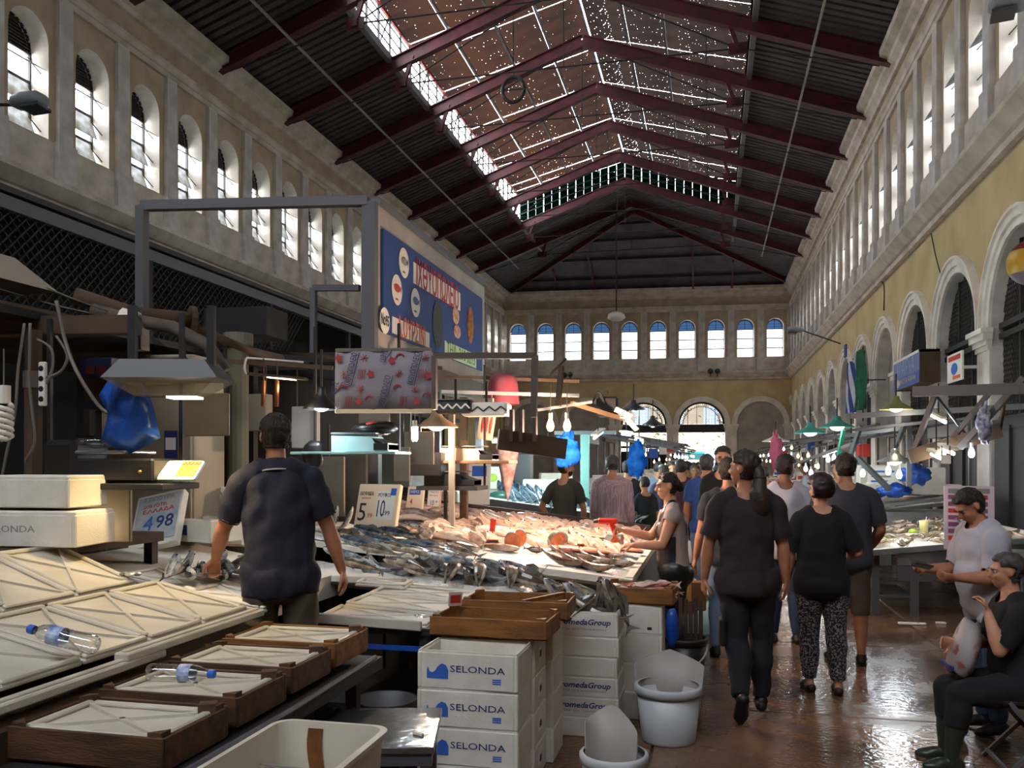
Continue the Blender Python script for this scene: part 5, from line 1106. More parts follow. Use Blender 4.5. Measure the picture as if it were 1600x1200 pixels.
# gantry frames of square tube
def frame(label, pts, w_, name='gantry', m=None):
    t = thing(name, label, 'frame', (0, 0, 0)); names = ('post', 'beam', 'post', 'beam')
    for i, (a, b) in enumerate(pts): MB().bar(a, b, w_).build('post' if abs((Vector(b)-Vector(a)).normalized().z) > .8 else 'beam', m or m_steelgrey, t)
    return t
a = at(222, 322, 8.73); b_ = Vector((a.x, a.y, .0)); c = at(575, 314, 8.62)
frame('tall grey tube frame standing in front of the clerestory, joined to the kiosk', [(b_, a), (a, c)], .095)
a = at(490, 450, 8.9); c = at(562, 450, 8.75); frame('smaller grey tube frame between the tall frame and the kiosk', [((a.x, a.y, 2.6), a), (a, c)], .06)
a = at(678, 556, 6.6); c = at(836, 556, 6.4); d_ = Vector((c.x, c.y, 1.9)); frame('brown tube frame over the display, beside the paper banner', [(a, c), (c, at(834, 652, 6.4)), (a, at(678, 640, 6.6))], .045, m=mat('brown_tube', '#54473e', .5))
# lean-to on the left wall with lattice
lt = struct(D.objects.new('trim_leanto', MB().prism([(XL+.02, 6.2), (-9.9, 5.75), (-9.9, 5.66), (XL+.02, 6.1)], -2, 34, 'xz').mesh('leanto_roof', mat('leanto_sheet', '#3f3a3c', .8)))); COL.objects.link(lt)
MB().bx((-10.05, -2, 5.42), (-9.93, 34, 5.62)).build('fascia_beam', m_steelgrey, lt); MB().bx((-10.05, -2, 3.35), (-9.93, 34, 3.5)).build('lower_beam', m_steelgrey, lt)
b = MB(); 
for k in range(-12, 130):
    for s_ in (-1, 1):
        y0 = 2+k*.17; y1 = y0+s_*1.9
        if -1.5 < min(y0, y1) and max(y0, y1) < 20: b.bar((-10+.01*s_, y0, 3.5), (-10+.01*s_, y1, 5.42), .02)
tag(b.build('lattice', m_dark, lt), kind='stuff')
for k in range(8): MB().bar((-10, .5+k*4.4, 0), (-10, .5+k*4.4, 5.5), .12).build('post', m_dark, lt)
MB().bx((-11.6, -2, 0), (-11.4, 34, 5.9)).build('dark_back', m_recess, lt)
# -- overhead clutter of the near stalls
def cable(label, pts, r=.008, m=None, name='cable', cat='cable'):
    P_ = [Vector(p) for p in pts]; out = []
    for i in range(len(P_)-1):
        p0, p1, p2, p3 = P_[max(i-1, 0)], P_[i], P_[i+1], P_[min(i+2, len(P_)-1)]
        for k in range(5):
            u = k/5; out.append(.5*((2*p1)+(p2-p0)*u+(2*p0-5*p1+4*p2-p3)*u*u+(3*p1-p0-3*p2+p3)*u**3))
    out.append(P_[-1]); b = MB(); b.smooth = True; b.tube(out, r, 6); return tag(b.build(name, m or m_cable), label, cat)
t = thing('pole', 'brown wooden pole standing by the power strip', 'pole', (at(52, 600, 5.2).x, at(52, 600, 5.2).y, 0)); MB().tube([(0, 0, 0), (0, 0, 2.55)], .05, 10).build('shaft', m_board, t); MB().tube([(0, 0, 2.2), (0, 0, 2.3)], .058, 10).build('wrapping', m_cable, t)
t = thing('timber_beam', 'thick brown beam lying across the near stall roof', 'beam', (0, 0, 0)); MB().bar(at(-60, 512, 5.3), at(215, 508, 5.3), .12, .11).build('beam_body', m_board, t)
t = thing('timber_beam', 'second beam sloping down from the frame edge behind the cables', 'beam', (0, 0, 0)); MB().bar(at(-40, 470, 5.6), at(200, 520, 6.2), .07, .07).build('beam_body', m_board, t)
for i, (pts, r, lb, m) in enumerate((([(118, 462, 5.6), (210, 492, 5.7), (300, 500, 5.9)], .055, 'thick wrapped pipe over the near stall, ending in a round flange', m_board), ([(145, 485, 5.5), (205, 500, 5.5), (270, 512, 5.5), (325, 540, 5.5), (350, 580, 5.5)], .045, 'bent insulated pipe running down to the floodlight', mat('pipe_lagging', '#574c40', .8, col2='#463c32', scale=8)), ([(305, 512, 5.9), (390, 548, 6.5), (440, 560, 7)], .03, 'pale rod leading to the lamps behind the vendor', m_board))):
    t = thing('pipe', lb, 'pipe', (0, 0, 0)); b = MB(); b.smooth = True; b.tube([at(*p) for p in pts], r, 10); b.build('pipe_body', m, t)
    if i == 0: MB().tube([at(296, 500, 5.9), at(304, 501, 5.92)], .10, 12).build('flange', m_board, t)
    if i == 1: MB().tube([at(190, 495, 5.48), at(215, 502, 5.48)], .06, 10).build('wrapping', m_paper, t); MB().bar(at(217, 505, 5.48), at(218, 548, 5.48), .085).build('elbow', m_cable, t)
cable('grey cable hanging at the frame edge beside the pole', [at(38, 505, 5), at(28, 580, 5), at(24, 640, 5), at(12, 700, 5), at(0, 760, 5)])
cable('pale cable hanging close along the pole', [at(47, 505, 5), at(46, 590, 5), at(50, 640, 5), at(54, 690, 5), at(40, 720, 5)])
cable('long pale cable looping down to the blue bag', [at(88, 470, 5), at(104, 540, 5), at(125, 590, 4.95), at(160, 640, 4.95), at(185, 642, 4.95), at(207, 618, 4.95)], .011)
cable('yellowed cable curving from the power strip up to the beam', [at(72, 590, 5.05), at(95, 580, 5.05), at(105, 555, 5.05), at(88, 525, 5.05)])
cable('short cable with a pale plug under the beam', [at(58, 530, 5.05), at(80, 545, 5.05), at(82, 575, 5.05), at(72, 600, 5.05)])
cable('thin wire stretched from the pale shade to the rods', [at(50, 440, 5.3), at(150, 480, 5.4), at(280, 520, 6)], .005)
cable('thin wire stretched lower from the frame edge to the beam', [at(0, 452, 5.3), at(80, 475, 5.3), at(145, 490, 5.4)], .005)
t = thing('power_strip', 'white power strip with round black sockets on the pole', 'power strip', at(67, 600, 5.05)); MB().bbox((0, 0, 0), (.045, .03, .26), .006).build('strip_body', m_paper, t)
for k in range(4): MB().tube([(0, -.016, .09-.06*k), (0, -.006, .09-.06*k)], .017, 12).build('socket', m_blkplastic, t)
def cfl(label, c, lit=True, s_=1.0, power=0, col=(.85, .93, 1)):
    t = thing('light_bulb', label, 'light bulb', c); b = MB(); b.smooth = True
    for q in range(2): b.tube([(.022*s_*math.cos(a+q*math.pi), .022*s_*math.sin(a+q*math.pi), -.012*a*s_*.5) for a in [k*.5 for k in range(38)]], .008*s_, 6)
    b.build('spiral_tube', g_cool if lit else m_paper, t); MB().tube([(0, 0, .005), (0, 0, .06*s_)], .02*s_, 10).build('socket', m_paper, t); MB().tube([(0, 0, .06*s_), (0, 0, .30)], .004, 5).build('cord', m_cable, t)
    if power: lamp((0, 0, -.16), power, col, .04, t)
    return t
cfl('unlit spiral bulb hanging at the frame edge beside the cables', at(6, 632, 4.6), False, 1.7)
cfl('lit white spiral bulb hanging under the paper banner', at(648, 668, 6.5), True, .9, 7)
t = thing('pyramid_lamp', 'pale pyramid lamp shade hanging above the pole at the frame edge', 'lamp', at(-10, 420, 5.2)); b = MB(); q = .25
b.loft([[(-q, -q, -.11), (q, -q, -.11), (q, q, -.11), (-q, q, -.11)], [(-.08, -.08, .08), (.08, -.08, .08), (.08, .08, .08), (-.08, .08, .08)]], False); b.build('shade', mat('old_enamel', '#8d8172', .6), t); MB().tube([(0, 0, .08), (0, 0, .3)], .015, 6).build('stem', m_dark, t); MB().bar((-.25, -.25, -.12), (.25, -.25, -.12), .02).build('rim_bar', m_board, t)
# white fridge cabinet, register, blue bag
P_ = at(205, 700, 6.2); t = thing('white_cabinet', 'tall white cabinet behind the blue bag', 'cabinet', (P_.x, P_.y+.3, 0), (0, 0, .1))
m_cab = mat('old_white', '#9a8e7a', .6, col2='#8a7e6a', scale=2); MB().bbox((0, .1, 1.27), (.74, .5, 2.55), .01).build('body', m_cab, t); MB().bbox((.07, -.16, 1.2), (.58, .03, 2.1), .006).build('door', m_cab, t); MB().bbox((.0, -.165, 2.42), (.66, .03, .2), .006).build('grille_panel', m_board, t)
for k in range(6): MB().bx((-.28+.1*k, -.182, 2.34), (-.27+.1*k, -.18, 2.5)).build('grille_slot', m_dark, t)
b = MB(); b.bx((.16, -.182, 1.75), (.26, -.178, 1.98)); b.build('notice', m_ink, t); MB().bx((.17, -.185, 1.84), (.25, -.181, 1.93)).build('notice_print', m_paper, t)
MB().bar((-.3, -.2, .9), (-.3, -.2, 1.9), .03).build('door_edge', m_steel, t)
t = thing('cash_display', 'dark blue box with two small red windows behind the blue bag', 'display', at(158, 600, 5.7)); MB().bbox((0, 0, 0), (.24, .12, .34), .008).build('casing', mat('deep_blue', '#122040', .5), t)
for x in (-.03, .05): MB().bx((x-.035, -.065, .06), (x+.035, -.06, .11)).build('red_window', mat('red_led', '#5a0d18', .3), t)
MB().bx((-.07, -.065, -.12), (.1, -.061, .03)).build('keypad', m_board, t); MB().bar((0, 0, -.5), (0, 0, -.17), .05).build('bracket', m_dark, t)
O_ = at(200, 640, 4.75); t = thing('blue_bag', 'large royal blue plastic bag hung below the floodlight', 'bag', O_)
def bag_sheet(pix, name, th, d0):
    P_ = [at(x, y, 4.75+d0)-O_ for x, y in pix]; c = sum(P_, Vector())/len(P_); fwd = Vector((-SN, CS, 0)); b = MB(); b.smooth = True; n = len(P_)
    P_ = [p.lerp(P_[(i+1) % n], u) for i, p in enumerate(P_) for u in (0, .33, .66)]; n = len(P_)
    mid = lambda s: [c+(p-c)*s for p in P_]
    rings = [[c+(p-c)*.02-fwd*th for p in P_], [p-fwd*th*.9+fwd*.010*math.sin(i*.9) for i, p in enumerate(mid(.6))], [p for p in P_], [p+fwd*th*.9 for p in mid(.6)], [c+(p-c)*.02+fwd*th for p in P_]]
    b.loft(rings); b.build(name, m_bluebag, t)
bag_sheet([(178, 612), (215, 588), (232, 612), (241, 640), (251, 684), (226, 698), (202, 710), (178, 700), (158, 688), (166, 660), (172, 636)], 'bag_body', .035, 0)
bag_sheet([(190, 566), (200, 572), (192, 596), (178, 628), (170, 648), (154, 618), (170, 592)], 'bag_flap', .02, -.06)
t = thing('floodlight', 'dark framed glass floodlight hung over the lids, lit warm', 'lamp', at(266, 594, 4.6), (0, 0, .25)); b = MB(); m_fl = mat('flood_glass', '#7d7662', .15, alpha=.5)
b.loft([[(-.30, -.16, .0), (.30, -.16, .0), (.30, .16, .0), (-.30, .16, .0)], [(-.22, -.12, .10), (.22, -.12, .10), (.22, .12, .10), (-.22, .12, .10)]], True); b.build('housing', m_blkplastic, t)
b = MB(); b.loft([[(-.30, -.16, .0), (.30, -.16, .0), (.30, .16, .0), (-.30, .16, .0)], [(-.16, -.07, -.09), (.16, -.07, -.09), (.16, .07, -.09), (-.16, .07, -.09)]], False); b.build('glass', m_fl, t); MB().bx((.0, -.06, -.10), (.155, .065, -.088)).build('lit_pane', g_soft, t)
for x in (-.2, .22): MB().bar((x, 0, .08), (x, 0, .4), .04).build('hanger', m_dark, t)
lamp((0, 0, -.17), 42, (1, .72, .36), .06, t, spot=125)
# weighing scale on its plank, keypad, foam boxes
P_ = at(175, 752, 4.9); t = thing('plank_shelf', 'dark hanging plank under the black weighing scale', 'shelf', (P_.x, P_.y, 1.615)); MB().bbox((-.1, 0, 0), (1.1, .35, .035), .005).build('plank', m_dark, t)
for x in (-.55, .35): MB().bar((x, .15, 0), (x, .15, 1.0), .025).build('hanger', m_dark, t)
t = thing('weighing_scale', 'black weighing scale with wrapped glass pan on the plank', 'scale', (P_.x-.05, P_.y, 1.635)); MB().bbox((.1, 0, .07), (.62, .26, .13), .012).build('scale_body', m_blkplastic, t); MB().bbox((-.18, -.02, .12), (.22, .28, .24), .03).build('column', m_blkplastic, t); MB().bbox((.06, 0, .17), (.36, .28, .02), .006).build('pan', m_steel, t); b = MB(); b.smooth = True; b.ball((-.06, 0, .23), .11, 12, 6, (1.2, .9, .35)); b.build('film_wrap', m_plastic, t); MB().ball((.33, -.132, .06), .012, 8, 5).build('brass_key', mat('brass', '#b08a3a', .3, .9), t)
t = thing('scale_keypad', 'price keypad with yellow and orange keys beside the black scale', 'keypad', (P_.x+.42, P_.y-.02, 1.70), (.7, 0, .1)); MB().bbox((0, 0, 0), (.30, .16, .03), .008).build('casing', m_teal, t)
for i in range(5):
    for j in range(4): MB().bx((.035+.022*i, -.06+.032*j, .015), (.053+.022*i, -.034+.032*j, .020)).build('key', mat('key_yellow', '#e2b030', .5) if j < 3 else m_orange, t)
MB().bx((-.13, -.06, .015), (.02, .06, .018)).build('price_list', m_paper, t)
t = thing('shelf_block', 'grey filing tray below the plank over the foam boxes', 'tray', at(70, 772, 4.75)); MB().bbox((0, 0, 0), (.28, .2, .12), .01).build('casing', m_blkplastic, t); MB().bx((-.09, -.105, -.03), (.09, -.1, .03)).build('label_plate', m_board, t); MB().bar((0, .08, 0), (0, .08, .12), .03).build('bracket', m_dark, t)
shf = thing('back_counter', 'raised counter behind the lids that holds the foam boxes', 'counter', (-3.86, 4.1, 0)); MB().bx((-.35, -.9, 1.24), (.40, .8, 1.30)).build('top', m_board, shf)
for x in (-.3, .34):
    for y in (-.85, .75): MB().bx((x-.03, y-.03, 0), (x+.03, y+.03, 1.24)).build('leg', m_dark, shf)
p = at(50, 845, 4.55); foam_box('white foam box with grey print at the frame edge, lower of two', (p.x, p.y+.1, 1.305), .12, (.58, .36, .17), False, lambda t, w_, d, h: lettering('lettering', 'SELONDA', m_grey, t, FR((-.08, -d/2-.001, h*.55), (1, 0, 0), (0, 0, 1)), .05, .28), name='foam_box')
foam_box('white foam box stacked on the printed one at the frame edge', (p.x-.02, p.y+.1, 1.51), .1, (.54, .34, .15), False)
P_ = at(155, 800, 5.0); t = thing('night_light', 'small round lit lamp on a cream panel beside the foam boxes', 'lamp', (P_.x, P_.y, 1.30)); MB().bbox((0, .06, .19), (.34, .03, .42), .006).build('panel', m_cab, t); MB().bx((-.1, .04, .24), (-.05, .045, .34)).build('switch', m_blkplastic, t)
b = MB(); b.smooth = True; b.add([(-.05+.05*math.cos(a), .03, .10-.045*abs(math.sin(a))) for a in [math.pi*k/10 for k in range(11)]], [tuple(range(11))]); b.build('lit_dome', g_soft, t)
lamp((-.05, -.1, .05), 1.5, (1, .8, .5), .03, t)
# 4.98 price board, second board
p = onZ(232, 858, 1.15); t = price_board('blue film wrapped price board 4.98 tilted on the lids', (p.x+.02, p.y, 1.175), .36, .45, .62, -.05, .07, m=m_foam); t.rotation_euler = (Matrix.Rotation(-.05, 4, 'Z') @ Matrix.Rotation(-.62, 4, 'X') @ Matrix.Rotation(-.26, 4, 'Y')).to_euler()
MB().bx((-.16, -.006, .04), (.165, .0, .425)).build('wrapped_card', mat('wrapped_card', '#8fa3b0', .2, col2='#c2c2bb', scale=7, bump=.4, bscale=25), t)
words_on(t, 'ΤΣΙΠΟΥΡΑ', 0, .395, .05, m_grey, .24, ext=.008); words_on(t, 'ΙΧΘΥΟΤΡ.', -.02, .335, .04, m_inkred, .18, ext=.008); words_on(t, 'ΕΛΛΑΔΑ', .01, .29, .045, m_inkred, .24, ext=.008); words_on(t, '4', -.05, .18, .17, m_inkblue, .07, ext=.008); words_on(t, '98', .075, .18, .15, m_ink, .13, ext=.008)
foam_box('cream foam box with dark stamp behind the 4.98 board', (p.x+.2, p.y+.38, 1.18), -.3, (.45, .3, .16), True, lambda t, w_, d, h: MB().bx((-.1, -d/2-.003, h*.3), (-.02, -d/2, h*.75)).build('stamp', m_ink, t))
p = onZ(352, 850, 1.12); t = price_board('white price board with blue capitals behind the vendor\'s elbow', (p.x, p.y, 1.13), .36, .44, .25, -.12, .04)
words_on(t, 'ΜΥΛΟΚΟΠΙ', -.02, .36, .09, m_ink, .30); words_on(t, 'ΙΣΠΑΝΙΑΣ', -.04, .28, .06, m_inkred, .22); MB().bx((-.13, -.004, .12), (-.02, -.001, .23)).build('blue_square', m_inkblue, t); MB().bbox((0, 0, .0), (.38, .1, .04), .006).build('foot_block', m_foam, t)
# hanging board, column, lamps behind the vendor
def hung_box(name, label, c, dims, m, cat, rot=0, hang=.3, partname='panel'):
    t = thing(name, label, cat, c, (0, 0, rot)); MB().bbox((0, 0, 0), dims, .006).build(partname, m, t)
    for x in (-dims[0]*.4, dims[0]*.4): MB().tube([(x, 0, dims[2]/2), (x, 0, dims[2]/2+hang)], .006, 5).build('hanger', m_dark, t)
    return t
hung_box('hanging_board', 'tan sheet hanging under the floodlight beside the cabinet', at(320, 648, 5.6), (.34, .02, .28), mat('tan_sheet', '#7a6448', .55, col2='#69553c', scale=3), 'board', .1)
t = thing('column', 'greenish concrete column behind the vendor', 'column', (at(372, 650, 7).x, at(372, 650, 7).y, 0)); MB().tube([(0, 0, 0), (0, 0, 2.75)], .085, 14).build('shaft', mat('green_plaster', '#5e5d4a', .8, col2='#4d4c3c', scale=4), t); MB().tube([(0, 0, 2.7), (0, 0, 2.8)], .12, 14).build('collar', m_cable, t)
t = thing('blue_post', 'dark blue post behind the keypad', 'post', (at(320, 700, 7).x, at(320, 700, 7).y, 0)); MB().bx((-.05, -.05, 0), (.05, .05, 2.3)).build('shaft', mat('deep_blue', '#122040', .5), t)
hung_box('wall_box', 'pale metal box on the partition behind the vendor\'s head', at(395, 645, 7.5), (.32, .12, .32), m_cab, 'box', 0)
hung_box('wall_box', 'grey metal box beside the black dish lamp', at(478, 668, 7.0), (.20, .12, .34), mat('grey_box', '#86827b', .6), 'box', 0)
hung_box('air_unit', 'large black unit lying on the kiosk roof edge', at(385, 508, 7.8), (.62, .4, .26), m_blkplastic, 'air unit', 0, .05)
t = thing('blue_drum', 'small blue tube lying on the black unit', 'tube', at(388, 487, 7.7)); MB().tube([(-.12, 0, 0), (.12, 0, 0)], .03, 10).build('tube_body', m_blue, t)
for i, (x, lb) in enumerate(((412, 'copper coloured rod hanging from the strip lamp, nearer the column'), (433, 'copper coloured rod hanging from the strip lamp, farther from the column'))):
    t = thing('hanging_rod', lb, 'rod', (0, 0, 0)); MB().tube([at(x, 595, 6.2), at(x-1, 635, 6.2)], .016, 8).build('rod_body', mat('copper', '#7a4a2a', .35, .7), t); MB().tube([at(x, 560, 6.2), at(x, 600, 6.2)], .006, 6).build('stem', m_board, t)
t = thing('strip_lamp', 'oval strip lamp glowing yellow above the vendor', 'lamp', at(430, 588, 6.2), (0, .1, .1)); b = MB(); b.smooth = True; b.tube([(-.22+.02*math.cos(a), 0, .06+.06*math.sin(a)) if math.cos(a) < 0 else (.2, 0, .06+.06*math.sin(a)) for a in [math.pi/2+math.pi*k/8 for k in range(9)]], .008, 6); b.build('wire_loop', m_paper, t); MB().bbox((.02, 0, 0), (.44, .08, .018), .004).build('tray', m_board, t); MB().bx((-.05, -.03, -.016), (.15, .03, -.010)).build('lit_tube', g_soft, t)
lamp((.05, 0, -.08), 3, (1, .85, .5), .04, t)
def dish_lamp(label, c, r=.16, m=None, power=8, col=(.8, .92, 1), g=None, name='dish_lamp'):
    t = thing(name, label, 'lamp', c); b = MB(); b.smooth = True; b.lathe([(r, 0), (r*.97, .012), (r*.35, .09), (r*.22, .13), (r*.2, .17), (.001, .175)], 20); b.build('shade', m or m_blkplastic, t)
    b = MB(); b.smooth = True; b.ball((0, 0, .025), r*.42, 12, 8, (1, 1, .7)); b.build('bulb', g or g_cool, t); MB().tube([(0, 0, .17), (0, 0, .45)], .01, 6).build('stem', m_dark, t)
    lamp((0, 0, -.05), power, col, .05, t); return t
dish_lamp('black dish lamp shining cool light beside the vendor\'s head', at(502, 640, 6.4), .14, None, 9)
dish_lamp('pale dish lamp over the head of the display, behind the banner', at(682, 668, 7.8), .20, mat('shade_tan', '#8a6f52', .6), 46, (1, .80, .62), g_soft)
# scales and glass shelf behind the display
m_glass = mat('green_glass', '#a8d0c8', .1, alpha=.55)
def scale(label, c, m, L=.42, rot=0):
    t = thing('weighing_scale', label, 'scale', c, (0, 0, rot)); MB().prism([(-L/2, 0), (L/2, 0), (L/2, .05), (L*.28, .05), (L*.2, .11), (-L/2, .12)], -.12, .12, 'xz').build('scale_body', m, t); MB().bx((L*.25, -.13, .01), (L*.5, .13, .06)).build('dark_foot', m_blkplastic, t); MB().bbox((-.05, 0, .135), (L*.8, .26, .015), .005).build('pan', m_steel, t); MB().quad((L*.22, -.125, .10), (L*.46, -.125, .055), (L*.46, .125, .055), (L*.22, .125, .10)).build('keypad', m_blkplastic, t); return t
p = at(530, 708, 6.6); t = thing('glass_shelf', 'green edged glass shelf under the pale blue scale', 'shelf', (p.x, p.y, p.z)); MB().bbox((.1, 0, 0), (.85, .35, .02), .004).build('plate', m_glass, t)
for x in (-.25, .45): MB().bar((x, .1, 0), (x, .1, 1.0), .02).build('hanger', m_dark, t)
scale('pale blue weighing scale on the glass shelf under the banner', (p.x+.22, p.y, p.z+.012), m_teal, .46); 
t = thing('dark_cloth', 'dark cloth draped over the glass shelf beside the scale', 'cloth', (p.x-.16, p.y-.1, p.z-.02)); b = MB(); b.smooth = True; b.ball((0, 0, 0), .1, 10, 7, (.9, .5, 1.1)); o = b.build('cloth', m_blkplastic, t)
for v in o.data.vertices: v.co *= 1+.5*mnoise.noise(v.co*16)
t = thing('dark_bag', 'black and red bag lying on the pale blue scale', 'bag', (p.x+.3, p.y, p.z+.16)); b = MB(); b.smooth = True; b.ball((0, 0, .03), .12, 10, 7, (1.6, .8, .45)); o = b.build('bag_body', m_blkplastic, t)
for v in o.data.vertices: v.co *= 1+.3*mnoise.noise(v.co*20)
MB().ball((0, -.05, .06), .04, 8, 5, (1.6, .7, .5)).build('red_label', m_inkred, t)
p = at(738, 722, 8.2); t = thing('plank_shelf', 'wooden plank shelf under the white scale beyond the display', 'shelf', (p.x, p.y, p.z)); MB().bbox((-.12, 0, 0), (1.05, .35, .03), .005).build('plank', mat('warm_plank', '#7a5e42', .7), t); MB().bar((-.3, .1, -.02), (-.3, .1, -.6), .03).build('bracket', m_dark, t)
scale('white and brown weighing scale on the wooden shelf', (p.x-.02, p.y, p.z+.015), mat('scale_cream', '#d9c7ae', .5), .5)
p = at(690, 757, 7.9); t = thing('hung_shelf', 'dark hung shelf behind the display carrying the low dark scale', 'shelf', (p.x, p.y+.35, 0)); MB().bx((-.3, -.2, p.z-.06), (.3, .2, p.z-.02)).build('top', m_dark, t)
for x in (-.27, .27): MB().bar((x, .18, p.z-.04), (x, .18, 2.7), .02).build('hanger', m_dark, t)
scale('low dark weighing scale behind the price sheets', (p.x, p.y+.35, p.z-.02), m_blkplastic, .5)
t = thing('white_post', 'thin pale post rising beside the white scale', 'post', (at(706, 690, 8).x, at(706, 690, 8).y, 0)); MB().bar((0, 0, 0), (0, 0, 2.35), .05).build('shaft', mat('post_grey', '#857c70', .6), t); MB().bx((-.35, -.03, 2.3), (.4, .03, 2.34)).build('cross_arm', mat('post_grey', '#857c70', .6), t)
t = thing('brown_post', 'brown post behind the white post', 'post', (at(725, 680, 8.6).x, at(725, 680, 8.6).y, 0)); MB().bar((0, 0, 0), (0, 0, 2.4), .07).build('shaft', m_board, t)
for x, y, w_, m, lb in ((712, 636, .32, m_blkplastic, 'black scalloped box lamp on the white post'), (760, 640, .42, m_cream, 'cream scalloped lamp housing with zigzag edge')):
    t = thing('box_lamp', lb, 'lamp', at(x, y, 7.6)); MB().bbox((0, 0, 0), (w_, .2, .12), .02).build('housing', m, t); b = MB()
    for k in range(8): b.bar((-w_/2+w_*k/8, -.105, -.02+.04*(k % 2)), (-w_/2+w_*(k+1)/8, -.105, -.02+.04*((k+1) % 2)), .012)
    b.build('zigzag_trim', m_cream if m == m_blkplastic else m_dark, t); MB().tube([(0, 0, .06), (0, 0, .25)], .012, 6).build('stem', m_dark, t)
# paper banner with fish print
p0, p1 = at(524, 549, 6.35), at(674, 549, 6.3); wdt = (p1-p0).length; hgt = .43; t = thing('paper_banner', 'sheet of printed fish wrapping paper hung over the display', 'banner', (p0+p1)/2); 
xd = (p1-p0).normalized(); t.rotation_euler = (0, 0, math.atan2(xd.y, xd.x)); b = MB(); n = 10
b.smooth = True; b.loft([[(-wdt/2+wdt*k/n, .012*math.sin(k*1.7+z*5), z) for k in range(n+1)] for z in (0, -.14, -.28, -hgt)], False, False); o = b.build('paper', mat('wrap_paper', '#8d8890', .7)); o.parent = t; md = o.modifiers.new('s', 'SOLIDIFY'); md.thickness = .004
MB().bbox((0, 0, -hgt-.012), (wdt, .03, .03), .004).build('bottom_batten', mat('cream_card', '#e6cfae', .7), t); MB().bbox((0, .01, .01), (wdt, .03, .03), .004).build('top_batten', m_cable, t)
m_pr = mat('print_red', '#a5393f', .7); m_pb = mat('print_blue', '#29285e', .7)
for cx, cz, bd in ((-.235, -.13, 'ΙΧΘΥΟΠΩΛΕΙΟ'), (.235, -.13, 'ΙΧΘΥΟΠΩΛΕΙΟ'), (.015, -.30, 'ΙΧΘΥΟΠΩΛΕΙΟ'), (.01, -.035, 'ΙΧΘΥΣ'), (-.36, -.27, 'ΙΧΘΥΣ')):
    L = .24 if len(bd) > 5 else .09
    lettering('lettering', bd, m_pb, t, FR((cx, -.018, cz), (.25, 0, 1), (-1, 0, .25)), .06, L)
    MB().bar((cx+.03-.03, -.017, cz-L/2), (cx+.03+.03, -.017, cz+L/2), .004, .004).build('print_rule', m_pb, t)
for cx, cz, k in ((-.33, -.05, 0), (-.29, -.17, 1), (-.14, -.05, 1), (-.16, -.17, 2), (-.09, -.17, 0), (-.30, -.28, 3), (-.17, -.28, 1), (-.26, -.37, 2), (-.18, -.37, 0), (-.1, -.36, 3), (.07, -.07, 0), (.13, -.05, 3), (.12, -.17, 1), (.32, -.05, 1), (.29, -.17, 2), (.34, -.18, 0), (.11, -.28, 3), (.24, -.28, 1), (.15, -.37, 2), (.25, -.37, 0), (.33, -.34, 3)):
    b = MB(); y = -.017
    if k == 0: b.add([(cx+.02*math.cos(a)*(1+.6*(j % 2)), y, cz+.022*math.sin(a)*(1+.6*(j % 2))) for j, a in enumerate([2*math.pi*i/10 for i in range(10)])], [tuple(range(10))])
    elif k == 1:
        for a in range(7): b.bar((cx, y, cz), (cx+.03*math.cos(a*.9), y, cz+.03*math.sin(a*.9)), .006, .004)
    elif k == 2:
        for i in range(4): b.bar((cx-.025+.015*i, y, cz-.035), (cx-.015+.015*i, y, cz+.035), .006, .004)
    else: b.tube([(cx+.03*math.cos(a), y, cz+.03*math.sin(a)) for a in [.3+i*.5 for i in range(7)]], .006, 5)
    b.build('printed_seafood', m_pr, t)
# red bucket hung upside down, angled brown board, bulbs
t = thing('red_bucket', 'dull red bucket hung upside down under the brown frame', 'bucket', at(786, 632, 8.6)); b = MB(); b.smooth = True; b.lathe([(.17, 0), (.165, .02), (.15, .20), (.13, .27), (.08, .31), (.001, .32)], 20); b.build('bucket_body', mat('dull_red', '#8d3f48', .5), t); MB().tube([(0, 0, .31), (0, 0, .6)], .006, 5).build('cord', m_cable, t)
t = thing('brown_board', 'long dark brown board slung under the bulbs', 'board', (0, 0, 0)); MB().bar(at(778, 686, 7.1), at(884, 702, 7.25), .05, .17).build('board_body', m_brownbrd, t)
for x in (800, 815, 836): MB().bar(at(x, 690, 7.12), at(x, 640, 7.12), .07, .03).build('upright', m_brownbrd, t)
def bulb(label, c, g=None, power=0, col=(1, .78, .52), s_=1.0, group=None, cord=.25, name='light_bulb'):
    t = thing(name, label, 'light bulb', c, group=group); b = MB(); b.smooth = True; b.lathe([(.001, -.055), (.018, -.05), (.030, -.03), (.033, -.01), (.026, .02), (.015, .045), (.014, .055)], 12); b.build('glass', g or g_warm, t); MB().tube([(0, 0, .05), (0, 0, .10)], .017, 8).build('socket', m_paper, t); MB().tube([(0, 0, .10), (0, 0, .10+cord)], .004, 5).build('cord', m_cable, t)
    t.scale = (s_,)*3
    if power: lamp((0, 0, -.12), power, col, .035, t)
    return t
bulb('bright warm bulb over the display, the one nearer the brown frame', at(860, 664, 7.9), None, 80, (1, .68, .50), 1.1)
bulb('bright warm bulb over the display, the one nearer the blue bag', at(886, 664, 7.9), None, 80, (1, .68, .50), 1.1)
t = thing('lamp_rail', 'pale rail on which the two warm bulbs hang', 'rail', (0, 0, 0)); MB().bar(at(838, 641, 7.9), at(925, 628, 8.0), .025).build('rail_bar', m_cream, t); MB().bar(at(872, 635, 7.92), at(877, 572, 8.0), .045).build('upright', m_board, t); MB().bar(at(860, 585, 8.0), at(885, 560, 8.0), .02).build('brace', m_board, t)
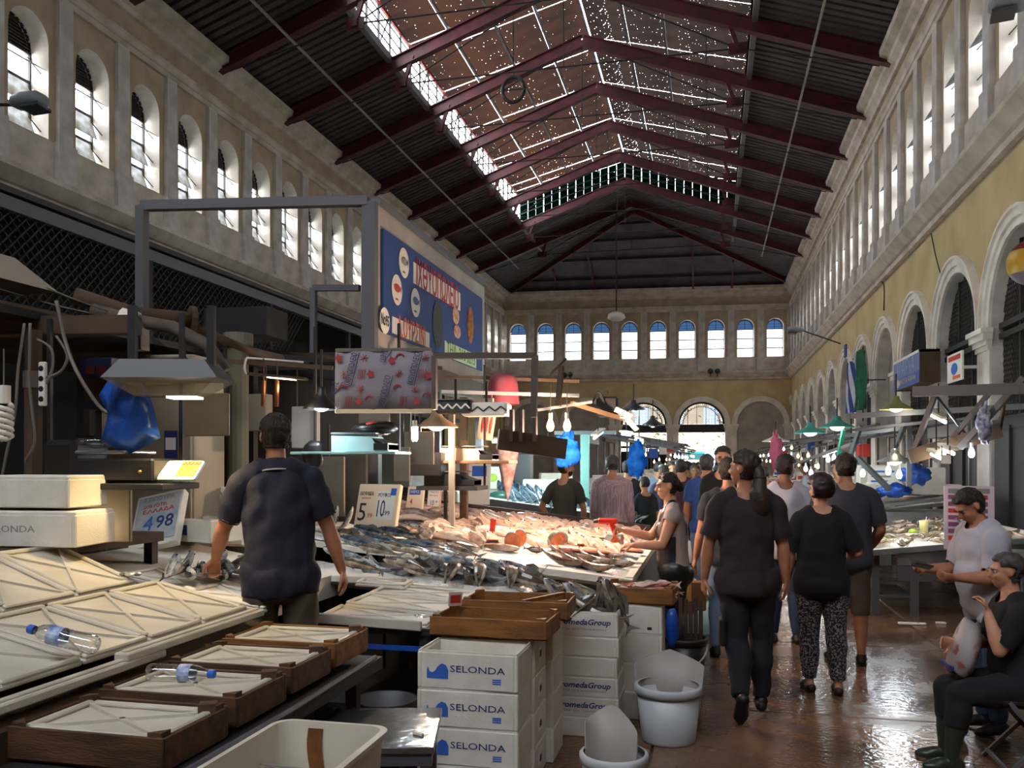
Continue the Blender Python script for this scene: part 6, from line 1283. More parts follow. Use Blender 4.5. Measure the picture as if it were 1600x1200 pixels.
def loose_bag(label, c, sc, seed, m=m_bluelit):
    t = thing('blue_bag', label, 'bag', c); b = MB(); b.smooth = True; b.ball((0, 0, 0), 1, 26, 22, sc); o = b.build('film', m, t)
    for v in o.data.vertices:
        q = mnoise.noise(Vector((v.co.x*14+seed, v.co.y*14, v.co.z*12))); v.co *= 1+.45*q+.22*mnoise.noise(Vector((v.co.x*40+seed, v.co.y*40, v.co.z*30)))
    b = MB(); b.tube([(0, 0, sc[2]*.8), (.02, 0, sc[2]*1.3)], [sc[0]*.4, .012], 8); b.build('bag_neck', m, t); return t
loose_bag('translucent blue bag hanging beside the warm bulbs', at(886, 703, 8.6), (.12, .08, .18), 1.); loose_bag('long translucent blue bag hanging over the striped shirt man', at(995, 720, 9.6), (.10, .07, .19), 5.)
t = thing('paper_cone', 'cone of printed wrapping paper hanging beyond the display', 'paper', at(793, 745, 8.9)); b = MB(); b.smooth = True; b.lathe([(.004, -.25), (.05, -.08), (.10, .15), (.13, .33)], 16); b.build('cone', mat('cone_paper', '#a79a96', .7, col2='#8a5f5c', scale=14), t); MB().tube([(.1, 0, .33), (.05, 0, .5)], .006, 5).build('cord', m_cable, t)
t = thing('picture_card', 'card with three printed fish hanging beyond the white post', 'card', at(762, 662, 8.4), (0, .15, .1)); MB().bx((-.09, 0, -.16), (.07, .006, .16)).build('card_body', mat('warm_card', '#c9a98e', .7), t)
for k in range(3): MB().ball((-.045+.04*k, -.004, 0), .10, 8, 5, (.12, .05, 1)).build('printed_fish', m_inkred, t)
MB().tube([(0, 0, .16), (0, 0, .3)], .005, 5).build('cord', m_cable, t)
t = thing('wing_lamp', 'pale hooded lamp arm reaching out over the aisle', 'lamp', (0, 0, 0)); MB().bar(at(893, 630, 8.4), at(975, 655, 8.6), .06, .035).build('arm', mat('warm_plank', '#7a5e42', .7), t); MB().bar(at(960, 640, 8.6), at(985, 652, 8.6), .2, .05).build('hood', m_cream, t); MB().bar(at(966, 652, 8.6), at(984, 656, 8.6), .1, .01).build('lit_tube', g_soft, t); MB().bbox(at(950, 636, 8.7), (.22, .2, .2), .02).build('motor', m_blkplastic, t); MB().bar(at(975, 650, 8.6), at(995, 672, 8.6), .16, .03).build('hood', m_cream, t)
cable('tangle of thin dark wires on the lamp arm', [at(925, 632, 8.6), at(935, 612, 8.6), at(945, 630, 8.6), at(938, 618, 8.6), at(950, 612, 8.6)], .01, m_dark)
# roof rails over the display
for i, (p0, p1, lb) in enumerate((((690, 588, 8.6), (905, 596, 8.6), 'upper pale rail crossing behind the red bucket'), ((690, 612, 8.0), (905, 618, 8.0), 'lower pale rail crossing before the red bucket'), ((380, 545, 8.4), (690, 575, 7.4), 'long rail running under the kiosk front'), ((300, 560, 6.6), (520, 575, 6.6), 'rail that carries the lamps above the vendor'))):
    t = thing('rail', lb, 'rail', (0, 0, 0)); MB().bar(at(*p0), at(*p1), .03).build('rail_bar', m_board if i != 1 else m_cream, t)
# partitions and dark goods behind the near stall
p = at(430, 700, 8.4); t = thing('partition', 'dark partition closing the stall behind the vendor', 'partition', (p.x, p.y, 0)); MB().bx((-2.2, 0, 0), (.95, .06, 2.6)).build('panel', mat('dim_panel', '#3a342e', .8, col2='#2c2823', scale=2), t); MB().bx((-2.2, -.02, 2.55), (.95, .08, 2.65)).build('head_rail', m_dark, t)
for k, (x, y, w_, h, m, lb) in enumerate(((512, 760, .34, .55, m_cab, 'pale board leaning beside the glass shelf, behind the grey fish'), (585, 655, .30, .28, m_cab, 'pale box on the partition under the banner'), (655, 700, .28, .3, mat('grey_box', '#86827b', .6), 'grey board behind the spiral bulb'), (628, 725, .15, .3, m_cream, 'tall card with rows of small shell prints'))):
    t = thing('pale_board', lb, 'board', at(x, y, 7.9-.1*k)); MB().bbox((0, 0, 0), (w_, .03, h), .006).build('panel', mat('dim_board', '#6f6659', .7, col2='#5f574b', scale=3), t); MB().bar((0, .02, h/2), (0, .02, h/2+.3), .02).build('hanger', m_dark, t)
hung_box('dark_box', 'black box with shiny things behind the spiral bulb', at(665, 725, 8.2), (.4, .3, .22), m_blkplastic, 'box', 0, .4)
t = thing('stall_roof', 'dark board roof over the near stall, beneath the lattice', 'roof', (-4.6, 5.6, 2.62)); MB().bx((-1.4, -1.6, 0), (.6, 1.6, .05)).build('deck', m_dark, t)
for x, y in ((-1.3, -1.5), (-1.3, 1.5), (.5, 1.5)): MB().bx((x-.04, y-.04, -2.62), (x+.04, y+.04, 0)).build('post', m_dark, t)
# ------------------------------------------------------------------ middle stall under cool light
def zmid(x): return .80+.125*-x
mid = thing('display_table', 'white iced fish bed of the next stall under cool light', 'table', (0, 0, 0))
MB().prism([(-1.05, zmid(-1.05)-.06), (-1.05, zmid(-1.05)), (-6.4, zmid(-6.4)), (-6.4, zmid(-6.4)-.06)], 12.0, 17.4, 'xz').build('bed', m_ice, mid); MB().bx((-1.10, 12.0, zmid(-1.05)-.25), (-1.04, 17.4, zmid(-1.05)+.03)).build('aisle_lip', m_steel, mid); MB().prism([(-1.05, .15), (-1.05, zmid(-1.05)+.03), (-6.4, zmid(-6.4)+.03), (-6.4, .15)], 11.95, 12.0, 'xz').build('end_board', m_steeld, mid)
for x in (-1.2, -6.2):
    for y in (12.2, 17.2): MB().bx((x-.03, y-.03, 0), (x+.03, y+.03, .85)).build('leg', m_dark, mid)
def on_mid(x, y): d = ray(x, y); return Vector((0, 0, CAMZ))+d*((.80-CAMZ)/(d.z+.125*d.x))
mf1 = fish('blue', .55, .14, .08, .12, .1, label='small dark fish laid in rows on the cool lit bed of the next stall', group='fish on the cool lit bed', parts=False)
k = 0
for (x0, y0, x1, y1, n) in ((786, 772, 860, 778, 11), (800, 780, 868, 792, 9), (840, 795, 868, 802, 4), (905, 795, 998, 812, 12), (935, 806, 1000, 822, 8)):
    for i in range(n):
        p = on_mid(x0+(x1-x0)*i/n+R.uniform(-3, 3), y0+(y1-y0)*i/n+R.uniform(-3, 3)); o = mf1 if k == 0 else dup(mf1); k += 1
        if p.x > -1.15 or p.y < 12.1: p.x = min(p.x, -1.2); p.y = max(p.y, 12.2); p.z = zmid(p.x)
        lie(o, p+Vector((0, 0, .07)), 2.3+R.uniform(-.3, .3), R.uniform(.2, 1.), .12, -.35)
for i, (x, y, dims, lb) in enumerate(((805, 748, (.45, .4, .3), 'white foam box at the head of the cool lit bed'), (845, 762, (.6, .4, .26), 'white foam box with blue print behind the olive shirt man'), (868, 756, (.6, .4, .34), 'taller white foam box behind the olive shirt man'))):
    foam_box(lb, on_mid(x, y+14)+Vector((0, 0, .02)), .15*i, dims, False, (lambda t, w_, d, h: lettering('lettering', 'ΝΩΠΑ ΨΑΡΙΑ', m_ink, t, FR((0, -d/2-.001, h*.55), (1, 0, 0), (0, 0, 1)), .07, w_*.6)) if i == 1 else None)
t = pail('white lidded bucket on the cool lit bed', on_mid(808, 762)+Vector((0, 0, .0)), .15, .38)
for i, (x, y, lb, em) in enumerate(((747, 790, 'tall white card with blue badge beside the dark scale', True), (728, 780, 'blank white card behind the tall card with blue badge', False), (770, 765, 'white sheet with yellow green lemon picture on the cool lit bed', False))):
    t = price_board(lb, on_mid(x, y)+Vector((0, 0, .01)), .30, .62 if i < 2 else .4, .15, .2*i, .03, 'price_card')
    if em: MB().bx((-.1, -.005, .38), (.1, -.001, .52)).build('badge', m_inkblue, t)
    if i == 2: MB().ball((.0, -.01, .2), .09, 8, 5, (1, .2, .8)).build('lemon_print', mat('lemon_green', '#a8c83a', .5), t)
t = thing('green_cloth', 'dark green wet cloth below the lemon sheet', 'cloth', on_mid(782, 778)+Vector((0, 0, .03))); b = MB(); b.smooth = True; b.ball((0, 0, 0), .2, 10, 7, (1, .7, .4)); b.build('cloth', mat('wet_green', '#1f4a42', .4), t)
t = thing('dark_bin', 'dark tall bin between the foam boxes of the next stall', 'bin', on_mid(818, 770)); MB().bbox((0, 0, .35), (.3, .3, .7), .02).build('bin_body', m_steeld, t); MB().bbox((0, 0, .71), (.34, .34, .04), .01).build('lid', m_steeld, t)
t = thing('teal_post', 'pale green post rising behind the striped shirt man', 'post', (at(914, 710, 14).x, at(914, 710, 14).y, 0)); MB().bx((-.07, -.04, 0), (.07, .04, 2.25)).build('shaft', mat('teal_paint', '#547c78', .6), t); MB().bx((-.5, -.05, 2.2), (.5, .05, 2.26)).build('cross_arm', m_steeld, t)
def tube_lamp(label, a, b_, power=0, col=(.75, 1, .97), g=None, hood=True, group=None):
    a, b_ = Vector(a), Vector(b_); t = thing('tube_lamp', label, 'lamp', (a+b_)/2, group=group); u = a-(a+b_)/2
    MB().tube([u, -u], .022, 8).build('lit_tube', g or g_teal, t)
    if hood: MB().bar(u+Vector((0, 0, .05)), -u+Vector((0, 0, .05)), .12, .03).build('hood', m_cream, t)
    MB().tube([(0, 0, .06), (0, 0, .4)], .008, 5).build('hanger', m_dark, t)
    if power: lamp((0, 0, -.1), power, col, .06, t)
    return t
tube_lamp('cool tube lamp over the bed, below the brown board', at(842, 709, 13.5), at(870, 712, 13.5), 75)
tube_lamp('cool tube lamp tilted over the next stall, by the pale green post', at(928, 685, 13), at(941, 675, 13.2), 15)
tube_lamp('cool tube lamp beyond the pale green post', at(972, 678, 15), at(985, 680, 15.2), 30)
tube_lamp('cool tube lamp with white hood under the lamp arm', at(992, 686, 14), at(1005, 692, 14), 40)
tube_lamp('cool lit tube lamp between the wing lamp and white post', at(604+165, 690, 12.5), at(795, 690, 12.5), 100)  # this tube is lit and throws strong cool light over the bed
for i, (x, y, lb) in enumerate(((1020, 665, 'black shade lamp nearest the doorway'), (990, 640, 'black metal hood below the lamp arm'))): dish_lamp(lb, at(x, y, 15), .2, m_blkplastic, 4, g=m_blkplastic)
# ------------------------------------------------------------------ generic stalls further down both sides
sides = [('kiosk side', -1, y) for y in (19.5, 23.6, 27.7, 31.8, 36, 40.2)]+[('arcade side', 1, y) for y in (15.2, 19.2, 23.2, 27.2, 31.2, 35.2, 39.2, 43)]
cntb = 0
for k, (sd, s_, y) in enumerate(sides):
    i = k if s_ < 0 else k-6; o1 = ORD[i]; xa = -.9 if s_ < 0 else 2.15; xb = xa+s_*2.0
    t = thing('stall_counter', 'sloping fish counter on the %s, %s beyond the %s' % (sd, o1, 'cool lit bed' if s_ < 0 else 'squid table'), 'counter', (0, 0, 0))
    MB().prism([(xa, .82), (xa, .88), (xb, 1.15), (xb, 1.09)], y, y+3.0, 'xz').build('bed', m_foam if k % 2 else m_ice, t); MB().bx((min(xa, xa+s_*.05), y, .3), (max(xa, xa+s_*.05), y+3, .84)).build('front_board', m_steel if k % 3 else m_board, t)
    for x in (xa+s_*.1, xb-s_*.1):
        for yy in (y+.1, y+2.9): MB().bx((x-.03, yy-.03, 0), (x+.03, yy+.03, .84)).build('leg', m_dark, t)
    h = MB(); h.smooth = True
    for q in range(60): 
        u = R.uniform(.08, .75); h.ball((xa+s_*2*u, y+R.uniform(.15, 2.8), .90+.27*u+R.uniform(0, .03)), .09, 6, 4, (1.3, .5, .35))
    tag(h.build('fish_heap', (FM['pale'], FM['silver'], FM['pink'], FM['red'])[k % 4][1]), 'heap of fish on the %s counter of the %s' % (o1, sd), 'fish', kind='stuff')
    foam_box('white foam box at the back of the %s counter on the %s' % (o1, sd), (xb-s_*.3, y+.7, 1.13), .2*s_, (.5, .35, .22), False); foam_box('white foam box tipped up on the %s counter of the %s' % (o1, sd), (xb-s_*.25, y+1.9, 1.16), -.2*s_, (.5, .35, .2), True, tilt=(.5, 0, .2))
    p = price_board('price card standing on the %s counter of the %s' % (o1, sd), (xa+s_*1.0, y+1.2, 1.05), .3, .34, .2, -.2*s_, .03, 'price_card'); MB().bx((-.1, -.004, .08), (.1, -.001, .2)).build('print', m_inkblue if k % 2 else m_inkred, p)
    f = thing('canopy', 'metal canopy frame over the %s counter on the %s' % (o1, sd), 'frame', (0, 0, 0)); H_ = 2.05+.12*(k % 3)
    for yy in (y+.2, y+2.8): MB().bar((xb, yy, 0), (xb, yy, H_+.4), .05).build('post', m_steeld, f); MB().bar((xb, yy, H_+.4), (xa-s_*.2, yy, H_), .04).build('arm', m_steeld, f)
    MB().bar((xa-s_*.1, y+.1, H_+.03), (xa-s_*.1, y+2.9, H_+.03), .04).build('rail', m_board, f); MB().bar((xa+s_*1.0, y+.1, H_+.2), (xa+s_*1.0, y+2.9, H_+.2), .04).build('rail', m_steeld, f); MB().bbox((xb, y+1.5, H_+.3), (.1, 2.7, .3), .01).build('name_board', m_brownbrd if k % 2 else m_steeld, f)
    for q in range(5):
        warm = (q+k) % 3 != 0; x = xa-s_*.1+s_*1.1*(q % 2); cntb += 1
        bulb('lit bare bulb hung over the %s counter of the %s, %s along its rails' % (o1, sd, ORD[q]), (x, y+.3+.58*q+R.uniform(-.2, .2), H_-.16-.11*((q*7+k*3) % 4)-(.04 if q % 2 else 0)), g_warm if warm else g_cool, 0, s_=.95, group='bare bulbs over the far counters', cord=.1)
    lamp((xa+s_*.6, y+1.5, H_-.25), 22, (1, .84, .62) if k % 2 else (.9, .95, 1), .05, f)  # added point light for the counter's glow, besides the visible bulbs
    hung_box('hanging_sack', 'bag and paper hung under the %s canopy of the %s' % (o1, sd), (xa+s_*.4, y+.5, H_-.1), (.2, .1, .22), (m_bluebag, m_cream, m_inkred, m_blkplastic)[k % 4], 'bag', .3, .25)
# ------------------------------------------------------------------ squid table at the arcade side
def zsq(x): return .72+.105*(x-1.75)
t = thing('squid_table', 'sloping steel table heaped with squid and small fish', 'table', (0, 0, 0))
MB().prism([(1.78, zsq(1.78)-.04), (1.78, zsq(1.78)), (3.7, zsq(3.7)), (3.7, zsq(3.7)-.04)], 10.4, 13.7, 'xz').build('bed', m_foam, t); MB().prism([(1.76, zsq(1.76)-.03), (1.76, zsq(1.76)+.03), (3.75, zsq(3.75)+.03), (3.75, zsq(3.75)-.03)], 10.36, 10.42, 'xz').build('near_lip', m_steel, t)
MB().prism([(2.06, .58), (2.06, zsq(2.06)-.05), (3.7, zsq(3.7)-.05), (3.7, .58)], 10.45, 10.48, 'xz').build('end_panel', m_steel, t); MB().prism([(2.06, .40), (2.06, .57), (3.7, .57), (3.7, .40)], 10.47, 10.50, 'xz').build('lower_panel', m_steeld, t); MB().bx((1.76, 10.4, zsq(1.76)-.14), (1.80, 13.7, zsq(1.76)+.03)).build('aisle_lip', m_steel, t)
for x, y in ((1.85, 10.6), (2.25, 10.5), (1.85, 13.5), (3.6, 10.6), (3.6, 13.5)): MB().bx((x-.04, y-.04, 0), (x+.04, y+.04, .70)).build('leg', m_steeld, t)
for k in range(7): MB().bx((1.86, 10.55+.14*k, .20), (2.25, 10.63+.14*k, .225)).build('shelf_slat', m_steeld, t)
sq = [fish('pale', .26, .07, .05, .1, label='pale squid in the heap on the squid table', group='squid on the squid table', parts=False, finm=m_finp, cat='squid'), fish('brown', .24, .06, .05, -.12, label='pale squid in the heap on the squid table', group='squid on the squid table', parts=False, finm=m_finp, cat='squid'), fish('brown', .24, .05, .045, .2, label='pale squid in the heap on the squid table', group='squid on the squid table', parts=False, finm=m_finp, cat='squid')]
for i in range(120):
    x = R.uniform(1.9, 3.4); y = R.uniform(10.55, 13.4); o = sq[i] if i < 3 else dup(sq[i % 3]); lie(o, (x, y, zsq(x)+.035+R.uniform(0, .05)), R.uniform(0, 6.3), R.uniform(.3, 1.5), -.1, R.uniform(-.2, .1))
t = thing('yellow_cup', 'small pale yellow cup standing among the squid', 'cup', (2.62, 11.7, zsq(2.62)+.05)); b = MB(); b.smooth = True; b.lathe([(.001, 0), (.045, 0), (.06, .15), (.055, .15), (.04, .01), (.001, .01)], 14); b.build('cup_body', mat('cup_yellow', '#cdbf7e', .4), t); MB().tube([(.01, 0, .05), (.03, 0, .2)], .006, 5).build('spoon', m_paper, t)
for x, y, lb in ((2.47, 11.6, 'lime beside the yellow cup'), (1.98, 10.9, 'green leaf scrap among the squid at the near corner')):
    t = thing('lime', lb, 'lime', (x, y, zsq(x)+.08)); b = MB(); b.smooth = True; b.ball((0, 0, 0), .05, 10, 7, (1.2, 1, .8)); b.build('fruit', mat('lime_green', '#9ab82e', .4), t); MB().ball((.06, 0, 0), .012, 6, 4).build('tip', mat('lime_green', '#9ab82e', .4), t)
t = thing('steel_counter', 'raised stainless counter behind the squid table', 'counter', (0, 0, 0)); MB().bx((2.05, 13.85, .5), (4.0, 14.9, 1.0)).build('body', m_steel, t); MB().prism([(2.0, 1.0), (2.0, 1.05), (4.0, 1.3), (4.0, 1.25)], 13.85, 15.0, 'xz').build('top', m_steel, t)
for x in (2.1, 3.9): MB().bx((x-.03, 14., 0), (x+.03, 14.06, .5)).build('leg', m_dark, t)
for i, (x, y, dims, tl, lb) in enumerate(((2.25, 14.2, (.5, .35, .18), (0, -.3, .2), 'white foam box tipped over on the steel counter'), (2.7, 14.3, (.55, .3, .16), (.2, -.5, -.3), 'white foam box with dark print leaning on the steel counter'), (3.25, 14.5, (.5, .4, .4), (0, 0, .1), 'tall white foam box upright on the steel counter'))):
    foam_box(lb, (x, y, 1.09+.125*(x-2)+.06*(i < 2)), 0, dims, i == 0, (lambda t, w_, d, h: MB().bx((-.12, -d/2-.003, h*.25), (.12, -d/2, h*.75)).build('print', m_ink, t)) if i == 1 else None, tilt=tl)
for i, (x, y, lb) in enumerate(((2.62, 14.45, 'white price board with pale writing on the steel counter'), (2.95, 14.4, 'larger price board with blue columns of writing on the steel counter'))):
    p = price_board(lb, (x, y, 1.12+.125*(x-2)), .45, .5, .25, -.35, .04)
    for r in range(5): MB().bx((-.17, -.004, .08+.08*r), (.17-.05*(r % 2), -.001, .11+.08*r)).build('writing', (m_inkblue, m_grey)[r % 2], p)
# pink price board, foam boxes and bench by the standing man
t = thing('steel_bench', 'steel bench behind the man in white, carrying foam boxes', 'bench', (3.4, 9.3, 0)); MB().bx((-.6, -.5, .78), (.8, .6, .84)).build('top', m_steel, t)
for x in (-.55, .75):
    for y in (-.45, .55): MB().bx((x-.03, y-.03, 0), (x+.03, y+.03, .78)).build('leg', m_steeld, t)
p = onY(1512, 822, 9.6); t = price_board('large price board with red and violet writing behind the man in white', (p.x, 9.55, .85), .46, .66, .12, -.22, .04, m=mat('board_pink', '#d8c6cc', .4))
for r in range(7):
    for c in range(3): MB().bx((-.19+.13*c, -.005, .10+.07*r), (-.09+.13*c, -.001, .145+.07*r)).build('price_cell', (mat('ink_violet', '#8a4a6a', .6), m_inkred)[(r+c) % 4 == 0], t)
MB().bx((-.19, -.005, .58), (.19, -.001, .63)).build('heading', m_grey, t)
t2 = price_board('small white price tag before the red and violet price board', (p.x+.08, 9.2, .85), .16, .14, .2, -.2, .02); MB().bx((-.05, -.004, .04), (.05, -.001, .1)).build('print', m_inkred, t2)
foam_box('grey white foam box behind the head of the man in white, farther', (3.65, 9.55, .845), -.2, (.55, .4, .34), False); foam_box('white foam box under the shoulder of the man in white, nearer', (3.3, 8.98, .845), -.1, (.5, .3, .2), False)
t = thing('sink_tray', 'open steel tray beside the man in white at the table end', 'tray', (2.95, 9.95, 0)); MB().bx((-.4, -.25, .62), (.2, .25, .65)).build('floor_plate', m_steel, t); MB().bx((-.42, -.27, .62), (-.38, .27, .78)).build('wall', m_steel, t); MB().bx((-.4, -.28, .62), (.2, -.25, .78)).build('wall', m_steel, t)
for x in (-.36, .16): MB().bx((x-.02, -.2, 0), (x+.02, -.16, .63)).build('leg', m_steeld, t)
# back shelf line along the arcade
t = thing('back_shelf', 'dark shelf with a green display along the arcade wall', 'shelf', (3.9, 8.6, 0)); MB().bx((-.25, -1.6, .0), (.3, 2.4, 1.28)).build('body', mat('dim_panel', '#3a342e', .8), t); MB().bx((-.27, -1.6, 1.28), (.32, 2.4, 1.42)).build('rail', m_blkplastic, t); MB().bx((-.275, -.5, 1.33), (-.27, -.3, 1.38)).build('green_display', mat('green_lcd', '#6a8a3a', .4), t)
# canopy frames of the arcade side, near
def bars(name, label, cat, lst, m=m_steeld):
    t = thing(name, label, cat, (0, 0, 0))
    for nm, a, b_, w_ in lst: MB().bar(at(*a), at(*b_), w_).build(nm, m, t)
    return t
bars('canopy', 'grey canopy frame with long level beam on the arcade side', 'frame', [('beam', (1428, 612, 9.5), (1640, 606, 8.6), .11), ('strut', (1462, 614, 9.4), (1425, 712, 9.6), .05), ('strut', (1600, 590, 8.8), (1500, 700, 9.3), .06), ('strut', (1545, 615, 9.2), (1460, 720, 9.6), .05), ('strut', (1460, 615, 9.4), (1510, 680, 9.4), .025), ('rail', (1330, 650, 11.5), (1600, 635, 10.4), .07), ('rail', (1335, 672, 11.5), (1490, 655, 11), .04)])
bars('slung_board', 'long brown board slung aslant under the canopy frame', 'board', [('board_body', (1420, 714, 9.6), (1562, 672, 9.3), .16), ('hanger', (1562, 672, 9.3), (1572, 612, 9.2), .03)], m_board)
bars('canopy', 'dark canopy frame with slanting rods farther along the arcade side', 'frame', [('strut', (1345, 665, 12), (1318, 745, 12.3), .05), ('strut', (1415, 660, 11.5), (1390, 720, 11.8), .05), ('strut', (1340, 715, 12), (1390, 765, 11.5), .06), ('rail', (1240, 725, 17), (1345, 690, 12), .05), ('rail', (1250, 690, 17), (1420, 668, 11.5), .05), ('post', (1420, 668, 11.6), (1420, 760, 11.6), .06)], m_steeld)
bars('green_rod', 'green painted rod slanting from the dish lamps', 'rod', [('rod_body', (1318, 672, 13), (1310, 715, 13.2), .05)], mat('green_paint', '#2f9a80', .5))
t = thing('white_pillar_box', 'white plastered block standing behind the counter bulbs', 'pillar block', (at(1365, 740, 14.6).x, at(1365, 740, 14.6).y, 0)); MB().bbox((0, 0, .85), (.5, .4, 1.7), .01).build('shaft', m_white, t); MB().bbox((0, 0, 1.05), (.6, .5, .12), .01).build('band', m_white, t)
m_grlamp = mat('green_enamel', '#2d7f72', .4)
for i, (x, y, zc, r, g, m, pw, lb) in enumerate(((1400, 640, 10.8, .20, g_soft, mat('yellow_enamel', '#6b6a3a', .5), 14, 'flat lamp glowing yellow under the blue sign box'), (1266, 677, 14, .26, g_teal, m_grlamp, 10, 'green dish lamp over the counters, nearer the aisle'), (1308, 668, 13, .26, g_soft, m_grlamp, 10, 'green dish lamp with yellow glow over the counters'), (1398, 722, 10.8, .22, g_cool, m_steel, 14, 'steel dish lamp with cool bulb over the squid table'), (1212, 690, 19, .3, g_soft, m_cream, 8, 'small double lamp near the far arcade'))): dish_lamp(lb, at(x, y, zc), r, m, pw, (1, .92, .75) if g is g_soft else (.85, .95, 1), g)
for i, (x, y, zc, pw) in enumerate(((1388, 735, 10.5, 8), (1405, 741, 10.2, 14), (1348, 739, 12, 8), (1327, 732, 12.5, 5), (1303, 715, 14, 5), (1294, 717, 14.3, 0), (1267, 738, 15, 5), (1259, 732, 15.5, 0), (1518, 707, 9.2, 9))):
    bulb('bright cool bulb over the arcade side tables, %s counting from the squid table' % ORD[i], at(x, y, zc), g_cool, pw, (.88, .95, 1), 1.05, cord=.3)
for i, (a, b_, lb) in enumerate((((1456, 709, 9.4), (1470, 716, 9.2), 'pale tube lamp under the slung board, nearer the squid'), ((1472, 701, 9.3), (1490, 709, 9.1), 'pale tube lamp under the slung board, nearer the pier'), ((1455, 648, 9.8), (1478, 660, 9.6), 'tube lamp in a dark hood under the level beam'))): tube_lamp(lb, at(*a), at(*b_), 5, (1, .95, .85), g_soft, True)
hung_box('price_tag', 'small white tag with red figures hanging below the tube lamps', at(1478, 718, 9.0), (.10, .01, .09), m_paper, 'price sign', .1, .1)
loose_bag('dark blue bag bundle hanging behind the squid table bulbs', at(1428, 742, 12.2), (.2, .15, .13), 3., m_bluebag); loose_bag('blue sack lying lower behind the squid table bulbs', at(1400, 766, 12.6), (.2, .15, .09), 8., m_bluebag)
loose_bag('blue and white bag hanging on the arcade pier', at(1538, 665, 9), (.07, .06, .2), 6., mat('bag_bluewhite', '#3a4f86', .5, col2='#b7b4ba', scale=20))
loose_bag('pink lit bag hanging at the far arcade counters', at(1212, 705, 18), (.12, .1, .35), 2., mat('bag_pink', '#c85a78', .5))
for i in range(4):
    t = thing('shutter_unit', 'dark shuttered shop front inside the arcade, %s arch from the street end' % ORD[i], 'shop front', (XR+.02, 10.35+3.2*i, 0)); MB().bx((0, -1.2, 0), (.14, 1.2, 2.3)).build('shutter', mat('shutter_grey', '#3c3b3d', .7), t); MB().bx((-.02, -1.22, 2.25), (.14, 1.22, 2.4)).build('head_box', m_dark, t)
    for yy in (-.4, .4): MB().bx((-.05, yy-.03, 0), (0, yy+.03, 2.3)).build('mullion', m_dark, t)
# signs on the arcade
SXX = 3.72
def sign_box(name, label, x0, x1, yt0, yb0, yt1, yb1, X, m, depth=.3, cat='sign'):
    a = onX(x0, yt0, X); b_ = onX(x1, yt1, X); zb = onX(x0, yb0, X).z; y0, y1 = b_.y, a.y
    t = thing(name, label, cat, (X, (y0+y1)/2, zb)); L = y1-y0; H = (a.z+b_.z)/2-zb; MB().bx((0, -L/2, 0), (depth, L/2, H)).build('panel', m, t); return t, L, H
m_sb = mat('sign_pale_blue', '#4a6298', .35); t, L, H = sign_box('shop_sign', 'blue boxed fishmonger sign projecting from the arcade pier', 1397, 1437, 565, 612, 548, 598, SXX, m_board, .35)
MB().bx((-.008, -L/2, 0), (0, L/2, H)).build('face', m_sb, t); MB().bx((-.012, -L/2, 0), (-.008, L/2, H*.36)).build('lower_band', mat('sign_deep_blue', '#2c4596', .4), t); lettering('lettering', 'ΨΑΡΙΑ', mat('sign_letter_pale', '#8fa3c4', .5), t, FR((-.014, 0, H*.62), (0, -1, 0), (0, 0, 1)), .4, L*.7, bold=.004); lettering('lettering', 'ΝΩΠΑ ΨΑΡΙΑ', mat('sign_letter_yellow', '#b8b48a', .5), t, FR((-.016, -L*.1, H*.2), (0, -1, 0), (0, 0, 1)), .14, L*.55)
b = MB(); y = L*.30; b.add([(-.016, y+.13*math.cos(a), H*.2+.09*math.sin(a)) for a in [2*math.pi*k/14 for k in range(14)]]+[(-.016, y-.22, H*.2+.08), (-.016, y-.22, H*.2-.08), (-.016, y-.1, H*.2)], [tuple(range(14)), (14, 15, 16)]); b.build('fish_emblem', mat('sign_letter_yellow', '#b8b48a', .5), t); MB().bx((-.02, -L/2, H-.05), (.37, L/2, H)).build('film_edge', m_cream, t)
MB().bar((.35, 0, H*.5), (.6, 0, H*.5), .08).build('bracket', m_dark, t)
t, L, H = sign_box('poster', 'white poster with blue fish and red heading on the arcade grille', 1480, 1503, 558, 600, 546, 590, 3.95, m_paper, .03); MB().bx((-.006, -L*.4, H*.75), (0, L*.4, H*.92)).build('heading', m_inkred, t); MB().ball((-.004, 0, H*.45), .2, 10, 6, (.02, 1, .5)).build('fish_print', m_inkblue, t); MB().bx((-.005, -L*.4, H*.08), (0, L*.1, H*.2)).build('small_print', m_orange, t); MB().bar((.03, 0, H*.5), (.4, -.05, H*.5), .05).build('arm', m_paper, t)
def flag(label, X, x, y0, y1, stripes):
    a = onX(x, y0, X); zb = onX(x, y1, X).z; t = thing('flag', label, 'flag', (X, a.y, zb)); H = a.z-zb; n = 8
    b = MB(); b.smooth = True; W = .75; cols = 9
    for c in range(cols):
        b.mt(c % 2 if stripes else 0); u0, u1 = c/cols, (c+1)/cols
        w0 = lambda u, z: (.10*math.sin(u*11+z*2), (u-.5)*W*(.5+.5*(1-z/H*.6)), z-(u-.5)*.5*(1-z/H)*0)
        for j in range(n): z0, z1 = H*j/n, H*(j+1)/n; b.quad(w0(u0, z0), w0(u1, z0), w0(u1, z1), w0(u0, z1))
    b.build('cloth', [mat('flag_blue', '#26407e', .7), mat('flag_white', '#b9bcc6', .7)] if stripes else [mat('flag_green', '#0f5f42', .7, col2='#0c4a36', scale=3)], t); MB().bar((.05, 0, -.3), (.05, 0, H+.1), .03).build('staff', m_dark, t); MB().bar((.05, 0, H*.5), (.6, 0, H*.5), .03).build('bracket', m_dark, t); return t
t = flag('blue and white striped flag hanging against the arcade', 3.75, 1330, 566, 645, True); u = MB().bx((-.14, .05, 1.55), (-.10, .36, 1.9)).build('canton', mat('flag_blue', '#26407e', .7), t)
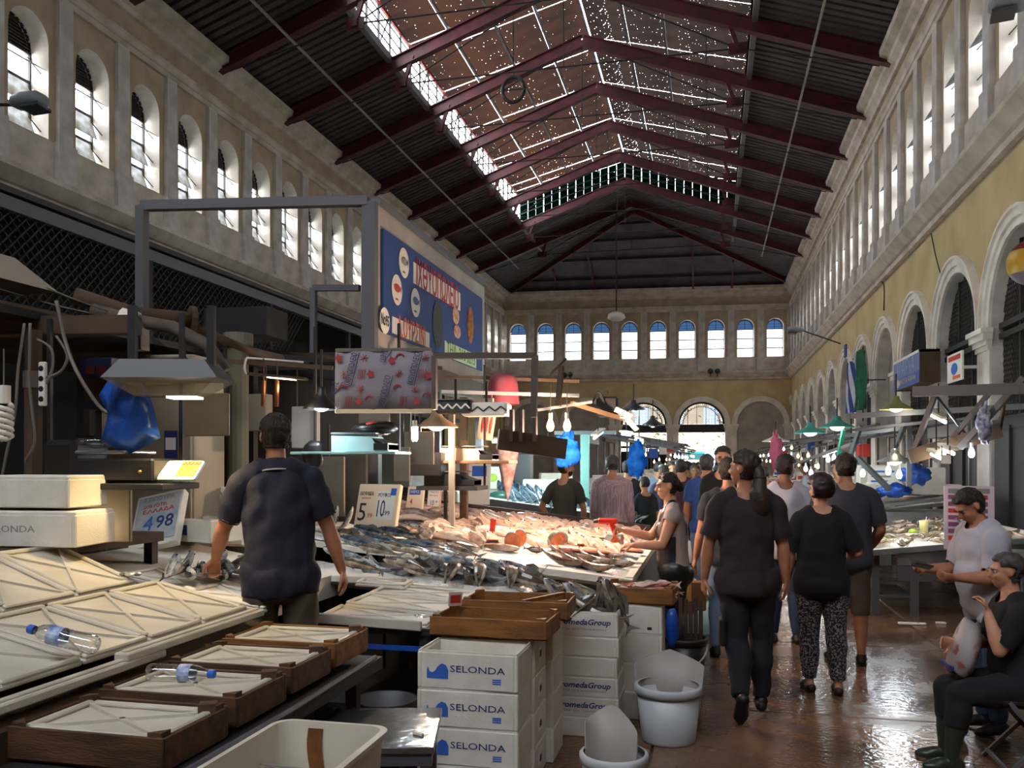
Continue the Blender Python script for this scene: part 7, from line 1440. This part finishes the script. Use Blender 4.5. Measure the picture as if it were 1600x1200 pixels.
t = flag('green flag with white emblem beside the striped flag', 3.75, 1345, 548, 640, False); MB().tube([(-.16, .1*math.cos(a), 1.35+.12*math.sin(a)) for a in [.4*k for k in range(15)]], .03, 5).build('emblem', mat('flag_white', '#b9bcc6', .7), t)
p = onX(1612, 410, 3.6); t = thing('striped_ball', 'red yellow and violet ball hanging before the large arch', 'ball', p)
for k, m in enumerate((mat('ball_violet', '#6a5a70', .4), mat('ball_yellow', '#b08a18', .4), mat('ball_red', '#6e1a1e', .4))):
    b = MB(); b.smooth = True; r = .26; a0, a1 = math.pi*(k/3), math.pi*((k+1)/3); b.lathe([(r*max(math.sin(a0+(a1-a0)*j/5), .002), -r*math.cos(a0+(a1-a0)*j/5)) for j in range(6)], 18); b.build('segment', m, t)
MB().tube([(0, 0, .26), (.3, 0, .5), (.65, 0, .8)], .008, 5).build('cord', m_dark, t)
# lamps high in the hall
def street_lamp(label, c, wall_pt, d): 
    t = thing('street_lamp', label, 'lamp', c); d = Vector(d).normalized(); q = d.to_track_quat('X', 'Z').to_matrix().to_4x4(); b = MB(); b.smooth = True; b.M = q
    b.loft([[(x*.55, y*.22*w_, z*.12*w_+.02) for y, z in [(math.cos(a), math.sin(a)) for a in [2*math.pi*k/12 for k in range(12)]]] for x, w_ in ((-.5, .35), (-.35, .8), (0, 1), (.35, .9), (.5, .4))]); b.build('head', mat('lamp_grey', '#7d8488', .5), t); b = MB(); b.M = q; b.bx((-.05, -.17, -.13), (.24, .17, -.08)); b.build('lens', mat('lens_dark', '#3a3f42', .2), t); MB().tube([-d*.25, Vector(wall_pt)-Vector(c)], .025, 6).build('arm', m_dark, t); return t
p = at(45, 160, 13); street_lamp('grey street lamp on an arm before the clerestory windows', p, (XL, p.y-1.2, p.z-.35), (1, .15, .12)); p = at(1580, 8, 11.5); street_lamp('street lamp with hanging hook at the roof side of the arcade wall', p, (XR, p.y, p.z+.5), (-1, .2, 0)); MB().tube([p+Vector((0, 0, -.1)), p+Vector((.02, 0, -.3))], .01, 5)
p = at(1243, 516, 30); street_lamp('small street lamp on a bent arm at the far arcade clerestory', p, (XR, p.y-.6, p.z-.6), (-1, 0, .1))
p = at(963, 495, 40); t = thing('pendant_lamp', 'white pendant lamp hanging on a long rod before the far windows', 'lamp', p); b = MB(); b.smooth = True; b.lathe([(.001, -.2), (.25, -.18), (.42, -.05), (.38, .12), (.12, .25), (.001, .28)], 16); b.build('globe', mat('enamel_white', '#cfcbc4', .5), t); MB().tube([(0, 0, .25), (0, 0, 6.0)], .03, 6).build('rod', m_dark, t)
p = at(802, 140, 23.0); t = thing('ring_lamp', 'dark ring hanging from the roof truss rods', 'ring', p); b = MB(); b.smooth = True; b.tube([(.30*math.cos(a), 0, .34*math.sin(a)) for a in [2*math.pi*k/24 for k in range(25)]], .05, 8); b.build('ring', m_dark, t); b = MB(); b.tube([(0, 0, .3), (0, 0, 2.1)], .015, 5).bar((-.3, 0, 0), (.3, 0, 0), .03); b.build('hanger', m_dark, t)
for i, (x, y) in enumerate(((882, 586), (891, 585), (1110, 580), (1121, 580))):
    p = at(x, y, 47.3); t = thing('spotlight', 'small dark spotlight on the far cornice, %s across' % ORD[i], 'spotlight', p); MB().ball((0, 0, 0), .16, 8, 6).build('head', m_blkplastic, t); MB().bar((0, 0, -.3), (0, 0, 0), .06).build('foot', m_dark, t)
cable('thin cable hanging down the ochre wall to the first arch', [onX(1455, 365, 4.24), onX(1462, 400, 4.24), onX(1470, 430, 4.22)], .012, m_dark); cable('thin cable dropping from the cornice above the middle arches', [onX(1372, 440, 4.24), onX(1381, 445, 4.24), onX(1381, 485, 4.24)], .015, m_dark)
# things on the floor of the aisle
pail('pale green tub on the aisle floor behind the customers', (-.12, 9.0, 0), .2, .42, m_teal)
# ------------------------------------------------------------------ the crowd
m_maroon = mat('shirt_maroon_black', '#281d20', .9); m_blackc = mat('cloth_black', '#121114', .9); m_greysh = mat('shirt_charcoal', '#34343a', .9); m_whitec = mat('cloth_white', '#aeadb6', .9); m_navyc = mat('cloth_navy', '#20202c', .9); m_bluec = mat('cloth_blue', '#2c4a86', .85); m_olive = mat('cloth_olive', '#3a3a2e', .9); m_jean = mat('denim', '#27364f', .85); m_jeanl = mat('denim_light', '#6d7f96', .85); m_short = mat('shorts_brown', '#4d3c30', .9); m_beige = mat('cloth_beige', '#9a8a82', .9); m_burg = mat('cloth_burgundy', '#47262e', .9); m_apron = mat('apron_black', '#19181c', .35); m_purple = mat('cloth_violet', '#3f3a58', .9)
m_leop = mat('patterned_cloth', '#1b1a1f', .9, col2='#8a8080', scale=70, detail=1, contrast=(.48, .60)); m_stripe = mat('striped_cloth', '#94777a', .9, col2='#b59a9c', scale=30, stretch=(3, 3, .02), contrast=(.45, .55)); m_boot = mat('boot_green', '#2a3426', .35); m_sandal = mat('sandal', '#1c1413', .5)
def px(x, zc): d = ray(x, HY); return (d.x*zc, d.y*zc, 0)
# man with ponytail
A = person('man with a long brown ponytail in a dark T shirt walking away down the aisle', px(1166, 5.9), .06, 1.72, m_skin, m_maroon, m_blackc, m_hairbr, dict(spine=(0, .03, 1), aL=((-.30, -.03, -1), (-.10, .14, -1), (.6, .2, 0), .5), aR=((.26, -.04, -1), (.08, .10, -1), (-.6, .2, 0), .5), lL=((.06, -.06, -1), (.02, -.52, -.85), -.1, .95), lR=((.03, .12, -1), (0, -.06, -1), .1)), .0085, 1.06, .03, .82, -.13, look=(-1.0, -.02), loose=.03, fold=.016, eyes=True, tl=.45)
hm = A['head']; c = [hm @ Vector(q) for q in ((0, -.09, .02), (.0, -.13, -.03), (.01, -.14, -.10), (.01, -.13, -.17), (0, -.12, -.25), (0, -.11, -.31), (.0, -.10, -.35))]; b = MB(); 
back = Vector((0, -.02, 0))
c = [hm @ Vector((0, -.085, .01)), hm @ Vector((0, -.115, -.02))]; base = c[1]
for k in range(1, 9): c.append(base+Vector((.006*math.sin(k*1.7), -.028*math.sin(k*.45)-.02, -.047*k)))
b.tube(c, [.05, .045, .04, .052, .064, .070, .070, .064, .052, .024], 12); pt = remesh(b, .009, 2)
for v in pt.vertices: q = mnoise.noise(Vector((v.co.x*60, v.co.y*60, v.co.z*7))); v.co += v.normal*.012*q; v.co.z += A['dz']
pt.materials.clear(); pt.materials.append(m_hairbr); put(pt, 'ponytail', A['o'])
MB().tube([c[2]+Vector((0, 0, A['dz']+.015)), c[2]+Vector((0, 0, A['dz']-.015))], .042, 10).build('hair_band', m_blackc, A['o'])
for sx in (-1, 1): MB().bbox((sx*.165, .02+.05*sx, .60), (.05, .17, .2), .02).build('cargo_pocket', m_blackc, A['o'])
# woman in black top
B_ = person('woman with short dyed red hair in a black top and patterned trousers walking away', px(1284, 6.55), .05, 1.60, m_skin2, m_blackc, m_leop, m_hairred, dict(spine=(0, .05, 1), aL=((-.30, .05, -1), (-.05, .3, -1)), aR=((.42, -.12, -.95), (-.15, .95, -.2), (0, 0, -1), .8), lL=((-.02, .10, -1), (0, -.14, -1), -.12), lR=((.05, -.06, -1), (.01, -.14, -1), .1)), .0085, 1.22, .03, .95, -.17, female=True, look=(-.45, 0), hairt=.042, loose=.024, fold=.012, shoes=m_sandal, shoe_h=1.2, cuff=.9)
# man in charcoal shirt and shorts
person('heavy man in a charcoal shirt and brown shorts with a strap round his neck', px(1322, 7.5), .0, 1.76, m_skin, m_greysh, m_short, m_hairb, dict(spine=(0, .05, 1), aL=((-.3, .05, -1), (.1, .8, -.6)), aR=((.34, .0, -1), (-.1, .75, -.6)), lL=((-.05, .05, -1), (0, -.05, -1), -.1), lR=((.05, -.08, -1), (.0, -.12, -1), .15)), .012, 1.22, .06, .85, -.12, look=(.1, 0), cuff=.12, loose=.022, fold=.012, fingers=False)
Wt = person('tall man in a white T shirt looking to the squid tables', px(1226, 8.3), .1, 1.76, m_skin3, m_whitec, m_jean, m_hairb, dict(spine=(0, .04, 1)), .013, 1.08, .03, .8, -.12, look=(.75, .12), loose=.024, fold=.014, eyes=True)
N_ = person('man in a navy T shirt with a bag strap, carrying a yellow bag', px(1138, 7.7), .0, 1.72, m_skin, m_navyc, m_jeanl, m_hairb, dict(aL=((-.24, -.02, -1), (-.2, .0, -1)), aR=((.2, .05, -1), (0, .5, -1))), .012, 1.05, .02, .7, -.1, look=(.3, .05), loose=.02, fold=.012)
N_['garment']('bag_strap', (N_['bn'] == 'torso') & (np.abs((N_['V'][:, 0]-.02)*.75+(N_['V'][:, 2]-1.25)*.65) < .028), m_dark, .036, 0, 1, 1.)
tip = N_['tips']['L']; t = thing('shopping_bag', 'yellow carrier bag with a brown parcel hanging from the navy shirted man\'s hand', 'bag', (tip.x-.03, tip.y, tip.z)); b = MB(); b.smooth = True; b.ball((-.05, 0, -.26), .2, 14, 10, (.75, .6, .95)); b.tube([(0, 0, 0), (-.02, 0, -.1)], [.012, .05], 8); o = b.build('film', mat('bag_yellow', '#b08e2e', .4, col2='#c9ac52', scale=6), t)
for v in o.data.vertices: v.co *= 1+.12*mnoise.noise(v.co*14)
MB().bbox((.07, -.09, -.25), (.14, .1, .26), .01).build('parcel', mat('parcel_brown', '#7a5230', .7), t)
G = person('bearded man with glasses in a black T shirt facing the viewer', px(1130, 9.9), math.pi*.92, 1.86, m_skin2, m_blackc, m_jean, m_hairb, None, .011, 1.0, 0, .7, -.1, look=(-.25, .05), beard=True, eyes=True, loose=.018, fingers=False)
gm = MB()
for x in (-1, 1): gm.tube([(x*.033+.021*math.cos(a), .103, .004+.016*math.sin(a)) for a in [2*math.pi*k/12 for k in range(13)]], .0028, 5).tube([(x*.055, .10, .008), (x*.08, -.01, .01)], .0025, 4)
gm.bar((-.012, .104, .008), (.012, .104, .008), .004); o = gm.build('glasses', m_blkplastic, G['o']); o.matrix_local = Matrix.Translation((0, 0, G['dz'])) @ G['head']
Bl = person('man in a blue T shirt and light trousers with a white bag walking away', px(1104, 10.8), .05, 1.78, m_skin, m_bluec, m_jeanl, m_hairgrey, dict(aL=((-.22, .05, -1), (-.02, .3, -1))), .014, 1.08, .02, .75, -.1, look=(.1, 0), fingers=False)
tip = Bl['tips']['L']; t = thing('shopping_bag', 'thin white carrier bag in the blue shirted man\'s hand', 'bag', tip); b = MB(); b.smooth = True; b.ball((0, 0, -.27), .17, 12, 9, (.8, .6, 1.1)); o = b.build('film', m_paper, t); MB().tube([(0, 0, 0), (0, 0, -.12)], [.01, .05], 8).build('neck', m_paper, t)
for v in o.data.vertices: v.co *= 1+.15*mnoise.noise(v.co*14)
# woman with apron washing fish
W_ = person('woman in a black apron with dark hair tied back, spraying the fish', (-.30, 7.30, 0), math.pi/2+.12, 1.61, m_skin2, m_beige, m_jean, m_hairb, dict(spine=(0, .06, 1), aR=((.12, .62, -.8), (-.12, .98, .22), (-.4, .2, -1), 1.1), aL=((-.14, .34, -.95), (.12, 1, -.02), (.3, 0, -1), .8)), .008, 1.16, .02, .22, -.12, female=True, look=(-.1, .12), loose=.012, fold=.008, eyes=True)
vx = W_['V']; bnn = W_['bn']; pj = W_['proj']
W_['garment']('apron', ((bnn == 'torso') & (pj < .30) & (pj > -.2) & ((vx[:, 1] > .0) | (pj < .02))) | (np.isin(bnn, ['thL', 'thR']) & (W_['bt'] < .75)), m_apron, .030, .006, 3, 1.)
W_['garment']('apron_strap', (bnn == 'torso') & (pj > .29) & (np.abs(np.abs(vx[:, 0])-.085) < .018), m_apron, .024, 0, 1, 1.)
b = MB(); b.smooth = True; b.ball((0, 0, 0), .048, 12, 9, (1, .8, 1)); bo = b.build('hair_bun', m_hairb, W_['o']); bo.matrix_local = Matrix.Translation((0, 0, W_['dz'])) @ W_['head'] @ Matrix.Translation((0, -.115, -.02))
tip = W_['tips']['R']; t = thing('spray_gun', 'red spray gun held in the apron woman\'s hand', 'spray gun', tip+Vector((-.02, 0, .02)), (0, 0, math.pi)); m_rg = mat('red_plastic', '#d8321c', .35); MB().bbox((.05, 0, .045), (.17, .045, .05), .012).build('barrel', m_rg, t); MB().bbox((0, 0, -.02), (.04, .04, .12), .01, (0, .3, 0)).build('grip', m_rg, t); MB().tube([(.13, 0, .045), (.17, 0, .04)], .016, 8).build('nozzle', m_blkplastic, t)
# customers between the stalls
person('man in an olive T shirt with his face in profile at the cool lit bed', (-1.82, 10.85, 0), -.25, 1.74, m_skin, m_olive, m_jean, m_hairb, dict(spine=(-.05, .06, 1), aL=((-.55, -.1, -.9), (.25, .55, -.8)), aR=((.3, .1, -1), (-.1, .3, -1))), .0115, 1.0, 0, .75, -.1, look=(.95, .05), beard=True, eyes=True, fingers=False)
person('broad man in a striped long sleeved shirt seen from behind', (-1.28, 11.35, 0), .05, 1.78, m_skin, m_stripe, m_jean, m_hairgrey, dict(spine=(0, .08, 1)), .0125, 1.16, .04, 1.85, -.12, look=(.0, .1), fingers=False)
lst = [(1013, 12.4, .4, 1.52, m_blackc, m_jean, m_hairb, 'dark haired person bending over the counter beside the striped shirt man', (0, .35, 1)), (980, 12.9, -.1, 1.72, m_navyc, m_jean, m_hairb, 'person in dark blue half hidden behind the striped shirt man', None), (1038, 13.5, .3, 1.66, m_purple, m_jean, m_hairgrey, 'grey haired person in violet beyond the apron woman', None), (1064, 13.2, .1, 1.74, m_burg, m_blackc, m_hairb, 'person in a burgundy top with long dark hair walking away', None), (1052, 14.6, 2.8, 1.7, m_blackc, m_jean, m_hairbr, 'dark clothed person facing the viewer beyond the apron woman', None), (1086, 14.5, 3.0, 1.66, m_beige, m_jean, m_hairb, 'person in pale clothes facing this way beside the blue shirted man', None), (1122, 13.6, .2, 1.66, m_blackc, m_jean, m_hairb, 'dark haired person just behind the bearded man', None), (1028, 16, .2, 1.7, m_jeanl, m_jean, m_hairgrey, 'person in pale blue at the far counters of the kiosk side', None), (1075, 17.5, .1, 1.72, m_burg, m_jean, m_hairb, 'person in dark red farther down the aisle', None), (1092, 19, 2.9, 1.7, m_whitec, m_jean, m_hairb, 'person in white farther down the aisle under the doorway', None), (1048, 19.5, .2, 1.68, m_greysh, m_jean, m_hairb, 'person in grey at the far kiosk side counters', None), (1110, 21, .1, 1.74, m_navyc, m_jean, m_hairb, 'person in navy below the bright doorway', None), (1068, 23, .1, 1.7, m_olive, m_jean, m_hairbr, 'person in olive far down the aisle', None), (1098, 26, 3.1, 1.72, m_blackc, m_jean, m_hairb, 'dark figure near the bright doorway', None), (1084, 29, .1, 1.7, m_bluec, m_jean, m_hairb, 'small blue clothed figure near the bright doorway', None), (1120, 31, .1, 1.7, m_purple, m_jean, m_hairb, 'small violet clothed figure near the doorway pier', None), (1155, 16, .1, 1.7, m_beige, m_jean, m_hairb, 'person in beige beyond the man with the ponytail', None), (1178, 21, .1, 1.7, m_navyc, m_jean, m_hairb, 'person in navy between the ponytail man and the white T shirt man', None), (1196, 14.5, .3, 1.62, m_burg, m_jean, m_hairbr, 'person in dark red behind the man with the ponytail', None), (1312, 11.8, 2.2, 1.74, m_blackc, m_jean, m_hairb, 'man facing this way behind the heavy man in charcoal', None), (1262, 17.5, 1.2, 1.7, m_whitec, m_jean, m_hairb, 'fishmonger in white at the far arcade side counters', None)]
for i, (x, zc, yaw, H, sh, tr, hr, lb, spn) in enumerate(lst):
    person(lb, px(x, zc), yaw, H, (m_skin, m_skin2, m_skin3)[i % 3], sh, tr, hr, dict(spine=spn or (0, .04, 1), lL=((-.03, .12*(-1)**i, -1), (0, -.1, -1), -.1), lR=((.03, -.10*(-1)**i, -1), (0, -.1, -1), .1)), .022, 1.0+.1*(i % 2), .02, (.75, 1.8)[i % 3 == 1], -.1, look=(R.uniform(-.5, .5), R.uniform(0, .2)), hairlen=.12 if 'long dark' in lb else 0, female=i % 3 == 0, group=None, eyes=yaw > 2)
# man in white reading his wallet
M_ = person('man in a white T shirt and jeans looking down into a black wallet', px(1546, 5.6), 1.82, 1.55, m_skin, m_whitec, m_jean, m_hairb, dict(spine=(0, .14, 1), aL=((-.16, .18, -1), (.10, .95, .02), (.7, 0, .5), .9), aR=((.16, .28, -1), (-.14, .95, .05), (-.7, 0, .5), .9)), .0085, 1.22, .07, .95, -.12, look=(-.05, .62), loose=.024, fold=.014, eyes=True)
tp_ = (M_['tips']['L']+M_['tips']['R'])/2; t = thing('wallet', 'open black wallet in the hands of the man in white', 'wallet', tp_+Vector((-.05, -.01, .04)), (0, .2, 0)); MB().bbox((0, .055, .01), (.11, .10, .014), .004, (.3, 0, 0)).build('flap', m_blkplastic, t); MB().bbox((0, -.055, .01), (.11, .10, .014), .004, (-.3, 0, 0)).build('flap', m_blkplastic, t); MB().bx((-.05, -.004, -.005), (.05, .004, .005)).build('spine', m_blkplastic, t)
u = MB().bx((-.02, .0, 0), (.02, .004, .03)).build('chest_emblem', m_greysh, M_['o']); u.matrix_local = Matrix.Translation((0, 0, M_['dz'])) @ FR(M_['chest']+M_['fw']*.15+M_['lat']*-.07+Vector((0, 0, .03)), M_['lat'], (0, 0, 1))
# seated woman
S_ = person('seated woman in dark clothes and green rubber boots at the frame edge', (1.72, 5.42, 0), 1.62, 1.50, m_skin2, m_blackc, m_blackc, m_hairgrey, dict(spine=(0, .10, 1), aL=((-.12, .55, -.85), (.32, .18, .95), (.3, 1, 0), 1.0), aR=((.2, .35, -1), (-.35, .9, .05)), lL=((-.12, 1, -.10), (-.02, .12, -1), -.15), lR=((.10, 1, -.14), (.0, .02, -1), .1)), .0085, 1.22, .05, .9, .03, female=True, look=(.1, .1), seat=.49, shoes=m_boot, shoe_h=.18, cuff=.5, loose=.022, fold=.012, eyes=True)
t = thing('folding_chair', 'grey tube folding chair under the seated woman', 'chair', (1.77, 5.42, 0)); MB().bbox((0, 0, .415), (.40, .38, .03), .008).build('seat', m_blkplastic, t)
for y in (-.19, .19):
    MB().bar((-.19, y, .0), (.20, y, .42), .022).build('leg', m_steelgrey, t); MB().bar((.19, y, .0), (-.16, y, .42), .022).build('leg', m_steelgrey, t); MB().bar((.20, y, .42), (.26, y, .86), .022).build('back_post', m_steelgrey, t)
MB().bbox((.25, 0, .78), (.02, .38, .14), .006, (0, .1, 0)).build('backrest', m_blkplastic, t)
for x in (-.17, .17): MB().bar((x, -.19, .04), (x, .19, .04), .018).build('stretcher', m_steelgrey, t)
t = thing('shopping_bag', 'white carrier bag with red fish print on the seated woman\'s lap', 'bag', (1.46, 5.52, .60)); t.scale = (.85,)*3; b = MB(); b.smooth = True
b.loft([[(x+ .16*p*math.cos(a)*.55, .17*p*math.cos(a+1.57), z+.02*math.sin(3*a)) for a in [2*math.pi*k/16 for k in range(16)]] for x, p, z in ((-.05, .25, -.12), (-.04, 1.0, -.08), (0, 1.05, .08), (.02, .8, .20), (.03, .55, .25))]); o = b.build('film', mat('bag_print', '#9f9896', .5, col2='#985452', scale=16, detail=1, contrast=(.58, .66)), t)
MB().bx((-.13, -.12, -.07), (-.10, .12, -.045)).build('print_line', m_ink, t)
t = thing('blue_sack', 'blue plastic bag on the floor behind the green boots', 'bag', (1.50, 5.92, .10)); b = MB(); b.smooth = True; b.ball((0, 0, 0), .10, 12, 9, (.9, .8, 1)); o = b.build('film', m_bluebag, t); MB().tube([(.03, 0, .1), (.08, 0, .22)], [.05, .015], 7).build('neck', m_bluebag, t)
for v in o.data.vertices: v.co *= 1+.25*mnoise.noise(v.co*15)
t = thing('white_bundle', 'white bag and cloth lying on the aisle floor by the pale green tub', 'bag', (.06, 9.05, .16)); b = MB(); b.smooth = True; b.ball((0, 0, 0), .16, 12, 8, (1.1, .9, .95)); o = b.build('film', m_paper, t); MB().tube([(0, 0, .1), (.02, 0, .24)], [.05, .015], 7).build('neck', m_paper, t)
for v in o.data.vertices: v.co *= 1+.3*mnoise.noise(v.co*15)
for i, (x, y) in enumerate(((1425, 976), (1470, 975))):
    p = onZ(x, y, 0); t = thing('foam_scrap', ('long', 'short')[i]+' white foam strip lying on the wet floor by the arcade tables', 'scrap', (p.x, p.y, .012)); MB().bbox((0, 0, 0), ((.28, .1)[i], .05, .02), .004).build('strip', m_paper, t); MB().bx((.05, -.02, .01), (.07, 0, .014)).build('fleck', m_grey, t)
